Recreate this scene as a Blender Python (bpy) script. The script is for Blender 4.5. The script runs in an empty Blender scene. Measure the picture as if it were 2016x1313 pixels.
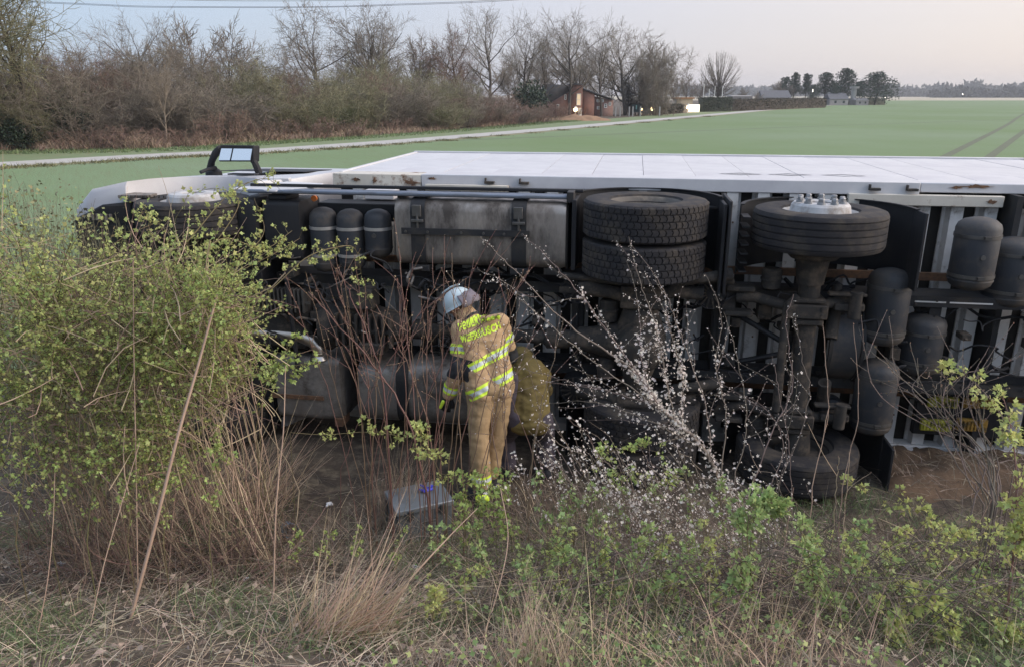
import bpy, bmesh, math, random
import numpy as np
from mathutils import Vector, Matrix, noise
from mathutils.bvhtree import BVHTree

sc = bpy.context.scene
col = sc.collection
# ------------------------------------------------------------------ camera
EYE = 3.32                                     # eye height above the ditch floor the lorry lies on
FPX, CXP, CYP = 1500.0, 1008.0, 656.5
PITCH = math.atan((CYP - 187) / FPX)
cam = bpy.data.cameras.new('camera'); camo = bpy.data.objects.new('camera', cam); col.objects.link(camo)
camo.location = (0, 0, EYE); camo.rotation_euler = (math.pi / 2 - PITCH, 0, 0)
cam.sensor_fit = 'HORIZONTAL'; cam.sensor_width = 36; cam.lens = FPX / 2016 * 36
cam.clip_start = 0.05; cam.clip_end = 9000
sc.camera = camo
# ------------------------------------------------------------------ sky and sun (dusk, sun low to the right)
SUN_AZ = math.radians(98); SUN_EL = math.radians(30)
SD = Vector((math.sin(SUN_AZ) * math.cos(SUN_EL), math.cos(SUN_AZ) * math.cos(SUN_EL), math.sin(SUN_EL)))
w = bpy.data.worlds.new('World'); sc.world = w; w.use_nodes = True
nt = w.node_tree; nt.nodes.clear()
N = nt.nodes.new; LK = nt.links.new
out = N('ShaderNodeOutputWorld'); add = N('ShaderNodeAddShader')
sky = N('ShaderNodeTexSky'); sky.sky_type = 'NISHITA'; sky.sun_disc = False
sky.sun_elevation = SUN_EL; sky.sun_rotation = SUN_AZ; sky.dust_density = 2.0; sky.ozone_density = 2.0
b1 = N('ShaderNodeBackground'); b1.inputs[1].default_value = 0.03; LK(sky.outputs[0], b1.inputs[0])
tc = N('ShaderNodeTexCoord'); dp = N('ShaderNodeVectorMath'); dp.operation = 'DOT_PRODUCT'
dp.inputs[1].default_value = (.88, .47, 0.0); LK(tc.outputs['Generated'], dp.inputs[0])
mr = N('ShaderNodeMapRange'); mr.inputs[1].default_value = -1; mr.inputs[2].default_value = 1; LK(dp.outputs['Value'], mr.inputs[0])
rp = N('ShaderNodeValToRGB'); LK(mr.outputs[0], rp.inputs[0])
SKYC = [(0.0, (.27, .32, .40)), (.44, (.245, .315, .425)), (.60, (.305, .345, .425)), (.76, (.385, .375, .420)), (.90, (.475, .42, .41)), (.97, (.535, .44, .39)), (1.0, (.56, .45, .38))]
e = rp.color_ramp.elements
e[0].position, e[0].color = SKYC[0][0], (*SKYC[0][1], 1); e[1].position, e[1].color = SKYC[-1][0], (*SKYC[-1][1], 1)
for p_, c_ in SKYC[1:-1]:
    x_ = e.new(p_); x_.color = (*c_, 1)
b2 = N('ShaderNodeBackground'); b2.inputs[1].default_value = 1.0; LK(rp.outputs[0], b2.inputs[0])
sx = N('ShaderNodeSeparateXYZ'); LK(tc.outputs['Generated'], sx.inputs[0])     # veil brightened towards the unseen zenith, added for more light on the scene
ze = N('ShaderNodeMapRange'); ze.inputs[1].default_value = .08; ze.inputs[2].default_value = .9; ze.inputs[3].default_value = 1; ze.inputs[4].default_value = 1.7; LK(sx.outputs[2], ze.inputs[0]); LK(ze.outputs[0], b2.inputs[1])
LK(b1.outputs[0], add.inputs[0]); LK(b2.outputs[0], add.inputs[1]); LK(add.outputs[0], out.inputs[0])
sl = bpy.data.lights.new('sun', 'SUN'); sl.energy = 2.2; sl.angle = math.radians(60); sl.color = (1.0, .90, .80)
so = bpy.data.objects.new('sun', sl); col.objects.link(so)
so.rotation_euler = SD.to_track_quat('Z', 'Y').to_euler(); so.location = (30, 20, 60)
sc.view_settings.view_transform = 'Standard'; sc.view_settings.look = 'None'
sc.view_settings.exposure = 0.62; sc.view_settings.gamma = 1; sc.view_settings.use_curve_mapping = False
sc.cycles.max_bounces = 5; sc.cycles.diffuse_bounces = 3; sc.cycles.glossy_bounces = 2; sc.cycles.transparent_max_bounces = 6

# ------------------------------------------------------------------ helpers
cP, sP = math.cos(PITCH), math.sin(PITCH)
def ray(px, py):
    a = (px - CXP) / FPX; b = (CYP - py) / FPX
    return np.array((a, cP + b * sP, -sP + b * cP))
def W(px, py, Y):                                # measured point of the photo at the real distance Y
    r = ray(px, py); t = Y / r[1]
    return np.array((r[0] * t, Y, EYE + r[2] * t))
def G(px, py, z=0.0):
    r = ray(px, py); t = (z - EYE) / r[2]
    return (r[0] * t, r[1] * t)
YAW = math.radians(9); ORG = (2.36, 5.77)
cY, sY = math.cos(YAW), math.sin(YAW)
def T(px, py, D):                                # length, height along the lorry at depth D behind its wheel plane
    r = ray(px, py)
    t = (D + ORG[0] * sY + ORG[1] * cY) / (r[0] * sY + r[1] * cY)
    x, y, z = r[0] * t, r[1] * t, EYE + r[2] * t
    return ((x - ORG[0]) * cY - (y - ORG[1]) * sY, z)

def smooth(m, ang=35):
    m.polygons.foreach_set('use_smooth', [True] * len(m.polygons))
    if ang: m.set_sharp_from_angle(angle=math.radians(ang))
def props(o, label=None, cat=None, group=None, kind=None):
    if label: o['label'] = label
    if cat: o['category'] = cat
    if group: o['group'] = group
    if kind: o['kind'] = kind
    return o
def empty(name, loc=(0, 0, 0), rz=0, parent=None):
    o = bpy.data.objects.new(name, None); col.objects.link(o); o.location = loc; o.rotation_euler = (0, 0, rz)
    o.empty_display_size = .2
    if parent: o.parent = parent
    return o
def link(name, me, mt=None, parent=None):
    o = bpy.data.objects.new(name, me); col.objects.link(o)
    if mt and not me.materials: me.materials.append(mt)
    if parent: o.parent = parent
    return o
def frame(ax):
    ax = ax.normalized(); u = ax.cross(Vector((0, 0, 1)))
    if u.length < .05: u = Vector((1, 0, 0))
    u.normalize(); return u, ax.cross(u).normalized()
class MB:
    def __init__(s): s.v = []; s.f = []
    def q(s, pts, faces):
        n = len(s.v); s.v += [tuple(p) for p in pts]; s.f += [tuple(n + i for i in f) for f in faces]; return s
    def box(s, a, b, M=None):
        x0, y0, z0 = a; x1, y1, z1 = b
        p = [(x0, y0, z0), (x1, y0, z0), (x1, y1, z0), (x0, y1, z0), (x0, y0, z1), (x1, y0, z1), (x1, y1, z1), (x0, y1, z1)]
        if M: p = [M @ Vector(q) for q in p]
        return s.q(p, [(0, 3, 2, 1), (4, 5, 6, 7), (0, 1, 5, 4), (1, 2, 6, 5), (2, 3, 7, 6), (3, 0, 4, 7)])
    def lathe(s, c, ax, prof, n=32, closed=False, ph=0):
        c = Vector(c); ax = Vector(ax).normalized(); u, v = frame(ax); P = []
        for r, h in prof:
            for i in range(n):
                a = 2 * math.pi * i / n + ph; P.append(c + ax * h + (u * math.cos(a) + v * math.sin(a)) * r)
        F = []; k = len(prof)
        for j in range(k if closed else k - 1):
            for i in range(n):
                a = j * n + i; b = j * n + (i + 1) % n; jj = (j + 1) % k
                F.append((a, b, jj * n + (i + 1) % n, jj * n + i))
        if not closed:
            if prof[0][0] > 1e-4: F.append(tuple(range(n))[::-1])
            if prof[-1][0] > 1e-4: F.append(tuple((k - 1) * n + i for i in range(n)))
        return s.q(P, F)
    def cyl(s, p0, p1, r0, r1=None, n=16, bev=0):
        p0, p1 = Vector(p0), Vector(p1); h = (p1 - p0).length; r1 = r0 if r1 is None else r1
        if bev: pr = [(r0 - bev, 0), (r0, bev), (r1, h - bev), (r1 - bev, h)]
        else: pr = [(r0, 0), (r1, h)]
        return s.lathe(p0, p1 - p0, pr, n)
    def tube(s, pts, r, n=10):
        pts = [Vector(p) for p in pts]; k = len(pts); P = []; F = []
        R = r if isinstance(r, (list, tuple)) else [r] * k
        pu = None
        for i, p in enumerate(pts):
            t = (pts[min(i + 1, k - 1)] - pts[max(i - 1, 0)]).normalized()
            if pu is None: pu, _ = frame(t)
            u = (pu - t * pu.dot(t)).normalized(); v = t.cross(u); pu = u
            for j in range(n):
                a = 2 * math.pi * j / n; P.append(p + (u * math.cos(a) + v * math.sin(a)) * R[i])
        for i in range(k - 1):
            for j in range(n):
                F.append((i * n + j, i * n + (j + 1) % n, (i + 1) * n + (j + 1) % n, (i + 1) * n + j))
        F.append(tuple(range(n))[::-1]); F.append(tuple((k - 1) * n + j for j in range(n)))
        return s.q(P, F)
    def prism(s, poly, f0, f1):                  # poly 2-D, f0/f1 turn a 2-D point into the two end points
        n = len(poly); P = [f0(*p) for p in poly] + [f1(*p) for p in poly]
        F = [tuple(range(n))[::-1], tuple(range(n, 2 * n))] + [(i, (i + 1) % n, n + (i + 1) % n, n + i) for i in range(n)]
        return s.q(P, F)
    def mesh(s, name, ang=35):
        m = bpy.data.meshes.new(name); m.from_pydata(s.v, [], s.f); m.update()
        bm = bmesh.new(); bm.from_mesh(m); bmesh.ops.recalc_face_normals(bm, faces=bm.faces); bm.to_mesh(m); bm.free()
        smooth(m, ang); return m
    def build(s, name, mt, parent=None, ang=35, bevel=0):
        o = link(name, s.mesh(name, ang), mt, parent)
        if bevel:
            b = o.modifiers.new('bevel', 'BEVEL'); b.width = bevel; b.segments = 2; b.limit_method = 'ANGLE'; b.angle_limit = math.radians(40)
        return o
def copy_to(o, parent=None, **kw):
    c = o.copy(); col.objects.link(c)
    if parent: c.parent = parent
    for k, v in kw.items(): setattr(c, k, v)
    return c
def copy_tree(o, parent=None):
    c = o.copy(); col.objects.link(c)
    if parent: c.parent = parent
    for ch in list(o.children):
        d = ch.copy(); col.objects.link(d); d.parent = c
        for g in list(ch.children):
            h = g.copy(); col.objects.link(h); h.parent = d
    return c
def np_mesh(name, V, F, mt=None, sm=False):
    V = np.asarray(V, dtype=np.float32); F = np.asarray(F, dtype=np.int32); k = F.shape[1]
    m = bpy.data.meshes.new(name)
    m.vertices.add(len(V)); m.vertices.foreach_set('co', V.ravel())
    m.loops.add(F.size); m.loops.foreach_set('vertex_index', F.ravel())
    m.polygons.add(len(F)); m.polygons.foreach_set('loop_start', np.arange(0, F.size, k, dtype=np.int32))
    if sm: m.polygons.foreach_set('use_smooth', np.ones(len(F), dtype=bool))
    m.update(calc_edges=True); m.validate()
    if mt: m.materials.append(mt)
    return m
# ------------------------------------------------------------------ procedural materials
def mat(name, c1, c2=None, scale=6, rough=.6, metal=0, bump=0, bscale=60, spec=.5, dirt=None, dscale=2, dlo=.5, dhi=.62, island=0, sheen=0, trans=0, emit=None, est=0, stretch=None, world=False):
    m = bpy.data.materials.new(name); m.use_nodes = True; nt = m.node_tree; B = nt.nodes['Principled BSDF']
    N = nt.nodes.new; LK = nt.links.new
    B.inputs['Roughness'].default_value = rough; B.inputs['Metallic'].default_value = metal; B.inputs['Specular IOR Level'].default_value = spec
    c2 = c2 or tuple(x * .75 for x in c1)
    if world: g = N('ShaderNodeNewGeometry'); src = g.outputs['Position']
    else: t = N('ShaderNodeTexCoord'); src = t.outputs['Object']
    if stretch:
        mp = N('ShaderNodeMapping'); mp.inputs['Scale'].default_value = stretch; LK(src, mp.inputs[0]); src = mp.outputs[0]
    n1 = N('ShaderNodeTexNoise'); n1.inputs['Scale'].default_value = scale; n1.inputs['Detail'].default_value = 7; n1.inputs['Roughness'].default_value = .62; LK(src, n1.inputs[0])
    mr = N('ShaderNodeMapRange'); mr.inputs[1].default_value = .3; mr.inputs[2].default_value = .7; LK(n1.outputs[0], mr.inputs[0])
    mx = N('ShaderNodeMix'); mx.data_type = 'RGBA'; mx.inputs[6].default_value = (*c1, 1); mx.inputs[7].default_value = (*c2, 1); LK(mr.outputs[0], mx.inputs[0])
    outc = mx.outputs[2]
    if island:
        g2 = N('ShaderNodeNewGeometry'); h = N('ShaderNodeHueSaturation'); LK(outc, h.inputs['Color'])
        a = N('ShaderNodeMapRange'); a.inputs[3].default_value = 1 - island; a.inputs[4].default_value = 1 + island; LK(g2.outputs['Random Per Island'], a.inputs[0]); LK(a.outputs[0], h.inputs['Value'])
        ml = N('ShaderNodeMath'); ml.operation = 'MULTIPLY'; ml.inputs[1].default_value = 7.31; LK(g2.outputs['Random Per Island'], ml.inputs[0])
        fr = N('ShaderNodeMath'); fr.operation = 'FRACT'; LK(ml.outputs[0], fr.inputs[0])
        a2 = N('ShaderNodeMapRange'); a2.inputs[3].default_value = .5 - .035; a2.inputs[4].default_value = .5 + .03; LK(fr.outputs[0], a2.inputs[0]); LK(a2.outputs[0], h.inputs['Hue'])
        outc = h.outputs[0]
    if dirt:
        n2 = N('ShaderNodeTexNoise'); n2.inputs['Scale'].default_value = dscale; n2.inputs['Detail'].default_value = 9; n2.inputs['Roughness'].default_value = .7; LK(src, n2.inputs[0])
        m2 = N('ShaderNodeMapRange'); m2.inputs[1].default_value = dlo; m2.inputs[2].default_value = dhi; LK(n2.outputs[0], m2.inputs[0])
        x2 = N('ShaderNodeMix'); x2.data_type = 'RGBA'; LK(m2.outputs[0], x2.inputs[0]); LK(outc, x2.inputs[6]); x2.inputs[7].default_value = (*dirt, 1); outc = x2.outputs[2]
        r2 = N('ShaderNodeMapRange'); r2.inputs[3].default_value = rough; r2.inputs[4].default_value = min(1, rough + .3); LK(m2.outputs[0], r2.inputs[0]); LK(r2.outputs[0], B.inputs['Roughness'])
        if metal:
            r3 = N('ShaderNodeMapRange'); r3.inputs[3].default_value = metal; r3.inputs[4].default_value = .1; LK(m2.outputs[0], r3.inputs[0]); LK(r3.outputs[0], B.inputs['Metallic'])
    LK(outc, B.inputs['Base Color'])
    if bump:
        n3 = N('ShaderNodeTexNoise'); n3.inputs['Scale'].default_value = bscale; n3.inputs['Detail'].default_value = 5; LK(src, n3.inputs[0])
        bp = N('ShaderNodeBump'); bp.inputs['Strength'].default_value = bump; bp.inputs['Distance'].default_value = .01; LK(n3.outputs[0], bp.inputs['Height']); LK(bp.outputs[0], B.inputs['Normal'])
    if trans:
        tr = N('ShaderNodeBsdfTranslucent'); LK(outc, tr.inputs[0]); ms = N('ShaderNodeMixShader'); ms.inputs[0].default_value = trans
        o = nt.nodes['Material Output']; LK(B.outputs[0], ms.inputs[1]); LK(tr.outputs[0], ms.inputs[2]); LK(ms.outputs[0], o.inputs[0])
    if emit:
        B.inputs['Emission Color'].default_value = (*emit, 1); B.inputs['Emission Strength'].default_value = est
    return m
rust = (.16, .07, .03); mud = (.10, .075, .05)
M = dict(
 white=mat('white_paint', (.60, .585, .59), (.50, .49, .50), 3, .42, dirt=(.47, .45, .47), dscale=1.1, dlo=.47, dhi=.72, bump=.05, bscale=8),
 cream=mat('cream_paint', (.62, .57, .49), (.52, .47, .40), 5, .5, dirt=(.17, .085, .045), dscale=3.2, dlo=.56, dhi=.64),
 beam=mat('white_crossmember', (.68, .66, .65), (.54, .52, .49), 6, .55, dirt=(.15, .11, .08), dscale=7, dlo=.55, dhi=.75),
 seam=mat('seam_sealant', (.45, .45, .50), (.36, .36, .40), 8, .6),
 mark=mat('grey_marking', (.12, .12, .14), (.2, .2, .22), 20, .6),
 rust=mat('rust', (.20, .10, .05), (.08, .05, .035), 22, .9, bump=.3),
 floor=mat('box_floor', (.016, .014, .013), (.03, .026, .022), 8, .8),
 black=mat('black_plastic', (.011, .012, .015), (.020, .019, .021), 5, .6, spec=.35, dirt=(.040, .034, .03), dscale=3, dlo=.55, dhi=.8, bump=.1, bscale=30),
 chassis=mat('chassis_paint', (.018, .019, .023), (.030, .028, .027), 5, .65, spec=.35, dirt=(.062, .053, .044), dscale=5, dlo=.5, dhi=.72, bump=.15, bscale=45),
 cast=mat('dusty_cast_iron', (.046, .042, .038), (.024, .022, .022), 7, .85, spec=.3, dirt=(.12, .095, .074), dscale=7, dlo=.47, dhi=.66, bump=.4, bscale=40),
 tank=mat('air_tank_paint', (.026, .030, .038), (.040, .040, .043), 4, .55, spec=.4, dirt=(.10, .082, .066), dscale=3.5, dlo=.46, dhi=.68, bump=.12, bscale=40),
 strap=mat('tank_strap', (.12, .115, .11), (.07, .065, .06), 9, .45, .4),
 bstrap=mat('bright_strap', (.55, .53, .52), (.4, .38, .36), 9, .35, .6),
 alu=mat('dusty_aluminium', (.44, .39, .35), (.22, .19, .165), 2.2, .38, .7, dirt=(.065, .053, .045), dscale=1.8, dlo=.40, dhi=.56, bump=.08, bscale=25, stretch=(1, 1, .35)),
 steel=mat('muffler_steel', (.38, .36, .34), (.2, .18, .165), 4, .42, .6, dirt=(.075, .062, .052), dscale=3, dlo=.44, dhi=.62, bump=.1, bscale=30),
 pipe=mat('exhaust_pipe', (.62, .56, .50), (.42, .35, .29), 6, .28, .9, dirt=(.16, .12, .09), dscale=6, dlo=.62, dhi=.8),
 guard=mat('side_guard_aluminium', (.22, .25, .31), (.14, .16, .20), 6, .4, .5, dirt=(.07, .065, .06), dscale=5, dlo=.5, dhi=.7, stretch=(.4, 2, 2)),
 rubber=mat('tyre_rubber', (.021, .020, .023), (.032, .029, .030), 9, .85, spec=.35, dirt=(.075, .062, .05), dscale=4.5, dlo=.48, dhi=.66, bump=.3, bscale=70),
 rim=mat('painted_rim', (.50, .49, .49), (.38, .37, .36), 6, .55, dirt=(.20, .155, .12), dscale=5, dlo=.48, dhi=.68),
 rimd=mat('dirty_rim', (.12, .105, .09), (.07, .06, .052), 6, .75, dirt=(.24, .2, .16), dscale=3, dlo=.55, dhi=.7),
 nut=mat('wheel_nut_steel', (.30, .30, .31), (.2, .2, .2), 30, .5, .5),
 glass=mat('mirror_glass', (.82, .84, .85), (.8, .82, .83), 2, .03, 1.0),
 lens=mat('lamp_lens', (.5, .5, .5), (.35, .35, .36), 20, .15),
 orange=mat('orange_lens', (.75, .22, .04), (.6, .15, .03), 9, .3),
 yplas=mat('yellow_plastic', (.50, .47, .05), (.32, .30, .04), 14, .6, dirt=(.06, .05, .03), dscale=9, dlo=.48, dhi=.62),
 oplas=mat('amber_plastic', (.42, .24, .04), (.26, .15, .03), 14, .6, dirt=(.06, .05, .03), dscale=9, dlo=.48, dhi=.62),
)
# ------------------------------------------------------------------ ground
RNG = np.random.default_rng(11)
def gh(x, y):
    t = min(max((5.25 - y) / 4.2, 0), 1.15)
    h = 1.75 * t ** 1.15
    h += .10 * noise.noise(Vector((x * .7, y * .7, 3))) * min(1, max(0, (9 - y) / 3)) + .035 * noise.noise(Vector((x * 3, y * 3, 7))) * min(1, max(0, (9 - y) / 3))
    if 5 < y < 8: h += .05 * noise.noise(Vector((x * 1.6, y * 1.6, 9)))
    return h
def axis(near, a, b, far):
    v = list(np.arange(a, b + 1e-6, near)); s = near; x = b
    while x < far[1]: s *= 1.35; x += s; v.append(x)
    s = near; x = a; lo = []
    while x > far[0]: s *= 1.35; x -= s; lo.append(x)
    return np.array(lo[::-1] + v)
xs = axis(.10, -9, 9, (-5000, 5000)); ys = axis(.10, -1, 9, (-300, 7000))
gv = np.array([(x, y, gh(x, y)) for y in ys for x in xs]); nx, ny = len(xs), len(ys)
gf = [(j * nx + i, j * nx + i + 1, (j + 1) * nx + i + 1, (j + 1) * nx + i) for j in range(ny - 1) for i in range(nx - 1)]
soil = mat('soil_and_litter', (.085, .060, .042), (.045, .034, .026), 2.2, .95, bump=.8, bscale=35, dirt=(.16, .125, .085), dscale=7, dlo=.48, dhi=.66, world=True)
props(link('ground', np_mesh('ground', gv, gf, soil, True)), 'dark soil and straw litter of the roadside bank and ditch', kind='structure')
def sheet(name, pts, z, mt, label=None, n=None):
    m = bpy.data.meshes.new(name); m.from_pydata([(x, y, z) for x, y in pts], [], [tuple(range(len(pts)))]); m.update()
    return props(link(name, m, mt), label, kind='structure')
def spline(P, n=12):
    P = [np.array(p, float) for p in P]; P = [2 * P[0] - P[1]] + P + [2 * P[-1] - P[-2]]; o = []
    for i in range(1, len(P) - 2):
        a, b, c, d = P[i - 1:i + 3]
        for k in range(n):
            t = k / n; o.append(.5 * ((2 * b) + (c - a) * t + (2 * a - 5 * b + 4 * c - d) * t * t + (3 * b - a - 3 * c + d) * t ** 3))
    o.append(P[-2]); return np.array(o)
def strip(name, P, wid, z, mt, label, n=10):
    c = spline(P, n); t = np.gradient(c, axis=0); t /= np.linalg.norm(t, axis=1)[:, None]; nn = np.stack([-t[:, 1], t[:, 0]], 1)
    l = c + nn * wid / 2; r = c - nn * wid / 2
    V = [(*p, z) for p in l] + [(*p, z) for p in r]; k = len(c)
    return props(link(name, np_mesh(name, V, [(i, i + 1, k + i + 1, k + i)[::-1] for i in range(k - 1)], mt)), label, kind='structure')
PATH = [(-60, 14), (-33, 31), (-25.4, 38.6), (-20.4, 44.2), (-13.5, 51), (-.4, 71.9), (34, 135.7), (89, 237), (150, 330)]
pc = spline(PATH, 8); tt = np.gradient(pc, axis=0); tt /= np.linalg.norm(tt, axis=1)[:, None]; pr_ = pc + np.stack([tt[:, 1], -tt[:, 0]], 1) * 2.3; pl_ = pc + np.stack([-tt[:, 1], tt[:, 0]], 1) * 2.0
# winter wheat field with drill rows
crop = bpy.data.materials.new('winter_wheat'); crop.use_nodes = True
def crop_nodes(m, g1, g2, bare):
    nt = m.node_tree; B = nt.nodes['Principled BSDF']; N = nt.nodes.new; LK = nt.links.new
    B.inputs['Roughness'].default_value = .9; B.inputs['Specular IOR Level'].default_value = .15
    g = N('ShaderNodeNewGeometry'); mp = N('ShaderNodeMapping'); mp.inputs['Rotation'].default_value = (0, 0, math.radians(-29)); LK(g.outputs['Position'], mp.inputs[0])
    a = N('ShaderNodeTexNoise'); a.inputs['Scale'].default_value = .035; a.inputs['Detail'].default_value = 9; a.inputs['Roughness'].default_value = .65; LK(mp.outputs[0], a.inputs[0])
    s = N('ShaderNodeMapping'); s.inputs['Scale'].default_value = (7, .25, 1); LK(mp.outputs[0], s.inputs[0])
    b = N('ShaderNodeTexNoise'); b.inputs['Scale'].default_value = 1.0; b.inputs['Detail'].default_value = 6; b.inputs['Roughness'].default_value = .75; LK(s.outputs[0], b.inputs[0])
    c = N('ShaderNodeTexNoise'); c.inputs['Scale'].default_value = 14; c.inputs['Detail'].default_value = 4; LK(g.outputs['Position'], c.inputs[0])
    m1 = N('ShaderNodeMapRange'); m1.inputs[1].default_value = .35; m1.inputs[2].default_value = .65; LK(a.outputs[0], m1.inputs[0])
    x1 = N('ShaderNodeMix'); x1.data_type = 'RGBA'; x1.inputs[6].default_value = (*g1, 1); x1.inputs[7].default_value = (*g2, 1); LK(m1.outputs[0], x1.inputs[0])
    ad = N('ShaderNodeMath'); ad.operation = 'ADD'; LK(b.outputs[0], ad.inputs[0]); LK(c.outputs[0], ad.inputs[1])
    m2 = N('ShaderNodeMapRange'); m2.inputs[1].default_value = .97; m2.inputs[2].default_value = 1.32; m2.inputs[4].default_value = .95; LK(ad.outputs[0], m2.inputs[0])
    x2 = N('ShaderNodeMix'); x2.data_type = 'RGBA'; LK(x1.outputs[2], x2.inputs[6]); x2.inputs[7].default_value = (*bare, 1); LK(m2.outputs[0], x2.inputs[0])
    LK(x2.outputs[2], B.inputs['Base Color'])
    bp = N('ShaderNodeBump'); bp.inputs['Strength'].default_value = .6; bp.inputs['Distance'].default_value = .06; LK(c.outputs[0], bp.inputs['Height']); LK(bp.outputs[0], B.inputs['Normal'])
crop_nodes(crop, (.155, .225, .100), (.200, .262, .160), (.165, .165, .090))
verge = mat('verge_grass', (.13, .19, .08), (.18, .21, .11), .8, .95, bump=.5, bscale=12, dirt=(.20, .16, .10), dscale=1.1, dlo=.52, dhi=.7, world=True)
pathm = mat('pale_gravel_path', (.46, .44, .41), (.36, .34, .31), 1.5, .9, bump=.3, bscale=20, world=True)
tram = mat('wheel_track_soil', (.105, .105, .068), (.12, .145, .085), 1.5, .95, world=True)
straw = mat('far_stubble', (.44, .36, .28), (.36, .33, .22), .02, .95, world=True)
near = [(-60, 9.4), (-20, 9.2), (0, 9.0), (30, 9.0), (300, 9.0), (700, 300), (700, 470), (150, 470)]
sheet('field', [(float(x), float(y)) for x, y in pr_[::-1]][::1][:] + near[:1] + near[1:], .012, crop, 'green winter wheat field stretching to the horizon')
sheet('far_field', [(100, 471), (1500, 471), (2500, 1800), (-200, 1800)], .02, straw, 'pale stubble field beyond the green wheat')
strip('verge', [(x, y) for x, y in ((-62, 18), (-36.5, 35), (-28.5, 42.3), (-23, 48.5), (-16, 55), (-3, 75), (31, 139), (86, 241))], 7, .008, verge, 'grass strip between the path and the thicket')
strip('path', PATH, 3.0, .022, pathm, 'pale gravel farm track curving past the thicket')
strip('path_verge', [(float(x), float(y)) for x, y in (pc + np.stack([tt[:, 1], -tt[:, 0]], 1) * 2.1)[::4]], 1.1, .016, mat('worn_verge', (.17, .19, .09), (.24, .20, .12), 1.3, .95, world=True), 'worn grass edge along the farm track', 8)
for a, b in (((21.76, 40.07), (92.28, 142.85)), ((24.25, 40.07), (96.5, 144.2))):
    dx, dy = b[0] - a[0], b[1] - a[1]
    strip('wheel_track', [(a[0] - dx * .28, a[1] - dy * .28), a, (a[0] + dx * .5 + .4, a[1] + dy * .5), b, (a[0] + dx * 3, a[1] + dy * 3)], .5, .02, tram, 'brown tractor wheel track through the wheat')
strip('wheel_track', [(-6, 58), (30, 84), (90, 125), (180, 200)], .5, .018, tram, 'faint worn line crossing the middle of the wheat')
# ------------------------------------------------------------------ lorry lying on its side (length L, depth D, height V)
truck = empty('overturned_truck', (ORG[0], ORG[1], 0), -YAW)
props(truck, 'white truck with swap body lying on its side, dirty underside facing the road', 'truck')
def V3(l, d, v): return (l, d, v)
# wheels -------------------------------------------------
def tyre_rib(Ro=.525, hw=.155, n=80):
    b = MB(); pr = [(.29, -hw * .72), (.31, -hw * .98), (.40, -hw * 1.04), (.475, -hw * 1.02), (.508, -hw * .95)]
    g = [-.108, -.054, 0, .054, .108]
    pr += [(Ro - .008, -hw * .86)]
    for x in g: pr += [(Ro - .001, x - .0062), (Ro - .014, x - .0045), (Ro - .014, x + .0045), (Ro - .001, x + .0062)]
    pr += [(Ro - .008, hw * .86), (.508, hw * .95), (.475, hw * 1.02), (.40, hw * 1.04), (.31, hw * .98), (.29, hw * .72), (.27, hw * .6), (.27, -hw * .6)]
    b.lathe((0, 0, 0), (0, 0, 1), pr, n, True); 
    # wavy grooves
    out = []
    for x, y, z in b.v:
        r = math.hypot(x, y)
        if r > Ro - .02 and abs(z) < .12: z += .0035 * math.sin(math.atan2(y, x) * 40)
        out.append((x, y, z))
    b.v = out
    return b.mesh('rib_tyre', 28)
def tyre_block(Ro=.525, hw=.150, nb=58):
    b = MB(); rows = 5; zs = []; kind = []; wd = 2 * hw * .94 / rows
    side0 = [(.29, -hw * .72), (.31, -hw), (.40, -hw * 1.05), (.475, -hw * 1.03), (.505, -hw * .99)]
    nt_ = nb * 4; P = []; F = []; cols = []
    prof = [(r, z, -1) for r, z in side0]
    for k in range(rows):
        z0 = -hw * .94 + k * wd; gap = .0045
        prof += [(Ro - .014, z0 + (gap if k else 0), -1), (Ro, z0 + gap + (.004 if k == 0 else .001), k), (Ro, z0 + wd * .5, k), (Ro, z0 + wd - gap - (.004 if k == rows - 1 else .001), k), (Ro - .014, z0 + wd - (gap if k < rows - 1 else 0), -1)]
    prof += [(r, -z, -1) for r, z in side0[::-1]] + [(.27, hw * .6, -1), (.27, -hw * .6, -1)]
    for (r, z, k) in prof:
        for i in range(nt_):
            blk, q = divmod(i, 4); a = (blk + (.0, .04, .84, .96)[q]) / nb * 2 * math.pi; rr = r; zz = z
            if k >= 0:
                a += (.5 if k % 2 else 0) / nb * 2 * math.pi + .12 * ((z + hw) / wd % 1 - .5) * 2 * math.pi / nb * 3
                if q == 3 or q == 0: rr = Ro - (.012 if q == 3 else .012)
                zz += 0
            P.append((rr * math.cos(a), rr * math.sin(a), zz))
    k = len(prof)
    for j in range(k):
        for i in range(nt_):
            F.append((j * nt_ + i, j * nt_ + (i + 1) % nt_, ((j + 1) % k) * nt_ + (i + 1) % nt_, ((j + 1) % k) * nt_ + i))
    b.q(P, F); return b.mesh('block_tyre', 28)
ribm, blkm = tyre_rib(), tyre_block()
ribm.materials.append(M['rubber']); blkm.materials.append(M['rubber'])
nutb = MB().cyl((0, 0, 0), (0, 0, .018), .026, .024, 12); nutb.lathe((0, 0, .018), (0, 0, 1), [(.019, 0), (.019, .03), (.015, .036)], 6)
nutm = nutb.mesh('wheel_nut', 30); nutm.materials.append(M['nut'])
rimb = MB().lathe((0, 0, 0), (0, 0, 1), [(.285, -.115), (.30, -.13), (.305, -.13), (.292, -.105), (.27, -.06), (.262, 0), (.27, .06), (.292, .105), (.305, .13), (.30, .133), (.285, .118), (.262, .065), (.25, .05), (.25, -.06)], 56, True)
rimm = rimb.mesh('rim', 40)
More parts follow.
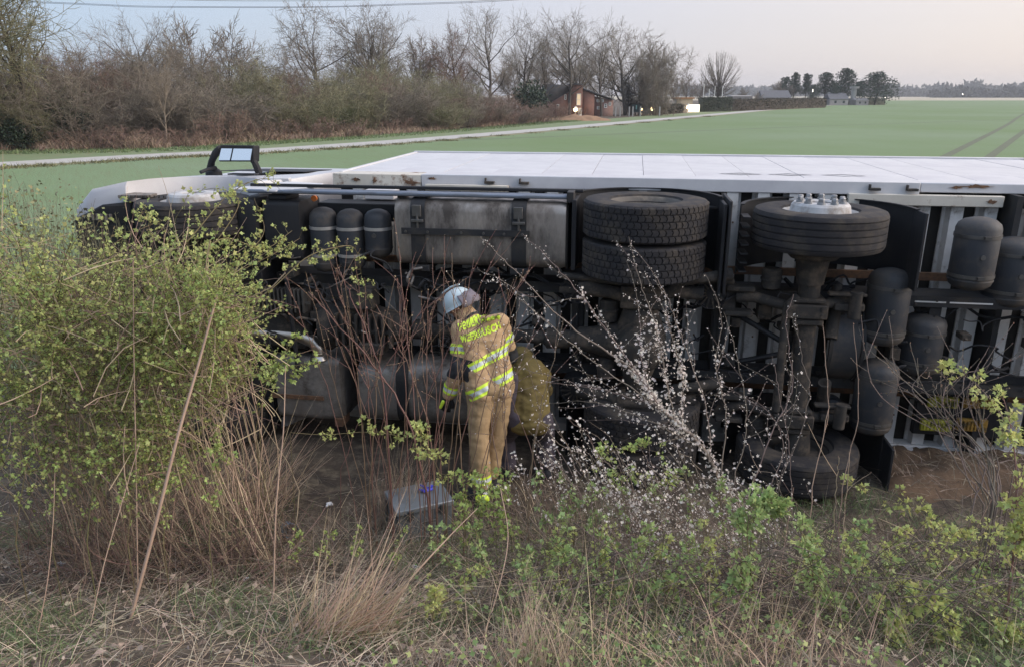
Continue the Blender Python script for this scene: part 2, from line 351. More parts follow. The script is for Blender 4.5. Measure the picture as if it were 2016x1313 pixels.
def wheel(c, tyre, style, name='wheel', label=None, rz=0):
    w_ = empty(name, c, rz, truck)
    if label: w_['label'] = label
    link('tyre', tyre, None, w_)
    r = link('rim', rimm.copy(), M['rimd'] if style not in ('disc', 'plain') else M['rim'], w_)
    if style in ('disc', 'plain'):                      # protruding hub with ten capped nuts, seen on the upper side
        b = MB(); n = 60
        prof = [(.262, .065), (.250, .10), (.240, .125), (.228, .185), (.210, .205), (.115, .210), (.10, .200), (.10, .13), (0, .13)]
        b.lathe((0, 0, 0), (0, 0, 1), prof, n)
        b.build('hub', M['rim'], w_, 30)
        h = MB()
        if style == 'plain': return w_
        for i in range(10):
            a = 2 * math.pi * (i + .5) / 10; u = Vector((math.cos(a), math.sin(a), .22)).normalized(); p = Vector((math.cos(a) * .222, math.sin(a) * .222, .160))
            h.lathe(p, u, [(.030, 0), (.033, .006), (.026, .0065), (.0, .0055)], 14)
        h.build('hand_hole', M['floor'], w_, 30)
        for i in range(10):
            a = 2 * math.pi * i / 10 + .1; nn = link('wheel_nut', nutm, None, w_); nn.location = (math.cos(a) * .168, math.sin(a) * .172, .207); nn.rotation_euler = (0, 0, a * 3); nn.scale = (1.25, 1.25, .85)
        MB().lathe((0, 0, .13), (0, 0, 1), [(.085, 0), (.085, .055), (.07, .062), (.02, .064), (0, .06)], 24).build('hub_cap', M['nut'], w_, 30)
    else:
        s = -1 if style == 'back' else 1
        z = .06 if style == 'dish' else -.05
        b = MB().lathe((0, 0, 0), (0, 0, 1), [(.25, -.055), (.24, -.075), (.19, -.09), (.12, -.09), (.115, -.02), (.06, -.015), (0, -.015)], 48)
        b.build('hub', M['rimd'] if style == 'dish' else M['cast'], w_, 30)
        if style == 'dish':
            for i in range(10):
                a = 2 * math.pi * i / 10; nn = link('wheel_nut', nutm, None, w_); nn.location = (math.cos(a) * .155, math.sin(a) * .155, -.088)
    return w_
TU = V3(.09, .525, 2.275); TL = V3(.13, .525, .19)
wheel(TU, ribm, 'disc', label='upper rear wheel with pale hub and ten nuts').scale = (1.0, 1.0, 1)
wheel(TL, ribm, 'inner', label='lower rear wheel half sunk in the grass, axle inside its rim')
wheel(V3(-1.325, .525, 2.33), blkm, 'dish', label='outer upper drive wheel with hollow rim')
wheel(V3(-1.325, .525, 1.995), blkm, 'inner', label='inner upper drive wheel', rz=.4)
wheel(V3(-1.27, .525, .52), blkm, 'inner', label='inner lower drive wheel behind the blossom', rz=.3)
wheel(V3(-1.27, .525, .17), blkm, 'inner', label='lowest drive wheel on the ground', rz=.7)
wheel(V3(-5.52, .60, 2.235), ribm, 'plain', label='upper front wheel behind the leafy bush')
wheel(V3(-5.48, .60, .2), ribm, 'inner', label='lower front wheel buried in the bush')
# cargo box ----------------------------------------------
box = empty('cargo_box', (0, 0, 0), 0, truck)
L0, L1, DB, DT, VT = -4.36, 3.15, 1.30, 4.10, 2.58
MB().box((L0 + .02, DB + .02, 0.0), (L1 - .02, DT - .02, VT - .035)).build('box_core', M['floor'], box)
pm = None; NP = 15; pw = (L1 - L0 - .12) / NP
for i in range(NP):
    if pm is None:
        b = MB().box((0.002, DB + .10, VT - .03), (pw - .002, DT - .06, VT)); pm = b.mesh('wall_panel')
    o = link('wall_panel', pm, M['white'], box); o.location = (L0 + .06 + i * pw, 0, .0015 * math.sin(i * 2.3)); 
MB().box((L0 + .02, DB + .12, .03), (L0 + .055, DT - .02, VT - .03)).build('front_wall', M['white'], box)
MB().box((L0, DT - .055, VT - .05), (L1, DT + .01, VT + .02)).build('roof_rail', M['white'], box, bevel=.008)
MB().box((L0, DB + .02, VT - .04), (L0 + .055, DT, VT + .012)).build('corner_post', M['white'], box, bevel=.01)
# lower longitudinal rail, white, dented; a short cream rail piece at each end
MB().box((L0 + .9, 1.16, 2.47), (1.05, DB + .115, VT + .008)).build('bottom_rail', M['white'], box, bevel=.008)
MB().box((L0, 1.165, 2.465), (L0 + .896, DB + .112, VT + .004)).build('bottom_rail', M['cream'], box, bevel=.008)
MB().box((1.054, 1.165, 2.50), (L1, DB + .112, VT + .004)).build('bottom_rail', M['white'], box, bevel=.008)
MB().box((.45, 1.10, 2.39), (1.72, 1.164, 2.485)).build('lifting_rail', M['cream'], box, bevel=.006)
MB().box((L0 + .95, 1.10, 2.44), (-2.6, 1.158, 2.50)).build('lifting_rail', M['cream'], box, bevel=.006)
for l, v, w_, h_ in ((-4.12, 2.53, .10, .045), (-3.93, 2.52, .06, .05), (-3.55, 2.505, .16, .04), (-3.35, 2.55, .10, .03), (1.5, 2.56, .30, .035), (1.62, 2.44, .10, .045), (1.35, 2.55, .12, .03)):
    b = MB(); k = 23; pts = [(l + w_ * (.25 + .95 * random.Random(i * 3 + int(l * 50)).random()) * .5 * math.cos(i * 2 * math.pi / k), v + h_ * .5 * (.2 + 1.0 * random.Random(i * 7 + int(l * 90)).random()) * math.sin(i * 2 * math.pi / k)) for i in range(k)]
    d = 1.158 if v > 2.5 else 1.096
    b.prism(pts, lambda a, c: (a, d - .003, c), lambda a, c: (a, d + .004, c)); b.build('rust_patch', M['rust'], box)
for l in (-2.83, -2.5, .62, .93):                # hooks and eyes on the rail
    MB().box((l, 1.10, 2.515), (l + .09, 1.157, 2.535)).box((l, 1.12, 2.53), (l + .012, 1.157, 2.565)).build('rail_hook', M['cast'], box)
# three diamond outlines printed on the side
b = MB()
for a0 in (-.62, -.16, .33):
    P4 = [(a0, 1.74), (a0 + .22, 1.85), (a0 + .42, 1.73), (a0 + .20, 1.64)]
    cx, cy = a0 + .21, 1.74
    inn = [(cx + (x - cx) * .82, cy + (y - cy) * .60) for x, y in P4]
    n = len(b.v); b.v += [(x, y, VT + .0035) for x, y in P4] + [(x, y, VT + .0035) for x, y in inn]; b.f += [(n + i, n + (i + 1) % 4, n + 4 + (i + 1) % 4, n + 4 + i) for i in range(4)]
b.build('diamond_marking', M['mark'], box)
# floor cross members (top hat beams) seen between the chassis parts
bm_ = MB(); w2 = .088
poly = [(-w2, 1.295), (-w2, 1.275), (-.060, 1.275), (-.052, 1.175), (.052, 1.175), (.060, 1.275), (w2, 1.275), (w2, 1.295)]
bm_.prism(poly, lambda l, d: (l, d, .10), lambda l, d: (l, d, 2.468)); hat = bm_.mesh('cross_member', 20)
hat.materials.append(M['beam'])
l = L0 + .25
while l < L1 - .1:
    o = link('cross_member', hat, None, box); o.location = (l, 0, 0); l += .275
gb = MB(); l = L0 + .25
gb = MB().cyl((0, 1.168, 0), (0, 1.176, 0), .009, n=8); rivm = gb.mesh('rivet'); rivm.materials.append(M['rust'])
for k in range(27):
    for v in (.35, 1.2, 2.1):
        o = link('rivet', rivm, None, box); o.location = (L0 + .25 + k * .275 + .02, 0, v + .1 * math.sin(k * 3))
MB().box((L0, 1.15, -.04), (L1, 1.30, .095)).build('bottom_rail', M['beam'], box, bevel=.006)
MB().box((1.10, 1.07, -.03), (1.62, 1.147, .075)).build('lifting_rail', M['white'], box, bevel=.005)
for v in (.60, 1.72):
    MB().box((L0, 1.13, v), (L1, 1.17, v + .07)).build('rusty_floor_strip', M['rust'], box)
MB().box((1.78, 1.0, 0.0), (1.83, 1.30, 2.5)).build('support_frame', M['chassis'], box)
MB().box((1.93, 1.02, 1.9), (2.08, 1.14, 2.42)).build('support_leg', M['beam'], box, bevel=.01)
MB().box((1.88, .98, 2.38), (2.6, 1.12, 2.46)).build('support_leg', M['cast'], box, bevel=.01)
# chassis ----------------------------------------------
ch = empty('chassis', (0, 0, 0), 0, truck)
for v in (.80, 1.58):
    s = 1 if v < 1 else -1
    b = MB().box((-6.2, .74, v), (3.2, 1.02, v + .012)) if s > 0 else MB().box((-6.2, .74, v + .083), (3.2, 1.02, v + .095))
    b.box((-6.2, .728, v), (3.2, .739, v + .095)).box((-6.2, 1.021, v), (3.2, 1.032, v + .095))
    b.build('frame_rail', M['chassis'], ch)
for l, a in ((-4.95, .09), (-3.4, .09), (-1.95, .11), (-.66, .12), (1.15, .10), (2.6, .1)):
    MB().box((l, .78, .90), (l + a, .98, 1.57)).box((l + a * .35, .74, .95), (l + a * .6, .78, 1.5)).build('cross_beam', M['chassis'], ch, bevel=.006)
MB().box((1.0, .722, 1.62), (1.25, .727, 1.632)).box((1.28, .722, 1.62), (1.62, .727, 1.632)).box((.9, .722, 1.63), (.96, .727, 1.64)).build('white_stripe', M['beam'], ch)
# transverse tubes, hoses and cables
rr = random.Random(5)
for k in range(34):
    l = rr.uniform(-4.6, 2.6); v = rr.choice((.78, .9, 1.5, 1.72)) + rr.uniform(-.05, .05); d = rr.uniform(.62, 1.1); ln = rr.uniform(.4, 1.6)
    pts = [(l + ln * t, d + .05 * math.sin(t * 5 + k), v + .06 * math.sin(t * 7 + k * 2) + .03 * math.sin(t * 19 + k)) for t in np.linspace(0, 1, 12)]
    MB().tube(pts, rr.choice((.007, .010, .014, .02)), 6).build('hose', M['black'], ch)
for k in range(44):                              # bolts, clips and small brackets along the frame
    v = rr.choice((.83, .87, 1.60, 1.64)); l = -4.6 + k * .165
    MB().cyl((l, .715, v), (l, .729, v), .013, n=6).build('rail_bolt', M['cast'], ch)
for k in range(16):
    l = rr.uniform(-3.2, 2.4); v = rr.uniform(.95, 1.5); s = rr.uniform(.05, .13)
    MB().box((l, .66, v), (l + s, .80, v + s * rr.uniform(.4, 1.2))).box((l + s * .2, .63, v + s * .1), (l + s * .5, .66, v + s * .35)).build('frame_bracket', M['cast'], ch, bevel=.008)
for k in range(30):
    l = rr.uniform(-3.4, 1.8); v = rr.uniform(.9, 1.75); d = rr.uniform(.50, .8); p = [(l, d, v)]
    for j in range(6): p.append((p[-1][0] + rr.uniform(-.05, .16), d + rr.uniform(-.05, .05), p[-1][2] + rr.uniform(-.08, .08)))
    MB().tube([tuple(q) for q in spline([np.array(q) for q in p], 4)], rr.choice((.006, .009, .012)), 6).build('hose', M['black' if k % 4 else 'cast'], ch)
# rear axle --------------------------------------------
ax = empty('rear_axle', (0, 0, 0), 0, truck)
MB().cyl((.09, .52, .30), (.075, .52, 2.16), .088, n=20).cyl((.12, .52, .10), (.115, .52, .50), .15, .105, 24).cyl((.08, .52, 2.12), (.075, .52, 1.80), .15, .11, 24).build('axle_tube', M['cast'], ax)
MB().tube([(-.10, .44, .66), (-.10, .44, 1.62), (-.02, .46, 1.70)], .038, 12).build('stabilizer_bar', M['cast'], ax)
MB().cyl((.14, .52, .06), (.135, .52, .26), .205, .20, 40, .02).build('brake_drum', M['cast'], ax)
MB().cyl((.08, .52, 2.02), (.08, .52, 2.20), .205, .20, 40, .02).build('brake_drum', M['cast'], ax)
for v, s in ((1.62, 1), (.62, -1)):
    b = MB().tube([(-.50, .60, v + .02 * s), (-.36, .58, v + .03), (-.15, .52, v - .01), (.06, .46, v - .06 * s), (.25, .50, v + .02 * s), (.46, .58, v + .02 * s)], [.055, .05, .046, .06, .045, .05], 12)
    b.build('trailing_arm', M['cast'], ax)
    MB().box((-.60, .52, v - .14), (-.36, .66, v - .095)).box((-.60, .52, v + .08), (-.36, .66, v + .125)).box((-.62, .60, v - .14), (-.5, .80, v + .125)).build('arm_bracket', M['cast'], ax, bevel=.012)
    MB().box((-.12, .38, v - .10), (.22, .44, v + .02)).box((-.05, .40, v - .16), (.2, .62, v - .11)).box((-.05, .40, v + .03), (.2, .62, v + .07)).build('axle_clamp', M['cast'], ax, bevel=.012)
    b = MB()
    for q in ((-.08, .37, v - .07), (.18, .37, v - .07), (-.08, .37, v - .01), (.18, .37, v - .01)): b.cyl(q, (q[0], q[1] + .1, q[2]), .022, n=6)
    b.build('clamp_bolt', M['cast'], ax)
    MB().box((.28, .44, v - .03), (.52, .50, v + .03)).cyl((.44, .44, v - .09), (.44, .44, v + .14), .05, n=14).box((.22, .42, v + .1), (.52, .5, v + .125)).build('link_bracket', M['cast'], ax, bevel=.008)
    pr = [(.0, 0), (.09, .0), (.125, .03), (.13, .07), (.105, .09), (.13, .115), (.13, .16), (.10, .19), (.07, .2), (0, .2)]
    MB().lathe((.42, .62, v - .03), (0, 1, 0), pr, 28).build('air_bellows', M['black'], ax)
    MB().lathe((-.22, .62, v + .28 * s), (0, 0, -s), [(0, 0), (.07, 0), (.085, .02), (.085, .08), (.092, .085), (.092, .10), (.085, .105), (.08, .17), (.05, .19), (0, .19)], 24).build('brake_chamber', M['cast'], ax)
    MB().cyl((.30, .52, v - .30 * s), (.36, .74, v + .12 * s), .04, .04, 14).cyl((.30, .52, v - .30 * s), (.33, .63, v - .09 * s), .055, n=14).build('shock_absorber', M['cast'], ax)
MB().tube([(-.62, .80, 1.52), (-.02, .58, 1.22), (.0, .55, 1.2)], .026, 8).build('control_rod', M['black'], ax)
MB().tube([(-.62, .80, .92), (-.02, .58, 1.16), (.0, .55, 1.18)], .026, 8).build('control_rod', M['black'], ax)
# the large curved guard right of the axle
b = MB(); prof = []
for i in range(25):
    a = math.radians(-8 + 196 * i / 24); prof.append((1.24 + .38 * math.cos(a), .86 - .34 * math.sin(a)))
inn = [(1.24 + (v - 1.24) * .93, .86 + (d - .86) * .93) for v, d in prof]
n = len(prof); b = MB()
b.q([(.33, d, v) for v, d in prof] + [(.56, d, v) for v, d in prof] + [(.33, d, v) for v, d in inn] + [(.56, d, v) for v, d in inn],
    [(i, i + 1, n + i + 1, n + i) for i in range(n - 1)] + [(2 * n + i, 2 * n + i + 1, 3 * n + i + 1, 3 * n + i) for i in range(n - 1)] + [(i, i + 1, 2 * n + i + 1, 2 * n + i) for i in range(n - 1)] + [(n + i, n + i + 1, 3 * n + i + 1, 3 * n + i) for i in range(n - 1)])
b.build('spare_wheel_guard', M['tank'], truck, 30)
for l in (.30, .565): 
    b = MB(); o1 = [(1.24 + (v - 1.24) * 1.04, .86 + (d - .86) * 1.04) for v, d in prof]
    b.q([(l, d, v) for v, d in o1] + [(l + .028, d, v) for v, d in o1] + [(l, d, v) for v, d in inn] + [(l + .028, d, v) for v, d in inn],
        [(i, i + 1, n + i + 1, n + i) for i in range(n - 1)] + [(2 * n + i, 2 * n + i + 1, 3 * n + i + 1, 3 * n + i) for i in range(n - 1)] + [(i, i + 1, 2 * n + i + 1, 2 * n + i) for i in range(n - 1)] + [(n + i, n + i + 1, 3 * n + i + 1, 3 * n + i) for i in range(n - 1)])
    b.build('guard_flange', M['chassis'], truck, 30)
# drive axle -------------------------------------------
da = empty('drive_axle', (0, 0, 0), 0, truck)
MB().tube([(-1.32, .54, .30), (-1.32, .54, .75), (-1.32, .54, .92), (-1.32, .54, 1.26), (-1.32, .54, 1.52), (-1.32, .54, 1.70), (-1.32, .54, 2.1)], [.10, .10, .14, .24, .15, .10, .10], 24).build('axle_housing', M['cast'], da, 50)
MB().lathe((-1.32, .26, 1.20), (0, 1, 0), [(0, 0), (.12, .01), (.19, .045), (.215, .11), (.235, .115), (.235, .14), (.2, .15), (.2, .3)], 32).build('differential_cover', M['cast'], da, 40)
MB().lathe((-1.98, .56, 1.20), (1, 0, 0), [(0, 0), (.06, 0), (.075, .03), (.075, .09), (.11, .12), (.12, .25), (.17, .42), (.19, .6)], 28).build('pinion_housing', M['cast'], da, 40)
b = MB()
for i in range(10):
    a = 2 * math.pi * i / 10; MB().cyl((-1.32 + .205 * math.cos(a), .355, 1.20 + .205 * math.sin(a)), (-1.32 + .205 * math.cos(a), .38, 1.20 + .205 * math.sin(a)), .017, n=6).build('cover_bolt', M['cast'], da)
for v, s in ((1.70, 1), (.72, -1)):
    b = MB().tube([(-1.86, .50, v + .0), (-1.80, .48, v), (-1.58, .46, v - .03), (-1.40, .42, v - .05), (-1.24, .42, v - .05), (-1.05, .46, v - .0), (-.80, .46, v - .01)], [.05, .075, .055, .075, .075, .055, .06], 14)
    b.build('suspension_arm', M['cast'], da, 50)
    b = MB().tube([(-1.10, .44, v - .02), (-.98, .40, v + .11), (-.80, .40, v + .14), (-.58, .46, v + .17)], [.05, .045, .045, .055], 12); b.build('suspension_link', M['cast'], da, 50)
    for l in (-1.88, -.72):                      # spoked air spring plates
        MB().lathe((l, .56, v - .03), (0, 1, 0), [(.02, 0), (.05, .0), (.05, .012), (.125, .02), (.135, .0), (.145, 0), (.145, .03), (.14, .2), (.02, .2)], 36).build('air_spring', M['black'], da)
        b = MB()
        for i in range(14):
            a = 2 * math.pi * i / 14; b.box((.045, -.007, -.004), (.135, .007, .004), Matrix.Translation((l, .562, v - .03)) @ Matrix.Rotation(math.pi / 2, 4, 'X') @ Matrix.Rotation(a, 4, 'Z'))
        b.build('spring_plate_ribs', M['cast'], da)
    MB().box((-1.50, .36, v - .15), (-1.14, .42, v + .05)).box((-1.46, .42, v - .17), (-1.18, .62, v - .12)).build('axle_clamp', M['cast'], da, bevel=.015)
    MB().lathe((-1.60, .56, v - .12 * s), (0, 0, -s), [(0, 0), (.07, 0), (.085, .02), (.085, .08), (.092, .085), (.092, .10), (.085, .105), (.08, .19), (.05, .21), (0, .21)], 24).build('brake_chamber', M['cast'], da)
MB().box((-2.02, .55, 1.76), (-1.90, .74, 1.80)).box((-2.05, .55, 1.62), (-1.55, .62, 1.68)).build('stabilizer_mount', M['cast'], da, bevel=.01)
MB().tube([(-2.05, .5, 1.80), (-1.8, .46, 1.79), (-1.3, .46, 1.74), (-.9, .46, 1.80), (-.55, .5, 1.80)], .03, 10).build('stabilizer_bar', M['cast'], da)
# drive shaft, gearbox, engine -------------------------
MB().cyl((-3.35, .62, 1.20), (-2.12, .58, 1.19), .062, n=20).cyl((-2.16, .58, 1.19), (-1.95, .57, 1.19), .10, .085, 20, .01).cyl((-3.42, .62, 1.20), (-3.3, .62, 1.2), .095, n=20, bev=.01).build('drive_shaft', M['cast'], truck)
b = MB()
for i in range(4):
    a = math.pi / 2 * i + .4; b.box((-.05, -.02, -.09), (.05, .02, .09), Matrix.Translation((-2.13, .58, 1.19)) @ Matrix.Rotation(a, 4, 'X'))
b.build('universal_joint', M['cast'], truck, bevel=.01)
g = empty('gearbox', (0, 0, 0), 0, truck)
MB().lathe((-4.30, .62, 1.22), (1, 0, 0), [(0, 0), (.25, 0), (.26, .05), (.22, .12), (.19, .3), (.2, .45), (.17, .6), (.13, .78), (.09, .82), (0, .82)], 28).build('housing', M['cast'], g, 40)
b = MB()
for i in range(9): b.box((-4.12 + i * .065, .37, 1.08), (-4.10 + i * .065, .46, 1.38))
b.box((-4.15, .40, 1.20), (-3.5, .44, 1.23)).build('housing_ribs', M['cast'], g)
MB().box((-4.05, .40, 1.42), (-3.75, .62, 1.62)).build('valve_block', M['cast'], g, bevel=.02)
MB().box((-3.9, .36, 1.0), (-3.66, .55, 1.12)).build('valve_block', M['cast'], g, bevel=.02)
e_ = empty('engine', (0, 0, 0), 0, truck)
MB().box((-5.35, .46, .98), (-4.40, .95, 1.52)).build('oil_sump', M['cast'], e_, bevel=.06)
b = MB(); rr = random.Random(3)
for k in range(16):
    l = rr.uniform(-5.2, -4.35); v = rr.uniform(.95, 1.75); s = rr.uniform(.04, .11); MB().box((l, .40 + rr.random() * .1, v), (l + s, .62, v + s * rr.uniform(.5, 1.4))).build('engine_fitting', M['cast'], e_, bevel=.008)
b = MB()
for i in range(12): b.box((-4.86 + i * .04, .37, 1.38), (-4.845 + i * .04, .45, 1.60))
b.box((-4.88, .39, 1.46), (-4.36, .42, 1.48)); b.build('cooling_fins', M['strap'], e_)
for k in range(18):
    l = rr.uniform(-5.1, -3.2); v = rr.uniform(.95, 1.8)
    p = [(l, .42, v)]
    for j in range(7): p.append((p[-1][0] + rr.uniform(-.03, .13), .36 + .12 * rr.random(), p[-1][2] + rr.uniform(-.09, .09)))
    P = spline([np.array(q) for q in p], 4)
    MB().tube([tuple(q) for q in P], rr.choice((.006, .009, .013)), 6).build('cable', M['black' if k % 3 else 'alu'], e_)
# big diesel tank upper side ---------------------------
def rbox(l0, l1, d0, d1, v0, v1, r, nb=5):
    c = []
    for cx, cy, a0 in ((d1 - r, v1 - r, 0), (d0 + r, v1 - r, 90), (d0 + r, v0 + r, 180), (d1 - r, v0 + r, 270)):
        for k in range(nb + 1):
            a = math.radians(a0 + 90 * k / nb); c.append((cx + r * math.cos(a), cy + r * math.sin(a)))
    return c
def tank_body(l0, l1, d0, d1, v0, v1, r, lip=.02):
    b = MB(); c = rbox(l0, l1, d0, d1, v0, v1, r); cx, cy = (d0 + d1) / 2, (v0 + v1) / 2
    rings = [(l0, .0), (l0, .85), (l0 + .012, .97), (l0 + .05, 1), (l1 - .05, 1), (l1 - .012, .97), (l1, .85), (l1, 0)]
    P = []; n = len(c)
    for l, s in rings: P += [(l, cx + (x - cx) * s, cy + (y - cy) * s) for x, y in c]
    b.q(P, [(j * n + i, j * n + (i + 1) % n, (j + 1) * n + (i + 1) % n, (j + 1) * n + i) for j in range(len(rings) - 1) for i in range(n)])
    return b
def band(l0, l1, d0, d1, v0, v1, r, off, th=.006):
    a = rbox(0, 0, d0 - off, d1 + off, v0 - off, v1 + off, r + off); c = rbox(0, 0, d0 - off + th, d1 + off - th, v0 - off + th, v1 + off - th, r)
    n = len(a); b = MB()
    b.q([(l0, *p) for p in a] + [(l1, *p) for p in a] + [(l0, *p) for p in c] + [(l1, *p) for p in c],
        [(i, (i + 1) % n, n + (i + 1) % n, n + i) for i in range(n)] + [(i, (i + 1) % n, 2 * n + (i + 1) % n, 2 * n + i) for i in range(n)] + [(n + i, n + (i + 1) % n, 3 * n + (i + 1) % n, 3 * n + i) for i in range(n)])
    return b
ft = empty('fuel_tank', (0, 0, 0), 0, truck); ft['label'] = 'large upper fuel tank, scuffed aluminium with two straps'
A = (-3.52, -1.98, .42, 1.02, 1.86, 2.44)
tank_body(*A, .10).build('tank_shell', M['alu'], ft, 50)
for l in (-3.36, -2.46):
    band(l, l + .13, *A[2:], .10, .012).build('strap', M['chassis'], ft, 50)
    MB().box((l + .02, .39, 2.30), (l + .10, .412, 2.40)).box((l + .01, .385, 2.25), (l + .12, .408, 2.275)).cyl((l + .065, .40, 2.16), (l + .065, .40, 2.33), .012, n=8).build('strap_buckle', M['strap'], ft, bevel=.004)
    MB().box((l - .02, .44, 1.80), (l + .15, 1.0, 1.858)).build('tank_bracket', M['chassis'], ft, bevel=.008)
MB().box((-3.44, .385, 2.145), (-2.30, .399, 2.20)).build('cross_strap', M['chassis'], ft)
b = MB()
for l in (-3.40, -3.2, -2.9, -2.7, -2.52, -2.36): b.cyl((l, .372, 2.17), (l, .388, 2.17), .012, n=6)
b.build('strap_bolts', M['strap'], ft)
# lower silver tank and muffler -------------------------
f2 = empty('fuel_tank', (0, 0, 0), 0, truck); f2['label'] = 'lower silver grey tank split by a dark strap'
A2 = (-3.98, -2.30, .46, 1.02, .26, .90)
tank_body(*A2, .19).build('tank_shell', M['steel'], f2, 50)
for l in (-3.58, -2.75): band(l, l + .12, *A2[2:], .19, .012).build('strap', M['chassis'], f2, 50)
mf = empty('muffler', (0, 0, 0), 0, truck)
b = MB(); cc = rbox(0, 0, .42, .98, .25, .95, .05); P = []; n = len(cc)
bx_ = tank_body(-4.80, -4.12, .42, 1.0, .28, .92, .07); bx_.build('muffler_shell', M['steel'], mf, 50)
MB().tube([(-5.0, .50, 1.12), (-4.72, .50, 1.12), (-4.52, .50, 1.11), (-4.40, .49, 1.07), (-4.34, .49, 1.0), (-4.335, .49, .93)], .062, 20).build('exhaust_pipe', M['pipe'], mf, 60)
MB().lathe((-4.335, .49, .905), (0, 0, 1), [(.10, 0), (.085, .02), (.072, .035), (.074, .06), (.064, .062)], 24).build('pipe_collar', M['pipe'], mf)
MB().box((-4.84, .405, .5), (-4.3, .418, .54)).box((-4.2, .40, .24), (-4.12, .6, .32)).build('muffler_bracket', M['rust'], mf)
MB().cyl((-4.52, .38, .78), (-4.56, .38, 1.85), .022, n=8).build('support_rod', M['black'], truck)
# air tanks ---------------------------------------------
def air_tank(l, d, v0, v1, r, bands, bright=False, lean=0.0, label=None):
    e_ = empty('air_tank', (l, d, v0), 0, truck); e_.rotation_euler = (0, lean, 0); h = v1 - v0
    if label: e_['label'] = label
    pr = [(0, 0), (.35 * r, .004), (.7 * r, .022), (.92 * r, .052), (r, .09), (r, h - .09), (.92 * r, h - .052), (.7 * r, h - .022), (.35 * r, h - .004), (0, h)]
    b = MB().lathe((0, 0, 0), (0, 0, 1), pr, 40); b.build('shell', M['tank'], e_, 60)
    MB().lathe((0, 0, .0), (0, 0, 1), [(r + .0015, .088), (r + .003, .092), (r + .003, .1), (r + .0015, .104)], 40, True).build('weld_seam', M['tank'], e_)
    for q in bands:
        MB().lathe((0, 0, q * h), (0, 0, 1), [(r + .002, -.014), (r + .006, -.014), (r + .006, .014), (r + .002, .014)], 40, True).build('strap', M['bstrap' if bright else 'strap'], e_, 30)
        if not bright: MB().box((-.02, -r - .03, q * h - .012), (.03, -r - .004, q * h + .012)).build('strap_bolt', M['strap'], e_)
    MB().cyl((.0, -r - .010, h * .5), (0, -r + .01, h * .5), .020, n=12).build('drain_plug', M['strap'], e_)
for l, v0, v1, q in ((-4.25, 1.73, 2.335, (.28, .70)), (-3.99, 1.75, 2.325, (.27, .70)), (-3.725, 1.88, 2.33, (.62,))):
    air_tank(l, .60, v0, v1, .125, q, True, label=None)
air_tank(1.375, .66, 1.76, 2.37, .170, (.22, .76), label='upper right air tank')
air_tank(1.77, .86, 1.58, 2.18, .19, (.25, .78))
air_tank(.745, .62, 1.26, 1.93, .172, (.20, .78), label='air tank beside the axle')
air_tank(1.14, .82, .94, 1.50, .18, (.25, .72))
air_tank(.755, .62, .43, 1.12, .172, (.20, .80), label='lowest air tank')
# black containers between cab and tanks ----------------
bt = empty('battery_box', (0, 0, 0), 0, truck)
tank_body(-4.79, -4.42, .48, .98, 1.84, 2.40, .05).build('case', M['black'], bt, 50)
MB().box((-4.74, .52, 2.395), (-4.55, .8, 2.45)).build('filler_neck', M['black'], bt, bevel=.02)
tank_body(-5.02, -4.83, .44, .98, 1.75, 2.42, .06).build('side_case', M['black'], bt, 50)
MB().box((-4.34, .70, 2.20), (-3.55, .98, 2.36)).build('bracket_plate', M['black'], truck, bevel=.01)
MB().box((-3.95, .9, 2.37), (-3.66, 1.10, 2.46)).build('white_cover', M['white'], truck, bevel=.01)
MB().cyl((-4.36, .70, 2.40), (-4.36, .68, 2.40), .028, n=14).build('side_marker', M['orange'], truck)
# side guard -------------------------------------------
sg = empty('side_guard', (0, 0, 0), 0, truck)
b = MB().box((-4.95, .62, 2.505), (-1.86, .655, 2.535)); b.build('guard_rail', M['black'], sg, bevel=.008)
b = MB(); 
for k, (d0, d1) in enumerate(((.46, .535), (.54, .60))): b.box((-4.90, d0, 2.465), (-1.96, d1, 2.50))
b.build('guard_rail', M['guard'], sg, bevel=.012)
MB().box((-1.99, .45, 2.44), (-1.93, .68, 2.53)).box((-3.5, .5, 2.44), (-3.44, .68, 2.47)).build('guard_bracket', M['chassis'], sg, bevel=.005)
fp = [(-5.08, .40), (-4.55, .44), (-4.30, .58), (-4.36, .80), (-4.85, .86)]
MB().prism([(-5.10, .50), (-4.62, .45), (-4.34, .66), (-4.32, .84), (-4.72, .92)], lambda a, c: (a, c, 2.505 - .06 * (.9 - c)), lambda a, c: (a, c, 2.525 - .06 * (.9 - c))).build('fairing_panel', M['white'], sg, bevel=.006)
# mudguards --------------------------------------------
def fender(cl, R, a0, a1, v0, v1, name, th=.012, lip=.035, cd=.53, n=26):
    b = MB(); P = []
    sec = [(R, v0), (R, v1), (R - lip, v1), (R - lip, v1 - .008), (R - th, v1 - .010), (R - th, v0)]
    for i in range(n + 1):
        a = math.radians(a0 + (a1 - a0) * i / n)
        for r, v in sec: P.append((cl + r * math.cos(a), cd + r * math.sin(a), v))
    k = len(sec)
    b.q(P, [(i * k + j, i * k + (j + 1) % k, (i + 1) * k + (j + 1) % k, (i + 1) * k + j) for i in range(n) for j in range(k)] + [tuple(range(k)), tuple(n * k + j for j in range(k))])
    return b.build(name, M['black'], truck, 40)
fender(.16, .70, 0, 172, 1.84, 2.44, 'mudguard')
fender(-1.33, .66, 8, 178, 1.84, 2.50, 'mudguard')
fender(.18, .68, 0, 172, -.02, .55, 'mudguard')
fender(-1.33, .64, 8, 172, 0.0, .62, 'mudguard')
b = MB()
for i in range(7): b.box((-.53, .40 + .0 * i, 1.90 + i * .075), (-.47, .62, 1.912 + i * .075))
b.build('mudguard_ribs', M['black'], truck)
MB().box((.84, .34, 1.80), (.865, .60, 2.43)).build('mud_flap', M['black'], truck, bevel=.006)
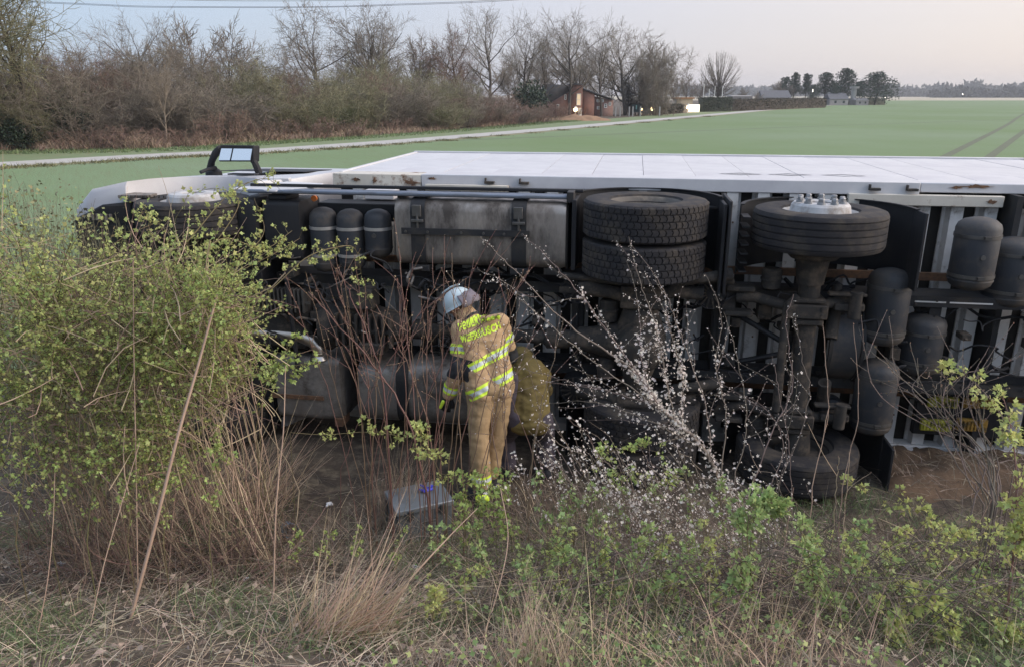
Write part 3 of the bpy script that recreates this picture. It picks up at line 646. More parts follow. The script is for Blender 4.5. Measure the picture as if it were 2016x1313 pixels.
MB().box((-.66, .30, 1.72), (-.635, .84, 2.50)).build('mud_flap', M['black'], truck, bevel=.006)
MB().box((-.70, .33, 1.70), (-.67, .80, 2.47)).build('mud_flap', M['black'], truck, bevel=.006)
MB().box((.86, .30, -.06), (.885, .62, .42)).build('mud_flap', M['black'], truck, bevel=.006)
MB().box((-1.94, .42, 1.86), (-1.90, .95, 2.47)).build('mud_flap', M['black'], truck, bevel=.006)
MB().box((-1.86, .70, 2.38), (-.66, .80, 2.395)).build('mudguard_stay', M['chassis'], truck)
# wheel chocks in their holder --------------------------
hk = empty('chock_holder', (0, 0, 0), 0, truck)
MB().box((1.28, 1.05, .26), (2.05, 1.13, .70)).build('holder_plate', M['black'], hk, bevel=.01)
for l0, l1, v0, v1, m_ in ((1.36, 1.62, .56, .66, 'yplas'), (1.66, 1.93, .57, .66, 'oplas'), (1.33, 1.60, .32, .43, 'yplas'), (1.64, 1.90, .34, .46, 'oplas')):
    MB().box((l0, 1.0, v0), (l1, 1.045, v1)).build('reflector_block', M[m_], hk, bevel=.006)
    b = MB(); x = l0 + .02
    while x < l1 - .03:
        b.box((x, .985, v0 + .015), (x + .014, .999, v1 - .02)); x += .032
    b.box((l0 + .015, .99, v0 + .05), (l1 - .015, .998, v0 + .06)); b.build('block_ribs', M[m_], hk)
# cab ---------------------------------------------------
cab = empty('cab', (0, 0, 0), 0, truck)
def vtop(l, d):
    v = 2.54 - .03 * max(0, d - .8) - .03 * max(0, d - 2) 
    x = max(0, -6.18 - l) / .62; v -= .30 * min(1.2, x) ** 2.2
    return v
arch = [(-5.52 + .60 * math.cos(math.radians(a)), .62 + .60 * math.sin(math.radians(a))) for a in range(12, 175, 9)]
prof = [(-4.72, 3.35), (-4.70, 2.0), (-4.72, 1.05), (-4.88, .80)] + arch + [(-6.16, .52), (-6.5, .46), (-6.74, .55), (-6.80, .9), (-6.82, 1.4), (-6.74, 2.1), (-6.5, 2.8), (-6.2, 3.3), (-5.9, 3.4)]
# side skin as a dense loft
b = MB(); n = len(prof); rows = [0, .03, .5, .85, .95, .985, 1.0]; P = []
cxl, cxd = -5.6, 1.9
for k, s in enumerate(rows):
    for l, d in prof:
        vt = vtop(l, d); ins = (0, 0, 0, 0, 0, .01, .03)[k]; ll = l + (cxl - l) * ins; dd = d + (cxd - d) * ins * .6
        P.append((ll, dd, .02 + (vt - .02) * s))
b.q(P, [(j * n + i, j * n + (i + 1) % n, (j + 1) * n + (i + 1) % n, (j + 1) * n + i) for j in range(len(rows) - 1) for i in range(n)] + [tuple(range(n))[::-1]])
cf = []                                         # top cap as a fan of the side outline
b.f.append(tuple((len(rows) - 1) * n + i for i in range(n)))
b.build('cab_shell', M['white'], cab, 40)
def face_slab(pts, v_in, th, name, m_, parent=cab, bev=.006):
    return MB().prism(pts, lambda a, c: (a, c, vtop(a, c) + v_in), lambda a, c: (a, c, vtop(a, c) + v_in + th)).build(name, m_, parent, bevel=bev)
face_slab([(-6.0, 1.98), (-5.0, 1.98), (-5.0, 2.75), (-5.85, 2.75)], .002, .006, 'side_window', M['black'])
face_slab([(-5.60, 1.40), (-5.30, 1.40), (-5.30, 1.52), (-5.60, 1.52)], .003, .015, 'door_handle', M['black'])
face_slab([(-4.98, .95), (-4.73, .98), (-4.73, 1.04), (-4.98, 1.02)], -.02, .035, 'rear_trim', M['white'])
MB().box((-6.15, .50, .1), (-4.95, 1.1, 2.1)).build('wheel_bay', M['floor'], cab)
# underside of the bumper: dark grey plastic
MB().prism([(-6.70, .60), (-6.66, .40), (-6.30, .36), (-6.08, .45), (-6.06, .60)], lambda a, c: (a, c, .10), lambda a, c: (a, c, 2.36 - (max(0, -6.3 - a) * .45))).build('bumper', M['black'], cab, bevel=.03)
MB().prism([(-6.62, .385), (-6.20, .36), (-6.15, .42), (-6.62, .45)], lambda a, c: (a, c, 1.55), lambda a, c: (a, c, 2.15)).build('fog_lamp_recess', M['floor'], cab)
for k in range(5): MB().box((-6.42 + .045 * k, .345, 2.20), (-6.395 + .045 * k, .358, 2.26)).build('step_tread', M['alu'], cab)
MB().prism([(-6.16, .40), (-5.88, .44), (-5.90, .62), (-6.16, .62)], lambda a, c: (a, c, 2.40), lambda a, c: (a, c, 2.43)).build('step_plate', M['alu'], cab, bevel=.005)
b = MB()
for i in range(12): b.cyl((-6.12 + i * .045, .405 + .003 * i, 2.405), (-6.12 + i * .045, .41 + .003 * i, 2.428), .008, n=6)
b.build('step_holes', M['floor'], cab)
MB().prism([(-4.95, .50), (-4.86, .50), (-4.78, 1.0), (-4.95, 1.0)], lambda a, c: (a, c, .2), lambda a, c: (a, c, 2.40)).build('rear_mudguard', M['black'], cab, bevel=.01)
MB().box((-6.1, .75, .2), (-5.0, .95, 1.0)).box((-6.1, .75, 1.5), (-5.0, .95, 2.0)).build('cab_underframe', M['chassis'], cab, bevel=.03)
MB().tube([(-5.52, .60, .35), (-5.52, .66, .9), (-5.52, .66, 1.6), (-5.52, .60, 2.1)], [.07, .06, .06, .07], 14).build('front_axle', M['cast'], truck)
# mirror ------------------------------------------------
mi = empty('wing_mirror', (0, 0, 0), 0, truck)
c0 = [np.array((*T(px, py, 1.75),)) for px, py in ((433, 286), (500, 287), (499, 319), (430, 319))]
cen = sum(c0) / 4
MB().prism([tuple(cen + (p - cen) * 1.0) for p in c0], lambda a, c: (a, 1.75, c), lambda a, c: (a + .01, 1.87, c - .01)).build('housing', M['black'], mi, bevel=.012)
sp = .42
def quadp(u, v): return (c0[0] * (1 - u) + c0[1] * u) * (1 - v) + (c0[3] * (1 - u) + c0[2] * u) * v
for u0, u1 in ((.05, .37), (.41, .95)):
    P = [quadp(u0, .10), quadp(u1, .10), quadp(u1, .90), quadp(u0, .90)]
    MB().prism([tuple(p) for p in P], lambda a, c: (a, 1.735 + (c - cen[1]) * .3, c), lambda a, c: (a, 1.745 + (c - cen[1]) * .3, c)).build('mirror_glass', M['glass'], mi)
def Tp(px, py, D): l, v = T(px, py, D); return (l, D, v)
MB().tube([Tp(434, 292, 1.78), Tp(424, 303, 1.8), Tp(417, 318, 1.82), Tp(413, 340, 1.85)], [.035, .04, .036, .045], 10).build('mirror_arm', M['black'], mi)
MB().tube([Tp(495, 312, 1.78), Tp(502, 322, 1.8), Tp(510, 341, 1.85)], [.03, .034, .04], 10).build('mirror_arm', M['black'], mi)
MB().lathe(Tp(421, 342, 1.85), (0, 0, 1), [(.09, -.03), (.085, .02), (.05, .05), (.03, .06), (0, .06)], 20).build('mirror_mount', M['black'], mi)
MB().tube([Tp(395, 340, 1.6), Tp(410, 334, 1.7), Tp(425, 331, 1.8)], .02, 8).build('mirror_bracket', M['black'], mi)
# earth pushed up against the box
b = MB(); P = []; nx_, ny_ = 40, 12
for j in range(ny_ + 1):
    for i in range(nx_ + 1):
        x = 3.05 + i * .085; t = j / ny_; y = 5.80 + t * 1.15 - (x - 3) * .14
        P.append((x, y, gh(x, y) - .05 + .25 * math.sin(math.pi * min(1, t * 1.0)) ** .8 * min(1, i / 7) * (.8 + .5 * noise.noise(Vector((x * 2, y * 2, 1)))) + .07 * noise.noise(Vector((x * 6, y * 6, 1))) + .03 * noise.noise(Vector((x * 19, y * 19, 1)))))
props(link('soil_mound', np_mesh('soil_mound', P, [(j * (nx_ + 1) + i, j * (nx_ + 1) + i + 1, (j + 1) * (nx_ + 1) + i + 1, (j + 1) * (nx_ + 1) + i) for j in range(ny_) for i in range(nx_)],
      mat('sandy_soil', (.15, .092, .055), (.085, .056, .036), 5, .95, bump=.9, bscale=22, world=True), True)), 'reddish brown soil pushed up against the box', kind='structure')
# ------------------------------------------------------------------ plant tools
class Tub:
    def __init__(s): s.d = {}
    def add(s, pts, r0, r1):
        pts = np.asarray(pts, float); s.d.setdefault(len(pts), []).append((pts, r0, r1))
    def arrays(s, sides=3):
        VV, FF, off = [], [], 0
        for k, L in s.d.items():
            P = np.array([a[0] for a in L]); m = len(L); r = np.array([np.linspace(a[1], a[2], k) for a in L])
            t = P[:, -1] - P[:, 0]; t /= np.linalg.norm(t, axis=1)[:, None] + 1e-9
            ref = np.where(np.abs(t[:, 2:3]) > .9, np.array([[1., 0, 0]]), np.array([[0, 0, 1.]]))
            u = np.cross(t, ref); u /= np.linalg.norm(u, axis=1)[:, None] + 1e-9; v = np.cross(t, u)
            a = np.arange(sides) * 2 * np.pi / sides
            ring = u[:, None, None, :] * np.cos(a)[None, None, :, None] + v[:, None, None, :] * np.sin(a)[None, None, :, None]
            V = P[:, :, None, :] + ring * r[:, :, None, None]
            VV.append(V.reshape(-1, 3))
            idx = np.arange(m * k * sides).reshape(m, k, sides) + off; nx = np.roll(idx, -1, axis=2)
            FF.append(np.stack([idx[:, :-1], nx[:, :-1], nx[:, 1:], idx[:, 1:]], -1).reshape(-1, 4)); off += m * k * sides
        return np.concatenate(VV), np.concatenate(FF)
    def mesh(s, name, mt, sides=3, sm=True):
        V, F = s.arrays(sides); return np_mesh(name, V, F, mt, sm)
def norm(a): return a / (np.linalg.norm(a, axis=-1, keepdims=True) + 1e-9)
# leaf templates: vertices with y along the leaf, triangles
LOBED = (np.array([(0, 0, 0), (-.30, .22, .05), (-.52, .50, .02), (-.22, .55, .07), (0, 1.0, -.06), (.22, .55, .07), (.52, .50, .02), (.30, .22, .05)]),
         np.array([(0, 1, 3), (1, 2, 3), (0, 3, 5), (3, 4, 5), (0, 5, 7), (5, 6, 7)]))
OVAL = (np.array([(0, 0, 0), (-.28, .42, .08), (0, 1.0, -.05), (.28, .42, .08)]), np.array([(0, 1, 3), (1, 2, 3)]))
def petals(n=5):
    V = [(0, 0, 0)]; F = []
    for i in range(n):
        a = 2 * math.pi * i / n; 
        for da, r, z in ((-.5, .62, .12), (0, 1.0, .22), (.5, .62, .12)): V.append((r * math.cos(a + da), r * math.sin(a + da), z))
        k = 1 + 3 * i; F += [(0, k, k + 1), (0, k + 1, k + 2)]
    return np.array(V), np.array(F)
FLOWER = petals()
def scatter(tpl, P, D, S, rng, upb=.6):
    tv, tf = tpl; P = np.asarray(P, float); n = len(P); D = norm(np.asarray(D, float)); S = np.asarray(S, float)
    up = norm(rng.normal(0, 1, (n, 3)) * .7 + np.array([0, -.35, upb])); x = norm(np.cross(D, up)); z = np.cross(x, D)
    V = P[:, None] + S[:, None, None] * (tv[None, :, 0:1] * x[:, None] + tv[None, :, 1:2] * D[:, None] + tv[None, :, 2:3] * z[:, None])
    F = tf[None] + (np.arange(n) * len(tv))[:, None, None]
    return V.reshape(-1, 3), F.reshape(-1, 3)
def blades(P, D, Lg, wd, rng, droop=.5, seg=4):
    P = np.asarray(P, float); n = len(P); D = norm(D); side = norm(np.cross(D, rng.normal(0, 1, (n, 3)))) ; t = np.linspace(0, 1, seg)
    hz = norm(D * np.array([1, 1, .0]) + rng.normal(0, .25, (n, 3)) * np.array([1, 1, 0])) 
    C = P[:, None] + Lg[:, None, None] * (D[:, None] * t[None, :, None] + (droop * np.ones(n))[:, None, None] * (hz[:, None] * .55 - np.array([0, 0, .5])) * (t ** 2)[None, :, None])
    wv = np.asarray(wd)[:, None, None] * side[:, None] * (1 - t * .92)[None, :, None] * .5
    V = np.stack([C - wv, C + wv], 2).reshape(-1, 3)
    idx = np.arange(n * seg * 2).reshape(n, seg, 2)
    F = np.stack([idx[:, :-1, 0], idx[:, :-1, 1], idx[:, 1:, 1], idx[:, 1:, 0]], -1).reshape(-1, 4)
    return V, F
def curve(a, b, bow, n=6, wob=0, rng=None):
    a, b, bow = np.array(a, float), np.array(b, float), np.array(bow, float); t = np.linspace(0, 1, n)[:, None]
    p = a + (b - a) * t + bow * (4 * t * (1 - t))
    if wob: p[1:-1] += rng.normal(0, wob, (n - 2, 3))
    return p
bark = dict(
 trunk=mat('dark_trunk_bark', (.105, .088, .075), (.065, .055, .047), 6, .95),
 grey=mat('grey_brown_bark', (.235, .20, .155), (.16, .135, .105), 8, .95, island=.25),
 red=mat('reddish_twigs', (.235, .155, .115), (.16, .11, .085), 8, .9, island=.3),
 olive=mat('olive_twigs', (.24, .225, .13), (.18, .165, .10), 8, .95, island=.3),
 dark=mat('dark_bark', (.055, .048, .042), (.038, .033, .030), 8, .95, island=.2),
 straw=mat('dry_stalk', (.46, .35, .24), (.33, .24, .165), 5, .85, island=.25),
 budtwig=mat('budding_twig_bark', (.24, .135, .095), (.15, .09, .065), 14, .7, island=.2),
 thorn=mat('blackthorn_bark', (.23, .18, .145), (.13, .10, .08), 12, .8, island=.2),
 green=mat('green_stem', (.15, .14, .055), (.12, .09, .045), 9, .8, island=.25),
)
leafm = dict(
 fresh=mat('fresh_leaf', (.45, .51, .17), (.32, .40, .13), 7, .6, island=.38, trans=.45),
 yellow=mat('young_yellow_leaf', (.55, .56, .21), (.42, .46, .16), 7, .6, island=.3, trans=.45),
 bright=mat('bright_leaf', (.36, .44, .17), (.27, .35, .135), 7, .55, island=.35, trans=.4),
 dark=mat('evergreen_leaf', (.030, .052, .026), (.020, .034, .018), 5, .7, island=.3),
 pine=mat('pine_needles', (.030, .055, .035), (.020, .038, .026), 3, .8, island=.35),
 budgreen=mat('opening_buds', (.15, .16, .062), (.11, .125, .05), 5, .8, island=.3, trans=.2),
 bloom=mat('white_blossom', (.85, .79, .72), (.76, .66, .58), 9, .7, island=.12, trans=.3),
 bud=mat('leaf_bud', (.26, .16, .10), (.18, .12, .07), 9, .7, island=.2),
 grassg=mat('green_grass', (.12, .18, .075), (.17, .21, .095), 2, .8, island=.4, trans=.2, world=True),
 tan=mat('tan_tussock_grass', (.68, .52, .37), (.50, .36, .25), 3, .85, island=.35, trans=.3, world=True),
 grassd=mat('dry_grass', (.54, .42, .30), (.34, .255, .175), 3, .85, island=.4, trans=.15, world=True),
 litter=mat('straw_litter', (.50, .41, .31), (.24, .19, .14), 4, .9, island=.5, world=True),
 reed=mat('reddish_dead_grass', (.37, .275, .195), (.28, .205, .145), .6, .9, island=.35, world=True),
)
# ------------------------------------------------------------------ bare trees
def grow(tub, rng, p, d, L, r, lv, spec):
    n = spec['n'][lv]; pts = [np.array(p)]; q = np.array(d, float)
    for i in range(n - 1):
        q = q + rng.normal(0, spec['wig'][lv], 3) + np.array([0, 0, spec['trop'][lv]]); q /= np.linalg.norm(q); pts.append(pts[-1] + q * L / (n - 1))
    pts = np.array(pts); r = max(r, spec['rmin']); tip = max(r * spec['tap'][lv], spec['rmin'] * .8); tub[0 if lv < 2 else 1].add(pts, r, tip)
    if lv + 1 >= len(spec['n']): return
    m = spec['kids'][lv]; m = int(m * rng.uniform(.8, 1.25)) if lv else m
    for k in range(m):
        t = spec['t0'][lv] + (1 - spec['t0'][lv]) * ((k + rng.random()) / m if k < m - 1 else 1.0); f = t * (n - 1); i = min(int(f), n - 2); b = pts[i] + (pts[i + 1] - pts[i]) * (f - i)
        ax = pts[i + 1] - pts[i]; ax /= np.linalg.norm(ax); s = rng.normal(0, 1, 3); s -= ax * s.dot(ax); s /= np.linalg.norm(s)
        a = math.radians(spec['ang'][lv] * rng.uniform(.6, 1.25) * (1 if k < m - 1 else .25))
        dd = ax * math.cos(a) + s * math.sin(a)
        grow(tub, rng, b, dd, L * spec['len'][lv] * rng.uniform(.7, 1.15) * (1 - .35 * (t - spec['t0'][lv]) if lv == 0 else 1), (r + (tip - r) * t) * spec['rad'][lv], lv + 1, spec)
TREE = dict(rmin=.013, n=[9, 6, 5, 4, 3], wig=[.07, .12, .16, .2, .2], trop=[.04, .10, .06, .04, .02], tap=[.35, .35, .35, .4, .5], kids=[11, 7, 6, 5], t0=[.30, .25, .2, .15], ang=[48, 42, 45, 42], len=[.50, .50, .48, .50], rad=[.55, .55, .6, .7])
def tree_meshes(nm, seed, H, r, spec, mt):
    rng = np.random.default_rng(seed); t = [Tub(), Tub()]
    s = dict(TREE); s.update(spec); grow(t, rng, (0, 0, -.3), (0, 0, 1), H * s.get('frac', .8), r, 0, s)
    return t[0].mesh(nm + '_trunk', bark['trunk'], 6), t[1].mesh(nm + '_crown', mt, 3)
def place(nm, meshes, loc, s, rz, label, cat, group=None, mats=None, names=('trunk', 'crown')):
    o = empty(nm, loc, rz); o.scale = s if isinstance(s, tuple) else (s, s, s); props(o, label, cat, group)
    for n_, m in zip(names, meshes):
        if m is None: continue
        c = link(n_, m, None, o)
        if mats and not (n_ == 'trunk' and nm == 'bare_tree'):
            c.material_slots[0].link = 'OBJECT'; c.material_slots[0].material = mats
    return o
tall = [tree_meshes('tall', 3 + k, 14, .27, dict(frac=.82, kids=[15, 7, 6, 4], ang=[48, 42, 45, 42], len=[.60, .52, .5, .5]), bark['grey']) for k in range(3)]
oak = [tree_meshes('oak', 21 + k, 13, .26, dict(frac=.62, kids=[15, 8, 6, 5], t0=[.22, .2, .15, .1], ang=[62, 45, 50, 45], len=[.72, .52, .45, .5], trop=[.03, .07, .03, .02, 0]), bark['grey']) for k in range(2)]
round_t = tree_meshes('round', 41, 12, .25, dict(frac=.85, kids=[30, 9, 7, 4], wig=[.01, .03, .06, .08, .1], t0=[.20, .15, .1, .1], ang=[62, 24, 25, 25], len=[.56, .5, .42, .4], trop=[0, .09, .04, .02, 0]), bark['grey'])
def globe_tree(H, R, n):
    rng = np.random.default_rng(44); A, B = Tub(), Tub(); A.add(curve((0, 0, -.2), (0, 0, H * .55), (0, 0, 0), 6), .24, .10)
    for k in range(n):
        u = norm(rng.normal(0, 1, 3) + np.array([0, 0, .25])); tgt = np.array([0, 0, H * .59]) + u * np.array([R, R, H * .41]) * rng.uniform(.9, 1.02); z0 = H * rng.uniform(.20, .45)
        P = curve((0, 0, z0), tgt, np.array([u[0] * R * .06, u[1] * R * .06, -.02 * H]), 8, .05, rng); A.add(P, .05, .014)
        for j in range(9):
            i = rng.integers(3, 8); d = norm(norm(P[7] - P[3]) + rng.normal(0, .38, 3)); l = rng.uniform(.6, 1.5); q_ = P[i] + d * l; lim = (q_ - np.array([0, 0, H * .59])) / np.array([R, R, H * .41]); 
            if np.linalg.norm(lim) > 1.06: continue
            B.add(curve(P[i], q_, rng.normal(0, .05, 3), 4), .018, .012)
    return A.mesh('globe_trunk', bark['trunk'], 5), B.mesh('globe_crown', bark['grey'], 3)
round_t = globe_tree(12, 4.4, 120)
far_t = [tree_meshes('far', 51 + k, 10, .16, dict(n=[7, 5, 4, 3], kids=[16, 9, 9], frac=.75, rmin=.022), bark['grey']) for k in range(2)]
def tx(px, Y): return ray(px, 200)[0] / ray(px, 200)[1] * Y
def th(py, Y): r = ray(1008, py); return EYE + r[2] / r[1] * Y
rt = random.Random(4)
TR = [  # pixel x, top y, distance, kind, label
 (620, 12, 96, oak[0], 'broad bare tree, leftmost of the tall ones standing above the scrub'),
 (712, 14, 100, tall[0], 'bare tree with upswept fan crown just right of the broad bare tree'),
 (735, 18, 104, oak[1], 'wide bare crown overlapping the upswept tree above the scrub'),
 (825, 78, 108, far_t[0], 'small thin bare tree between the wide crown and the twin birch like trees'),
 (868, 40, 108, tall[1], 'slim bare tree on the left of the pair rising behind the scrub'),
 (905, 55, 104, oak[0], 'low dense reddish bare tree right of the slim bare tree'),
 (965, 14, 112, tall[2], 'solitary slim bare tree with narrow vase crown'),
 (1032, 36, 122, tall[0], 'bare tree leftmost of the row in front of the brick house'),
 (1078, 40, 126, tall[1], 'leaning bare tree standing left of the brick house gable'),
 (1120, 26, 124, tall[2], 'tallest bare tree, standing in front of the brick house'),
 (1150, 42, 132, tall[0], 'bare tree with forked trunk right of the tallest one'),
 (1185, 38, 128, tall[1], 'bare tree over the right end of the brick house'),
 (1232, 52, 134, oak[1], 'bare spreading tree between house and lit garden lamps'),
 (1285, 76, 138, far_t[1], 'bare tree leaning over the garden lamps'),
 (398, 50, 74, far_t[0], 'small bare tree poking above the left scrub'),
 (460, 46, 78, far_t[1], 'slender forked bare tree poking above the scrub, left of the broad one'),
 (290, 26, 66, tall[2], 'thin leaning bare tree above the left scrub'),
]
for px, py, Y, ms, lb in TR:
    x = tx(px, Y); h = th(py, Y) * 1.13; zs = [v.co.z for v in ms[1].vertices]; s = h / max(zs)
    place('bare_tree', ms, (x, Y, -.1), (s * rt.uniform(1.05, 1.2), s * 1.1, s), rt.uniform(0, 6.28), lb, 'tree', 'bare trees behind the scrub', bark['red'] if 'reddish' in lb else None)
# big tree leaving the frame at the top left
def spec_big(): return dict(n=[8, 7, 5, 4, 3], frac=.6, kids=[15, 10, 8, 5], t0=[.16, .15, .12, .1], ang=[66, 45, 50, 45], len=[.85, .52, .45, .45], trop=[.02, .05, .02, 0, 0])
big = tree_meshes('big', 77, 13, .30, spec_big(), bark['olive'])
place('bare_tree', big, (tx(-60, 48), 48, 0), (1.35, 1.35, 1.15), .4, 'large spreading bare tree cut off by the top left corner', 'tree')
place('bare_tree', oak[0], (tx(60, 52), 52, 0), (1.0, 1.0, 1.0), 2.4, 'greyish bare tree behind the large one at the left edge', 'tree', None, bark['olive'])
place('bare_tree', round_t, (tx(1413, 178), 178, 0), th(98, 178) / 12, 0, 'perfectly round crowned bare tree beside the flagpoles', 'tree', None, bark['grey'])
# ------------------------------------------------------------------ scrub belt
def scrub_meshes(seed, H, R, stems, twigs, fine):
    rng = np.random.default_rng(seed); A, B = Tub(), Tub()
    for s in range(stems):
        a = rng.uniform(0, 6.28); rr_ = R * math.sqrt(rng.random()) * .55; base = np.array([rr_ * math.cos(a), rr_ * math.sin(a), -.2]); h = H * rng.uniform(.6, 1.0)
        top = base + np.array([math.cos(a) * R * rng.uniform(.1, .75), math.sin(a) * R * rng.uniform(.1, .75), h])
        P = curve(base, top, rng.normal(0, .12 * h, 3) * np.array([1, 1, .3]), 7, .05, rng); A.add(P, rng.uniform(.03, .07), .01)
        for k in range(twigs):
            t = rng.uniform(.12, 1); i = min(int(t * 6), 5); b = P[i] + (P[i + 1] - P[i]) * (t * 6 - i)
            d = norm(rng.normal(0, 1, 3) + np.array([0, 0, .55])); l = H * rng.uniform(.10, .26); Q = curve(b, b + d * l, rng.normal(0, .08 * l, 3), 4); B.add(Q, .014, .007)
            for j in range(fine):
                tt = rng.uniform(.2, 1); c = Q[min(int(tt * 3), 2)]; dd = norm(d + rng.normal(0, .8, 3)); B.add(curve(c, c + dd * l * rng.uniform(.3, .6), (0, 0, 0), 2), .008, .005)
    return A.mesh('scrub_stems', bark['grey'], 4), B.mesh('scrub_twigs', bark['grey'], 3)
scr = [scrub_meshes(100 + k, 6, 2.9, 16, 38, 8) for k in range(4)]
low = [scrub_meshes(130 + k, 2.6, 2.2, 22, 16, 6) for k in range(2)]
def leafball(seed, n, H, R, size, mt, shell=.5):
    rng = np.random.default_rng(seed); u = norm(rng.normal(0, 1, (n, 3))); r = (shell + (1 - shell) * rng.random(n)) ; cl = norm(rng.normal(0, 1, (14, 3)))
    k = cl[rng.integers(0, 14, n)]; p = u * .45 + k * .62 * rng.uniform(.7, 1.1, (n, 1)); P = p * np.array([R, R, H / 2]) * r[:, None] + np.array([0, 0, H * .5])
    V, F = scatter(OVAL, P, u + rng.normal(0, .5, (n, 3)), rng.uniform(.6, 1.3, n) * size, rng); return np_mesh('leaves', V, F, mt)
ivy = [leafball(200 + k, 2600, 3.2, 2.2, .22, leafm['dark']) for k in range(2)]
budm = [leafball(210 + k, 5200, 5.2, 2.7, .085, leafm['budgreen'], .35) for k in range(2)]
# belt centre line left -> right (x, y)
belt = spline([(-46, 40), (-36, 48), (-30, 53), (-25, 56.5), (-20, 62), (-14, 70), (-8, 80), (-3, 90), (2, 98)], 6)
topy = [(-100, 60), (0, 95), (150, 90), (210, 105), (300, 118), (380, 125), (450, 122), (520, 118), (600, 150), (700, 130), (800, 140), (870, 160), (930, 165), (1010, 190)]
def scrub_top(px): return float(np.interp(px, [a for a, b in topy], [b for a, b in topy]))
LB = ['brown', 'olive green', 'greyish', 'reddish brown']
rt = random.Random(9); cnt = 0
where = lambda px: 'at the left edge' if px < 120 else 'under the large corner tree' if px < 280 else 'above the lorry cab' if px < 560 else 'below the broad bare tree' if px < 760 else 'below the slim bare trees' if px < 960 else 'beside the brick house garden'
rowname = ['front', 'middle', 'back']; nrow = [0, 0, 0]
ORD = 'first second third fourth fifth sixth seventh eighth ninth tenth eleventh twelfth thirteenth fourteenth fifteenth sixteenth seventeenth eighteenth nineteenth twentieth twenty-first twenty-second twenty-third twenty-fourth twenty-fifth twenty-sixth twenty-seventh twenty-eighth'.split()
def ordn(r): nrow[r] += 1; return ORD[nrow[r] - 1] + ' from the left'
for row, off in enumerate((0, 3.6, 8.0)):
    for i in range(0, len(belt) - 1, 2 if row < 2 else 2):
        t = belt[min(i + 1, len(belt) - 1)] - belt[max(i - 1, 0)]; t /= np.linalg.norm(t); nn = np.array([-t[1], t[0]])
        p = belt[i] + nn * (off + rt.uniform(-.9, .9)) + t * rt.uniform(-.9, .9); px = CXP + FPX * p[0] / (p[1] * cP); h = th(scrub_top(px), p[1]) * rt.uniform(.76, 1.0) * (.85 if row == 0 else 1.1 if row == 1 else 1.3)
        ms = scr[(cnt * 3 + row) % 4]; c = LB.index('olive green') if 450 < px < 880 and rt.random() < .65 else rt.choice((0, 0, 2, 3)) if px > 150 else rt.choice((0, 1, 2))
        m_ = [bark['grey'], bark['olive'], bark['grey'], bark['red']][c]
        o = place('scrub_bush', ms, (p[0], p[1], 0), (rt.uniform(.95, 1.3), rt.uniform(.95, 1.3), h / 6.1), rt.uniform(0, 6.3),
                  '%s leafless bush, %s in the %s row of the thicket' % (LB[c], ordn(row), rowname[row]), 'bush', 'bushes of the thicket along the track', m_, ('stems', 'twigs'))
        if c == 1:
            b = link('leaves', budm[cnt % 2], None, o)
        cnt += 1
for k, (px, Y, s) in enumerate(((20, 51, 1.0), (95, 52, 1.05), (120, 55, 1.2), (560, 65, .8), (640, 69, .8), (30, 49, .7), (1050, 112, 1.7))):
    place('ivy_bush', (ivy[k % 2],), (tx(px, Y), Y, 0), s, k, ('lowest dark evergreen bush near the left edge', 'dark evergreen bush in the gap between the two left trees', 'largest dark evergreen bush under the corner tree', 'dark evergreen bush at the thicket foot right of the mirror', 'rightmost dark evergreen bush at the thicket foot', 'small dark evergreen bush hugging the left edge', 'dark evergreen bush beside the brick house')[k], 'bush', None, None, ('leaves',))
place('pale_dead_tree', tall[1], (tx(318, 53), 53, 0), (.30, .30, .33), 1.2, 'pale bare dead sapling leaning out of the thicket above the cab', 'tree', None, mat('pale_dead_wood', (.26, .21, .16), (.2, .16, .12), 8, .9))
rr = random.Random(8)
for k in range(12):
    px = (170, 260, 350, 430, 500, 600, 690, 770, 860, 930, 990, 1060)[k]; Yb = float(np.interp(px, (0, 300, 500, 700, 1000, 1100), (47.5, 49.5, 57, 65, 90, 103))) + 1.2
    place('bramble_bush', low[k % 2], (tx(px, Yb), Yb, 0), (1.1, .8, rr.uniform(.5, .95)), rr.uniform(0, 6), 'low tangled reddish bramble, %s from the left at the thicket edge' % ORD[k], 'bush', 'brambles along the thicket edge', bark['red'], ('stems', 'twigs'))
# reddish dead grass along the foot of the thicket
def along(n, lo, hi, seed):
    rng = np.random.default_rng(seed); c = spline([(-40, 42), (-31, 48), (-22.4, 50.5), (-18.4, 57.5), (-12.6, 65.5), (-4, 82), (3, 98), (8, 108)], 10); i = rng.integers(0, len(c) - 1, n); f = rng.random(n)[:, None]
    p = c[i] * (1 - f) + c[i + 1] * f; t = norm(c[i + 1] - c[i]); return np.concatenate([p + np.stack([-t[:, 1], t[:, 0]], 1) * rng.uniform(lo, hi, n)[:, None], np.zeros((n, 1))], 1), rng
P, rng = along(16000, -.2, 2.6, 5); n = len(P); clump = np.array([noise.noise(Vector((p[0] * .35, p[1] * .35, 2))) for p in P])
keep = clump > -.12; P = P[keep]; clump = clump[keep]; n = len(P)
V, F = blades(P, rng.normal(0, .28, (n, 3)) + np.array([0, 0, 1]), (.55 + .9 * np.clip(clump, 0, .6)) * rng.uniform(.6, 1.35, n), np.full(n, .045), rng, .5)
props(link('dead_grass', np_mesh('dead_grass', V, F, leafm['reed'])), 'reddish dead grass along the foot of the thicket', 'grass', kind='stuff')
P, rng = along(9000, -3.2, -.2, 6); n = len(P)
V, F = blades(P, rng.normal(0, .4, (n, 3)) + np.array([0, 0, 1]), rng.uniform(.12, .32, n), np.full(n, .05), rng, .5, 3)
props(link('verge_grass', np_mesh('verge_grass', V, F, leafm['grassg'])), 'short green grass on the strip between track and thicket', 'grass', kind='stuff')
P = []; rng = np.random.default_rng(12)                 # tufts on the field edge of the track
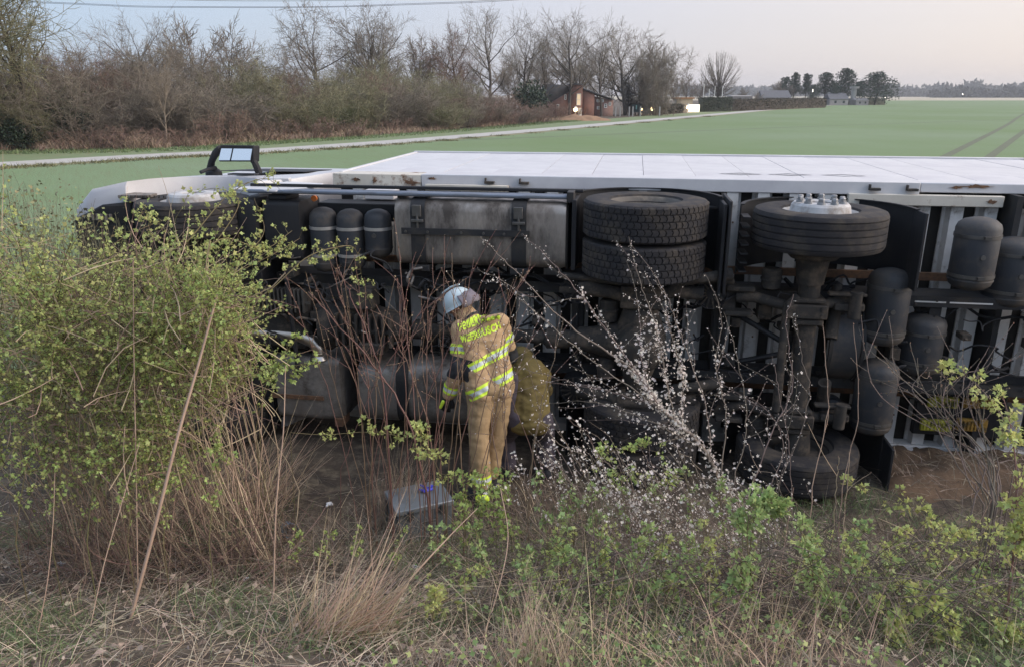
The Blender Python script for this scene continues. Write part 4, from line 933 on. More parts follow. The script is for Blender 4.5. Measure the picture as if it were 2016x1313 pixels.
for k in range(240):
    i = rng.integers(8, 48); c = pc[i] + np.array([tt[i][1], -tt[i][0]]) * (2.0 + rng.random() * .9); nB = 26
    P.append(np.concatenate([c + rng.normal(0, .35, (nB, 2)), np.zeros((nB, 1))], 1))
P = np.concatenate(P); n = len(P); V, F = blades(P, rng.normal(0, .4, (n, 3)) + np.array([0, 0, 1]), rng.uniform(.1, .3, n), np.full(n, .04), rng, .5, 3)
props(link('track_edge_grass', np_mesh('track_edge_grass', V, F, mat('tuft_grass', (.12, .14, .06), (.2, .17, .09), 1, .9, island=.4, world=True))), 'rough grass tufts along the field edge of the track', 'grass', kind='stuff')
# background woods behind the house, bushes right of it
for k, (px, py, Y) in enumerate(((1015, 108, 150), (1060, 100, 160), (1105, 104, 165), (1150, 110, 160), (1205, 115, 165), (1260, 120, 170), (1325, 150, 185), (1350, 142, 190), (1378, 150, 196), (1460, 172, 215), (1495, 180, 225), (1530, 158, 270), (1550, 165, 280), (770, 100, 130), (680, 108, 125), (830, 120, 135), (930, 122, 140), (1000, 125, 145))):
    ms = far_t[k % 2]; s = th(py, Y) / 10 * .9
    place('bare_tree', ms, (tx(px, Y), Y, 0), (s * 1.3, s * 1.3, s), k * 1.3, 'hazy bare tree of the far row, %s' % {1015: 'leftmost behind the brick house roof', 1060: 'over the ridge of the grey roof', 1105: 'behind the left gable of the house', 1150: 'behind the right gable of the house', 1205: 'behind the right end of the house', 1260: 'behind the dark green sign', 1325: 'above the middle garden lamps', 1350: 'above the bright sign', 1378: 'touching the leftmost flagpole', 1460: 'just right of the flagpoles', 1495: 'left of the pines by the low gabled house', 1530: 'directly left of the leftmost pine', 1550: 'behind the leftmost pine', 770: 'behind the broad trees above the tanks', 680: 'leftmost behind the thicket', 830: 'behind the small thin tree', 930: 'left of the solitary vase crowned tree', 1000: 'right of the solitary vase crowned tree'}[px], 'tree', 'bare trees of the far row')
thick = scrub_meshes(300, 6, 3.2, 26, 46, 8)
place('scrub_bush', thick, (tx(1298, 132), 132, 0), (1.35, 1.35, th(98, 132) / 6), 0, 'dense brown rounded bush taller than the lit garden lamps beside it', 'bush', None, bark['grey'], ('stems', 'twigs'))
place('scrub_bush', thick, (tx(1255, 136), 136, 0), (.9, .9, 1.1), 2, 'dark bush behind the dark green sign', 'bush', None, bark['dark'], ('stems', 'twigs'))
for px, Y, s in ((1098, 108, .75), (1068, 106, .8), (1120, 110, .6)): place('bramble_bush', low[0], (tx(px, Y), Y, 0), (1.3, 1, s * 1.3), px, 'low reddish bush %s the sand heap' % {1098: 'just left of', 1068: 'furthest left of', 1120: 'right behind'}[px], 'bush', None, bark['red'], ('stems', 'twigs'))
# clipped hedge
rng = np.random.default_rng(31)
def hedge(pa, pb, h, label, nm='clipped_hedge', mt=None, n=9000):
    A_, B_ = np.array(pa), np.array(pb); L = np.linalg.norm(B_ - A_); t = (B_ - A_) / L; nn = np.array([-t[1], t[0]])
    u = rng.random(n) * L; vv = rng.uniform(-.7, .7, n); z = rng.random(n) ** .7 * h; top = rng.random(n) < .3; z[top] = h * rng.uniform(.93, 1.04, top.sum()); front = ~top; vv[front] = np.sign(rng.random(front.sum()) - .25) * -rng.uniform(.55, .75, front.sum())
    P = np.concatenate([A_ + t * u[:, None] + nn * vv[:, None], z[:, None]], 1); V, F = scatter(OVAL, P, rng.normal(0, 1, (n, 3)), rng.uniform(.2, .42, n), rng)
    o = empty(nm, (0, 0, 0)); props(o, label, 'hedge'); props(link('foliage', np_mesh('foliage', V, F, mt), None, o), kind='stuff')
    b = MB(); c = [A_ - nn * .6, B_ - nn * .6, B_ + nn * .6, A_ + nn * .6]; b.q([(*p, 0) for p in c] + [(*p, h * .95) for p in c], [(0, 1, 5, 4), (1, 2, 6, 5), (2, 3, 7, 6), (3, 0, 4, 7), (4, 5, 6, 7)]); b.build('dense_core', mt, o, 0)
hm = mat('beech_hedge', (.105, .085, .062), (.065, .058, .042), .8, .9, island=.35); hg = mat('green_hedge', (.07, .08, .055), (.05, .055, .04), .8, .9, island=.35)
hedge((tx(1440, 166), 166), (tx(1622, 212), 212), 2.3, 'long brown clipped beech hedge right of the flagpoles', mt=hm)
hedge((tx(1380, 160), 160), (tx(1438, 165), 165), 2.6, 'short greener hedge piece just right of the lit sign', mt=hg, n=4000)
hedge((tx(1292, 139), 139), (tx(1340, 150), 150), 1.5, 'low brown hedge between the lit garden lamps', mt=hm, n=3000)
# pines and dark conifers
def conifer(seed, H, R, n, lobes, base=.25):
    rng = np.random.default_rng(seed); tk = Tub(); tk.add(curve((0, 0, -.2), (0, 0, H * .93), (R * .1, 0, 0), 6), .02 * H, .006 * H); C = []
    for k in range(lobes):
        z = H * (base + (1 - base) * (k + .5) / lobes); rad = R * (1 - .75 * max(0, (z / H - base - .1) / (1 - base)) ** 1.5); a = k * 2.4 + rng.random(); q = rng.uniform(.25, .72) * rad; C.append((q * math.cos(a), q * math.sin(a), z, rad * rng.uniform(.38, .6)))
        tk.add(curve((0, 0, z - .12 * H * .5), (q * math.cos(a), q * math.sin(a), z), (0, 0, 0), 3), .007 * H, .003 * H)
    C = np.array(C); i = rng.integers(0, lobes, n); u = norm(rng.normal(0, 1, (n, 3))); P = C[i, :3] + u * (C[i, 3:4] * rng.uniform(.5, 1.15, (n, 1))) * np.array([1.1, 1.1, .7])
    V, F = scatter(OVAL, P, u + rng.normal(0, .6, (n, 3)), rng.uniform(.45, .95, n) * H * .06, rng)
    return tk.mesh('trunk', bark['dark'], 6), np_mesh('crown', V, F, leafm['pine'])
con = [conifer(61, 12, 5.2, 4200, 26, .22), conifer(62, 12, 4.2, 3600, 20, .3), conifer(63, 12, 3.0, 2600, 14, .4)]
for px, py, Y, k, sx, lb in ((1722, 150, 262, 0, 1.15, 'broad dark pine, rightmost of the pines on the horizon'), (1660, 143, 270, 1, .95, 'tallest dark pine left of the broad one'), (1622, 150, 275, 2, 1.1, 'slanting dark pine third from the right'), (1585, 152, 280, 2, .7, 'small pine with tufted crown'), (1562, 150, 284, 2, .65, 'narrow tufted pine beside the small pine'), (1543, 158, 282, 1, .7, 'dark green conifer leftmost of the pines'), (1640, 168, 262, 1, .6, 'low dark conifer below the tallest pine'), (1600, 172, 262, 0, .7, 'rounded dark conifer behind the hedge end'), (1690, 165, 275, 2, .8, 'thin pine between the two largest pines')):
    s = th(py, Y) / 12
    place('pine_tree', con[k], (tx(px, Y), Y, 0), (s * sx * 1.6, s * sx * 1.4, s * 1.08), px, lb, 'pine tree', 'pines at the far end of the hedge')
hedge((tx(1500, 250), 250), (tx(1740, 272), 272), 2.0, 'dark uneven shrub line below the pines', 'shrub_line', hg, 5000)
# ------------------------------------------------------------------ house and garden
brick = mat('red_brick', (.24, .12, .09), (.17, .09, .07), 1.5, .9, bump=.2, bscale=9)
roofm = mat('grey_roof_tiles', (.13, .13, .14), (.09, .09, .10), 2, .8)
wht = mat('white_frame', (.75, .74, .70), (.7, .68, .64), 3, .6)
dglass = mat('dark_window_glass', (.03, .035, .04), (.05, .055, .06), 2, .15)
lit = mat('lit_window', (.8, .6, .35), (.8, .6, .35), 2, .5, emit=(1, .80, .55), est=.25)
HY = 128.0
def hp(px, py): return (tx(px, HY), th(py, HY))
hs = empty('brick_house', (0, HY, 0)); props(hs, 'red brick house with grey roof behind the row of bare trees', 'house')
def wall(pts, d0, d1, nm, m_, par=hs): return MB().prism([hp(*p) for p in pts], lambda a, c: (a, d0, c), lambda a, c: (a, d1, c)).build(nm, m_, par, 0)
wall([(1083, 246), (1083, 205), (1122, 182), (1122, 246)], 0, 8, 'wall', brick)
wall([(1122.3, 246), (1122.3, 168), (1146, 168), (1146, 246)], -.6, 8, 'wall', brick)
wall([(1146.3, 246), (1146.3, 178), (1170, 186), (1170, 246)], -.2, 8, 'wall', brick)
wall([(1170.3, 246), (1170.3, 190), (1208, 198), (1208, 246)], .3, 7, 'wall', mat('dull_brick', (.26, .16, .13), (.2, .12, .10), 2, .9))
wall([(1060, 213), (1084, 203), (1122, 180), (1122, 168), (1076, 166), (1050, 190)], .4, .7, 'roof', roofm)
wall([(1120, 168), (1120, 166), (1148, 166), (1148, 168)], -.8, 8, 'roof', roofm); wall([(1146, 177), (1170, 185), (1209, 197), (1209, 195), (1170, 182), (1146, 174)], -.4, 8, 'roof', roofm)
def window(x0, y0, x1, y1, d, g=dglass, fr=wht, mull=1):
    f = empty('window', (0, 0, 0), 0, hs); (a, t), (b_, bt_) = hp(x0, y0), hp(x1, y1); e_ = .09
    m = MB().box((a, d - .06, bt_), (a + e_, d - .004, t)).box((b_ - e_, d - .06, bt_), (b_, d - .004, t)).box((a + e_, d - .06, t - e_), (b_ - e_, d - .004, t)).box((a + e_, d - .06, bt_), (b_ - e_, d - .004, bt_ + e_))
    for k in range(mull): z = bt_ + (t - bt_) * (k + 1) / (mull + 1); m.box((a + e_, d - .055, z - .04), (b_ - e_, d - .006, z + .04))
    m.build('frame', fr, f); MB().box((a + e_, d - .03, bt_ + e_), (b_ - e_, d - .01, t - e_)).build('pane', g, f)
window(1134.5, 185, 1143, 208, -.6, lit, wht, 1); window(1111, 187, 1115, 197, 0); window(1119, 187, 1121.8, 197, 0); window(1096, 206, 1101, 216, 0)
window(1175, 196, 1181, 202, .3); window(1183, 196, 1189, 202, .3); window(1176, 210, 1183, 216, .3); window(1190, 205, 1196, 213, .3); window(1199, 202, 1204, 209, .3)
MB().box((hp(1138, 0)[0], -.68, 0), (hp(1145, 0)[0], -.61, hp(0, 213)[1])).build('door', wht, hs)
glow = mat('lamp_glow', (1, .8, .5), (1, .8, .5), 1, .5, emit=(1, .70, .36), est=7); glowd = mat('sign_glow', (1, .9, .7), (1, .9, .7), 1, .5, emit=(1, .90, .66), est=1.6)
def lamp(px, py, Y, lb, r=.28):
    o = empty('garden_lamp', (tx(px, Y), Y, 0)); h = th(py, Y); props(o, lb, 'lamp', 'lit lamps in front of the garden')
    MB().cyl((0, 0, 0), (0, 0, h - r), .07, n=8).box((-.18, -.18, 0), (.18, .18, .15)).build('post', wht, o)
    MB().lathe((0, 0, h - r), (0, 0, 1), [(0, 0), (r * .8, .1 * r), (r, .8 * r), (r * .8, 1.4 * r), (0, 1.6 * r)], 10).build('lamp_glass', glow, o)
    MB().lathe((0, 0, h + .65 * r), (0, 0, 1), [(r * 1.15, 0), (r * .2, .7 * r), (0, .8 * r)], 10).build('lamp_cap', wht, o)
    l = bpy.data.lights.new('lamp_light', 'POINT'); l.energy = 38; l.color = (1, .66, .34); l.shadow_soft_size = .3; lo = bpy.data.objects.new('lamp_light', l); col.objects.link(lo); lo.location = (0, -.5, h); lo.parent = o
lamp(1133.5, 216, HY - 2.0, 'glowing wall lamp beside the door of the brick house', .34)
lamp(1263, 215, 136, 'leftmost small lit lamp right of the dark green sign', .24)
lamp(1285, 214, 138, 'lit lamp on a white post, second from the green sign', .36)
lamp(1341, 212, 152, 'lit lamp left of the bright sign', .36)
lamp(1356, 211, 154, 'lit lamp directly touching the bright sign', .38)
o = empty('lit_sign', (tx(1367.5, 155), 155, 0)); props(o, 'bright white illuminated sign board on two posts', 'sign')
h0, h1 = th(221, 155), th(207, 155); wS = 20 / FPX * 155 / 2
MB().box((-wS, -.06, h0), (wS, .06, h1)).build('board', glowd, o); MB().box((-wS - .05, -.08, h0 - .06), (wS + .05, .08, h0)).box((-wS - .05, -.08, h1), (wS + .05, .08, h1 + .06)).build('frame', wht, o)
for s in (-1, 1): MB().box((s * wS * .9 - .06, .07, 0), (s * wS * .9 + .06, .17, h0 + .3)).build('post', wht, o)
o = empty('green_sign', (tx(1253, 132), 132, 0)); props(o, 'dark green sign board on posts in front of the garden', 'sign')
MB().box((-.72, -.05, th(222, 132)), (.72, .05, th(206, 132))).build('board', mat('dark_green_board', (.012, .03, .03), (.01, .02, .022), 3, .4), o)
for s in (-.6, .6): MB().cyl((s, .1, 0), (s, .1, th(210, 132)), .05, n=8).build('post', bark['dark'], o)
MB().box((-.06, -.062, th(216, 132)), (.12, -.052, th(208, 132))).build('emblem', mat('pale_green_print', (.2, .4, .36), None, 3, .5), o)
o = empty('garden_shed', (tx(1348, 158), 158, 0)); props(o, 'low pale building lit warmly behind the lit sign', 'building')
MB().box((-1.6, 0, 0), (1.6, 4, 2.5)).build('wall', mat('warm_render', (.42, .36, .28), None, 2, .8), o); MB().box((-1.9, -.3, 2.5), (1.9, 4.3, 2.8)).build('roof', mat('orange_roof', (.32, .17, .08), None, 2, .8), o)
for k, (px, py) in enumerate(((1384, 166), (1395, 176), (1406, 170), (1421, 170))):
    Y = 172; o = props(MB().cyl((0, 0, -.2), (0, 0, th(py, Y)), .10, .07, 8).build('flagpole', wht), 'bare white flagpole, %s of the four beside the hedge' % ('leftmost', 'second from left', 'third from left', 'rightmost')[k], 'flagpole', 'white flagpoles'); o.location = (tx(px, Y), Y, 0)
# picket fence, gate posts, sand heap
o = empty('picket_fence', (0, 0, 0)); props(o, 'grey picket fence behind the garden lamps', 'fence')
pk = MB().box((-.05, -.02, 0), (.05, .02, 1.9)).mesh('picket'); pk.materials.append(mat('grey_wood', (.4, .38, .36), None, 4, .8))
for k in range(22): q = link('picket', pk, None, o); Yk = 150 + k * .35; q.location = (tx(1312 + k * 2.1, Yk), Yk + 4, 0); q.scale = (1, 1, 1.2)
MB().q([(tx(1312, 150), 154.1, 1.6), (tx(1358, 157.7), 161.8, 1.6), (tx(1358, 157.7), 161.8, 1.75), (tx(1312, 150), 154.1, 1.75)], [(0, 1, 2, 3)]).build('rail', pk.materials[0], o)
o = empty('timber_fence', (0, 0, 0)); props(o, 'low weathered post and rail fence right of the brick house', 'fence')
for px in (1213, 1222, 1240, 1247, 1262, 1300): MB().box((tx(px, 126) - .1, 126, 0), (tx(px, 126) + .1, 126.2, 1.5)).build('post', pk.materials[0], o)
P = []; k_ = 24; rng = np.random.default_rng(2); hx, hy = tx(1150, 106), 106
for j in range(k_ + 1):
    for i in range(k_ + 1):
        u, v = i / k_ * 2 - 1, j / k_ * 2 - 1; r = math.hypot(u + .35, v); z = .85 * max(0, 1 - r * 1.1) + .55 * max(0, 1 - math.hypot(u - .45, v) * 1.6); P.append((hx + u * 3.6, hy + v * 2.4, z + (.12 * noise.noise(Vector((u * 4, v * 4, 0))) if z > .02 else -.05)))
props(link('sand_heap', np_mesh('sand_heap', P, [(j * (k_ + 1) + i, j * (k_ + 1) + i + 1, (j + 1) * (k_ + 1) + i + 1, (j + 1) * (k_ + 1) + i) for j in range(k_) for i in range(k_)], mat('ochre_sand', (.30, .18, .105), (.22, .135, .08), .8, .95, bump=.4, bscale=5), True)), 'heap of orange sand dumped beside the track in front of the house', 'heap')
# small far buildings
def barn(px, Y, w_, h_, lb, m_, rm, rh=1.2):
    o = empty('far_building', (tx(px, Y), Y, 0)); props(o, lb, 'building'); MB().box((-w_ / 2, 0, 0), (w_ / 2, 6, h_)).build('wall', m_, o)
    MB().q([(-w_ / 2 - .2, -.3, h_), (w_ / 2 + .2, -.3, h_), (w_ / 2 + .2, 6.3, h_), (-w_ / 2 - .2, 6.3, h_), (-w_ / 2, 3, h_ + rh), (w_ / 2, 3, h_ + rh)], [(0, 1, 5, 4), (2, 3, 4, 5), (0, 4, 3), (1, 2, 5), (0, 3, 2, 1)]).build('roof', rm, o)
    for s in (-.25, .2): MB().box((s * w_, -.03, h_ * .35), (s * w_ + w_ * .12, -.004, h_ * .75)).build('window', dglass, o)
pale = mat('pale_render', (.36, .33, .32), None, 1, .8)
barn(1528, 250, 9, 2.4, 'low house with pale gable behind the hedge', pale, roofm, 2.2); barn(1652, 258, 6, 1.9, 'low grey roofed house under the tallest pine', pale, roofm, 1.8); barn(1698, 258, 4, 1.5, 'small white building between the two largest pines', pale, pale, .8); barn(1462, 205, 5, 2.9, 'small flat white hut behind the hedge', pale, pale, .2)
o = props(MB().cyl((0, 0, 0), (0, 0, th(175, 262)), .9, .8, 12).cyl((0, 0, th(175, 262)), (0, 0, th(171, 262)), 1.5, 1.5, 12).build('concrete_silo', mat('pale_concrete', (.42, .40, .38), None, 1, .8)), 'pale narrow concrete tower beside the tallest pine', 'tower'); o.location = (tx(1679, 262), 262, 0)
# far horizon woods, as masses
rng = np.random.default_rng(71)
def farwood(px0, px1, Y, hmin, hmax, lb, n, sz, mt):
    x0, x1 = tx(px0, Y), tx(px1, Y); u = rng.random(n); prof_ = np.array([hmin + (hmax - hmin) * (.5 + .9 * noise.noise(Vector((a * (px1 - px0) * .035, Y * .01, 0))) + .5 * noise.noise(Vector((a * (px1 - px0) * .16, 4, Y)))) for a in u]); z = rng.random(n) * np.clip(prof_, hmin * .4, None)
    P = np.stack([x0 + (x1 - x0) * u, Y + rng.uniform(-25, 25, n), z], 1); V, F = scatter(OVAL, P, rng.normal(0, 1, (n, 3)), rng.uniform(.6, 1.4, n) * sz, rng)
    props(link('far_wood', np_mesh('far_wood', V, F, mt)), lb, 'wood', kind='stuff')
fw = mat('far_wood_foliage', (.055, .06, .055), (.04, .045, .042), .02, 1, island=.3)
farwood(1730, 2100, 1250, 7, 19, 'bluish wood line on the horizon at the right', 9000, 7, fw)
farwood(1330, 1800, 1500, 8, 20, 'faint distant wood behind the pines', 7000, 8, fw)
farwood(1840, 2100, 900, 4, 11, 'low nearer tree line on the right horizon', 5000, 4.5, fw)
for px, w_, top, Y in ((1783, 34, 173, 1700), (2006, 50, 168, 1700), (1818, 10, 175, 1650), (1985, 16, 174, 1600)):
    o = empty('distant_block', (tx(px, Y), Y, 0)); props(o, {1783: 'pale boxy block on the horizon right of the pines', 2006: 'largest pale block on the horizon at the right edge', 1818: 'thin tower like block on the horizon', 1985: 'small pale block left of the largest one'}[px], 'building')
    MB().box((-w_ / 2, 0, 0), (w_ / 2, 15, th(top, Y))).build('wall', pale, o)
    hh = th(top, Y)
    for k in range(3): MB().box((-w_ * .42, -.3, hh * (.45 + .17 * k)), (w_ * .42, -.02, hh * (.50 + .17 * k))).build('window_band', dglass, o)
for px, py, Y in ((1893, 187, 800), (1742, 196, 300), (1598, 182, 262)):
    o = props(MB().lathe((0, 0, 0), (0, 0, 1), [(0, 0), (.4, .2), (.4, .7), (0, .9)], 8).build('distant_lamp', mat('white_lamp', (1, 1, 1), None, 1, .5, emit=(1, .93, .8), est=5)), {1893: 'tiny white light on the right horizon', 1742: 'tiny lamp beside the broad pine', 1598: 'tiny lamp among the pines'}[px], 'lamp'); o.location = (tx(px, Y), Y, th(py, Y)); o.scale = (Y / 800 * .9,) * 2 + (1,)
# overhead power cables
wire = mat('cable_metal', (.12, .12, .13), None, 1, .6)
for k, pts in enumerate((((190, -6), (420, 2), (700, 1), (900, -8)), ((190, 9), (300, 13), (600, 14), (780, 9), (990, 0), (1250, -22)), ((190, 11), (300, 15), (600, 15.5), (780, 11), (990, 2.5), (1250, -19)))):
    P = spline([np.array(W(px, py, 150.)) for px, py in pts], 8); P = np.concatenate([[P[0] + (P[0] - P[1]) * 12], P]); t_ = Tub(); t_.add(P, .035, .035)
    props(link('power_cable', t_.mesh('power_cable', wire, 4)), ('topmost overhead cable', 'middle overhead cable of the three', 'lowest overhead cable')[k] + ' crossing the sky above the bare trees', 'cable', 'overhead power cables')
# ------------------------------------------------------------------ people
def capsule(bm, a, b, ra, rb, n=14):
    a, b = Vector(a), Vector(b); ax = b - a; L = ax.length
    if L < 1e-5: ax = Vector((0, 0, 1)); L = 1e-5
    u, v = frame(ax); ax = ax.normalized(); rings = []
    for k in range(6): t = math.pi / 2 * (1 - k / 5); rings.append((ra * math.cos(t), -ra * math.sin(t)))
    for k in range(6): t = math.pi / 2 * k / 5; rings.append((rb * math.cos(t), L + rb * math.sin(t)))
    R = [[bm.verts.new(a + ax * h + (u * math.cos(2 * math.pi * i / n) + v * math.sin(2 * math.pi * i / n)) * max(r, .0005)) for i in range(n)] for r, h in rings]
    for j in range(len(R) - 1):
        for i in range(n): bm.faces.new((R[j][i], R[j][(i + 1) % n], R[j + 1][(i + 1) % n], R[j + 1][i]))
    bm.faces.new(R[0][::-1]); bm.faces.new(R[-1])
def blob(name, prims, voxel=.012, sm=4, mt=None, parent=None, wr=0, wf=9):
    bm = bmesh.new()
    for p in prims:
        if p[0] == 'e':
            _, c, r, rot = p; M_ = Matrix.Translation(c) @ rot.to_4x4() @ Matrix.Diagonal((*r, 1)); bmesh.ops.create_uvsphere(bm, u_segments=20, v_segments=12, radius=1, matrix=M_)
        else: capsule(bm, *p)
    bmesh.ops.recalc_face_normals(bm, faces=bm.faces)
    m = bpy.data.meshes.new(name); bm.to_mesh(m); bm.free(); o = link(name, m)
    r = o.modifiers.new('r', 'REMESH'); r.mode = 'VOXEL'; r.voxel_size = voxel
    s = o.modifiers.new('s', 'SMOOTH'); s.iterations = sm; s.factor = .6
    dg = bpy.context.evaluated_depsgraph_get(); me = bpy.data.meshes.new_from_object(o.evaluated_get(dg)); o.modifiers.clear(); o.data = me; bpy.data.meshes.remove(m)
    me.name = name
    if wr:
        for v in me.vertices:
            c = v.co; v.co = c + v.normal * wr * (noise.noise(Vector((c.x * wf, c.y * wf, c.z * wf * 2.2))) + .5 * noise.noise(Vector((c.x * wf * 2.5, c.y * wf * 2.5, c.z * wf * 4))))
    smooth(me, 0)
    if mt: me.materials.clear(); me.materials.append(mt)
    if parent: o.parent = parent
    return o
def slab_cut(src, name, p, axis, h0, h1, off, mt, parent, cen=None, rad=None):   # a fabric band: slice of the garment pushed outwards
    bm = bmesh.new(); bm.from_mesh(src.data); p, axis = Vector(p), Vector(axis).normalized()
    bmesh.ops.bisect_plane(bm, geom=bm.verts[:] + bm.edges[:] + bm.faces[:], plane_co=p + axis * h1, plane_no=axis, clear_outer=True)
    bmesh.ops.bisect_plane(bm, geom=bm.verts[:] + bm.edges[:] + bm.faces[:], plane_co=p + axis * h0, plane_no=-axis, clear_outer=True)
    if rad:
        kill = []
        for f in bm.faces:
            d = f.calc_center_median() - p; d -= axis * d.dot(axis)
            if d.length > rad: kill.append(f)
        bmesh.ops.delete(bm, geom=kill, context='FACES')
    bm.normal_update()
    for v in bm.verts: v.co += v.normal * off
    m = bpy.data.meshes.new(name); bm.to_mesh(m); bm.free(); smooth(m, 0); o = link(name, m, mt, parent); return o
cl = dict(
 tan=mat('tan_fire_fabric', (.53, .355, .20), (.45, .295, .165), 5, .85, bump=.5, bscale=22, dirt=(.22, .15, .09), dscale=4, dlo=.58, dhi=.8),
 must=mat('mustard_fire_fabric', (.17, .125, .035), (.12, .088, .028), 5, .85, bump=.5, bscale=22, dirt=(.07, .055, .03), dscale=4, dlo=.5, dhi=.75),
 blk=mat('black_fabric', (.018, .018, .022), (.03, .03, .034), 6, .8, bump=.4, bscale=25),
 yel=mat('lime_yellow_band', (.74, .95, .07), (.68, .90, .06), 6, .55, emit=(.62, .86, .06), est=0),
 sil=mat('silver_reflective', (.62, .66, .64), (.5, .54, .52), 8, .4),
 skin=mat('skin', (.50, .27, .20), (.42, .22, .16), 8, .55), hair=mat('dark_hair', (.045, .03, .022), None, 20, .7),
 helm=mat('white_helmet', (.60, .68, .70), (.50, .58, .60), 3, .35), neckg=mat('grey_neck_cloth', (.21, .18, .20), (.16, .135, .15), 8, .85, bump=.4, bscale=30),
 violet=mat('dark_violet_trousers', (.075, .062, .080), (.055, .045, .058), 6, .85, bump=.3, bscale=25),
)
I3 = Matrix.Identity(3)
def vec(px, py, Y): return Vector(W(px, py, Y))
pA = empty('person', (vec(958, 950, 5.85).x, 5.85, 0)); off = Vector(pA.location)
props(pA, 'person bending over in a tan fire jacket with lime yellow bands and white helmet', 'person')
def q(px, py, Y): return vec(px, py, Y) - off
hipc = q(966, 762, 5.86); chest = q(946, 668, 5.97); neck = q(922, 622, 6.06); head = q(905, 603, 6.12)
S = Vector((.93, .30, .22)).normalized()         # across the shoulders
hipL, hipR = hipc - S * .085, hipc + S * .085
kneeL, kneeR = q(942, 852, 5.78), q(980, 838, 5.92); footL, footR = Vector((q(948, 940, 5.74).x, q(948, 940, 5.74).y, .09)), Vector((q(966, 925, 5.93).x, q(966, 925, 5.93).y, .09))
shL, shR = q(908, 648, 5.97), q(984, 636, 6.03); elL, elR = q(902, 726, 5.86), q(1004, 700, 6.12); haL, haR = q(882, 782, 5.92), q(985, 745, 6.32)
bodyp = [(hipL, kneeL, .085, .055), (hipR, kneeR, .085, .055), (kneeL, footL, .05, .038), (kneeR, footR, .05, .038), (footL, footL + Vector((-.12, .10, -.04)), .04, .035), (footR, footR + Vector((-.12, .10, -.04)), .04, .035),
         (hipc - S * .05, chest - S * .06, .085, .095), (hipc + S * .05, chest + S * .06, .085, .095), (chest, neck, .10, .06), (neck, head, .055, .055), (shL, shR, .055, .055), (shL, elL, .045, .036), (shR, elR, .045, .036), (elL, haL, .036, .026), (elR, haR, .036, .026)]
fd = Vector((-.72, .45, -.52)).normalized()      # the way the face looks
hu = Vector((-.45, .15, .88)); hu = (hu - fd * hu.dot(fd)).normalized(); hs_ = fd.cross(hu).normalized()
HR = Matrix((hs_, fd, hu)).transposed(); hc = head + hu * .02
bodyp += [('e', hc, (.073, .092, .105), HR), ('e', hc + fd * .045 - hu * .055, (.052, .055, .055), HR), (hc + fd * .09 + hu * .0, hc + fd * .112 - hu * .03, .010, .016),
          ('e', hc + hs_ * .074 - hu * .01, (.008, .018, .03), HR), ('e', hc - hs_ * .074 - hu * .01, (.008, .018, .03), HR), (hc + fd * .088 - hu * .062 - hs_ * .02, hc + fd * .088 - hu * .062 + hs_ * .02, .007, .007)]
def hand(h, el, n_out, up):
    d = (h - el).normalized(); s = d.cross(n_out).normalized(); pr = [(h, h + d * .075, .030, .032), ('e', h + d * .045, (.040, .05, .020), Matrix((s, d, n_out)).transposed())]
    for k, (l, o_) in enumerate(((.062, -.033), (.072, -.011), (.068, .011), (.054, .032))):
        a = h + d * .085 + s * o_; m1 = a + d * l * .5 + up * .012; b = m1 + d * l * .28 + up * .030; pr += [(a, m1, .0105, .0098), (m1, b, .0098, .0085)]
    t0 = h + d * .025 - s * .035; t1 = t0 - s * .025 + d * .032; t2 = t1 + d * .028 + up * .012; pr += [(t0, t1, .014, .012), (t1, t2, .012, .0095)]
    return pr
nL = Vector((.2, -.9, .2)).normalized(); upL = Vector((.3, .7, -.3)).normalized()
bodyp += [p for p in hand(haL, elL, nL, upL)] + [p for p in hand(haR, elR, nL, upL)]
bodyA = blob('body', bodyp, .0085, 2, cl['skin'], pA)
b = MB()                                        # eyes
for s in (-1, 1): b.lathe(hc + fd * .082 + hs_ * s * .030 + hu * .004, fd, [(0, -.006), (.010, .0), (.008, .008), (0, .011)], 10)
b.build('eyes', wht, pA)
# jacket
hem = hipc - (chest - hipc).normalized() * .015
jp = [(hem - S * .085, chest - S * .085, .125, .125), (hem + S * .075, chest + S * .085, .125, .125), (chest - S * .08, chest + S * .08, .135, .135), (chest - S * .02, neck - (neck - chest) * .15, .12, .085), (shL, shR, .085, .085),
      (shL, elL, .082, .070), (shR, elR, .082, .070), (elL, haL - (haL - elL) * .12, .070, .058), (elR, haR - (haR - elR) * .1, .07, .058), (neck, neck + (head - neck) * .25, .078, .082)]
jk = blob('jacket', jp, .0105, 5, cl['tan'], pA, .011, 9)
tA = (chest - hipc).normalized()
def band3(src, p, ax, w_, par, off_=.004, rad=.30, tag='reflective_band', mats=('yel', 'sil', 'yel')):
    cut = (0, .30, .70, 1.0)
    e_ = empty(tag, (0, 0, 0), 0, par)
    for k in range(3): slab_cut(src, ('yellow_strip', 'silver_strip', 'yellow_strip')[k], p, ax, w_ * (cut[k] - .5), w_ * (cut[k + 1] - .5), off_ + (.0012 if k == 1 else 0), cl[mats[k]], e_, rad=rad)
    return e_
tb = (tA + S * -.34).normalized()               # the belts slant upwards to the right
tb2 = (tA * 1.0 - S * .28).normalized()
band3(jk, hipc + tA * .235 + S * .02, tb2, .082, pA, rad=.20)
band3(jk, hipc + tA * .025, tb2, .086, pA, rad=.30)
band3(jk, shL + (elL - shL) * .50, (elL - shL), .078, pA, rad=.10)
band3(jk, shR + (elR - shR) * .42, (elR - shR), .075, pA, rad=.095)
band3(jk, elL + (haL - elL) * .66, (haL - elL), .072, pA, rad=.095)
slab_cut(jk, 'black_elbow_patch', elL, (elL - shL) * .5 + (haL - elL) * .5, -.11, .075, .003, cl['blk'], pA, rad=.13)
slab_cut(jk, 'black_elbow_patch', elR, (elR - shR) * .5 + (haR - elR) * .5, -.10, .10, .003, cl['blk'], pA, rad=.14)
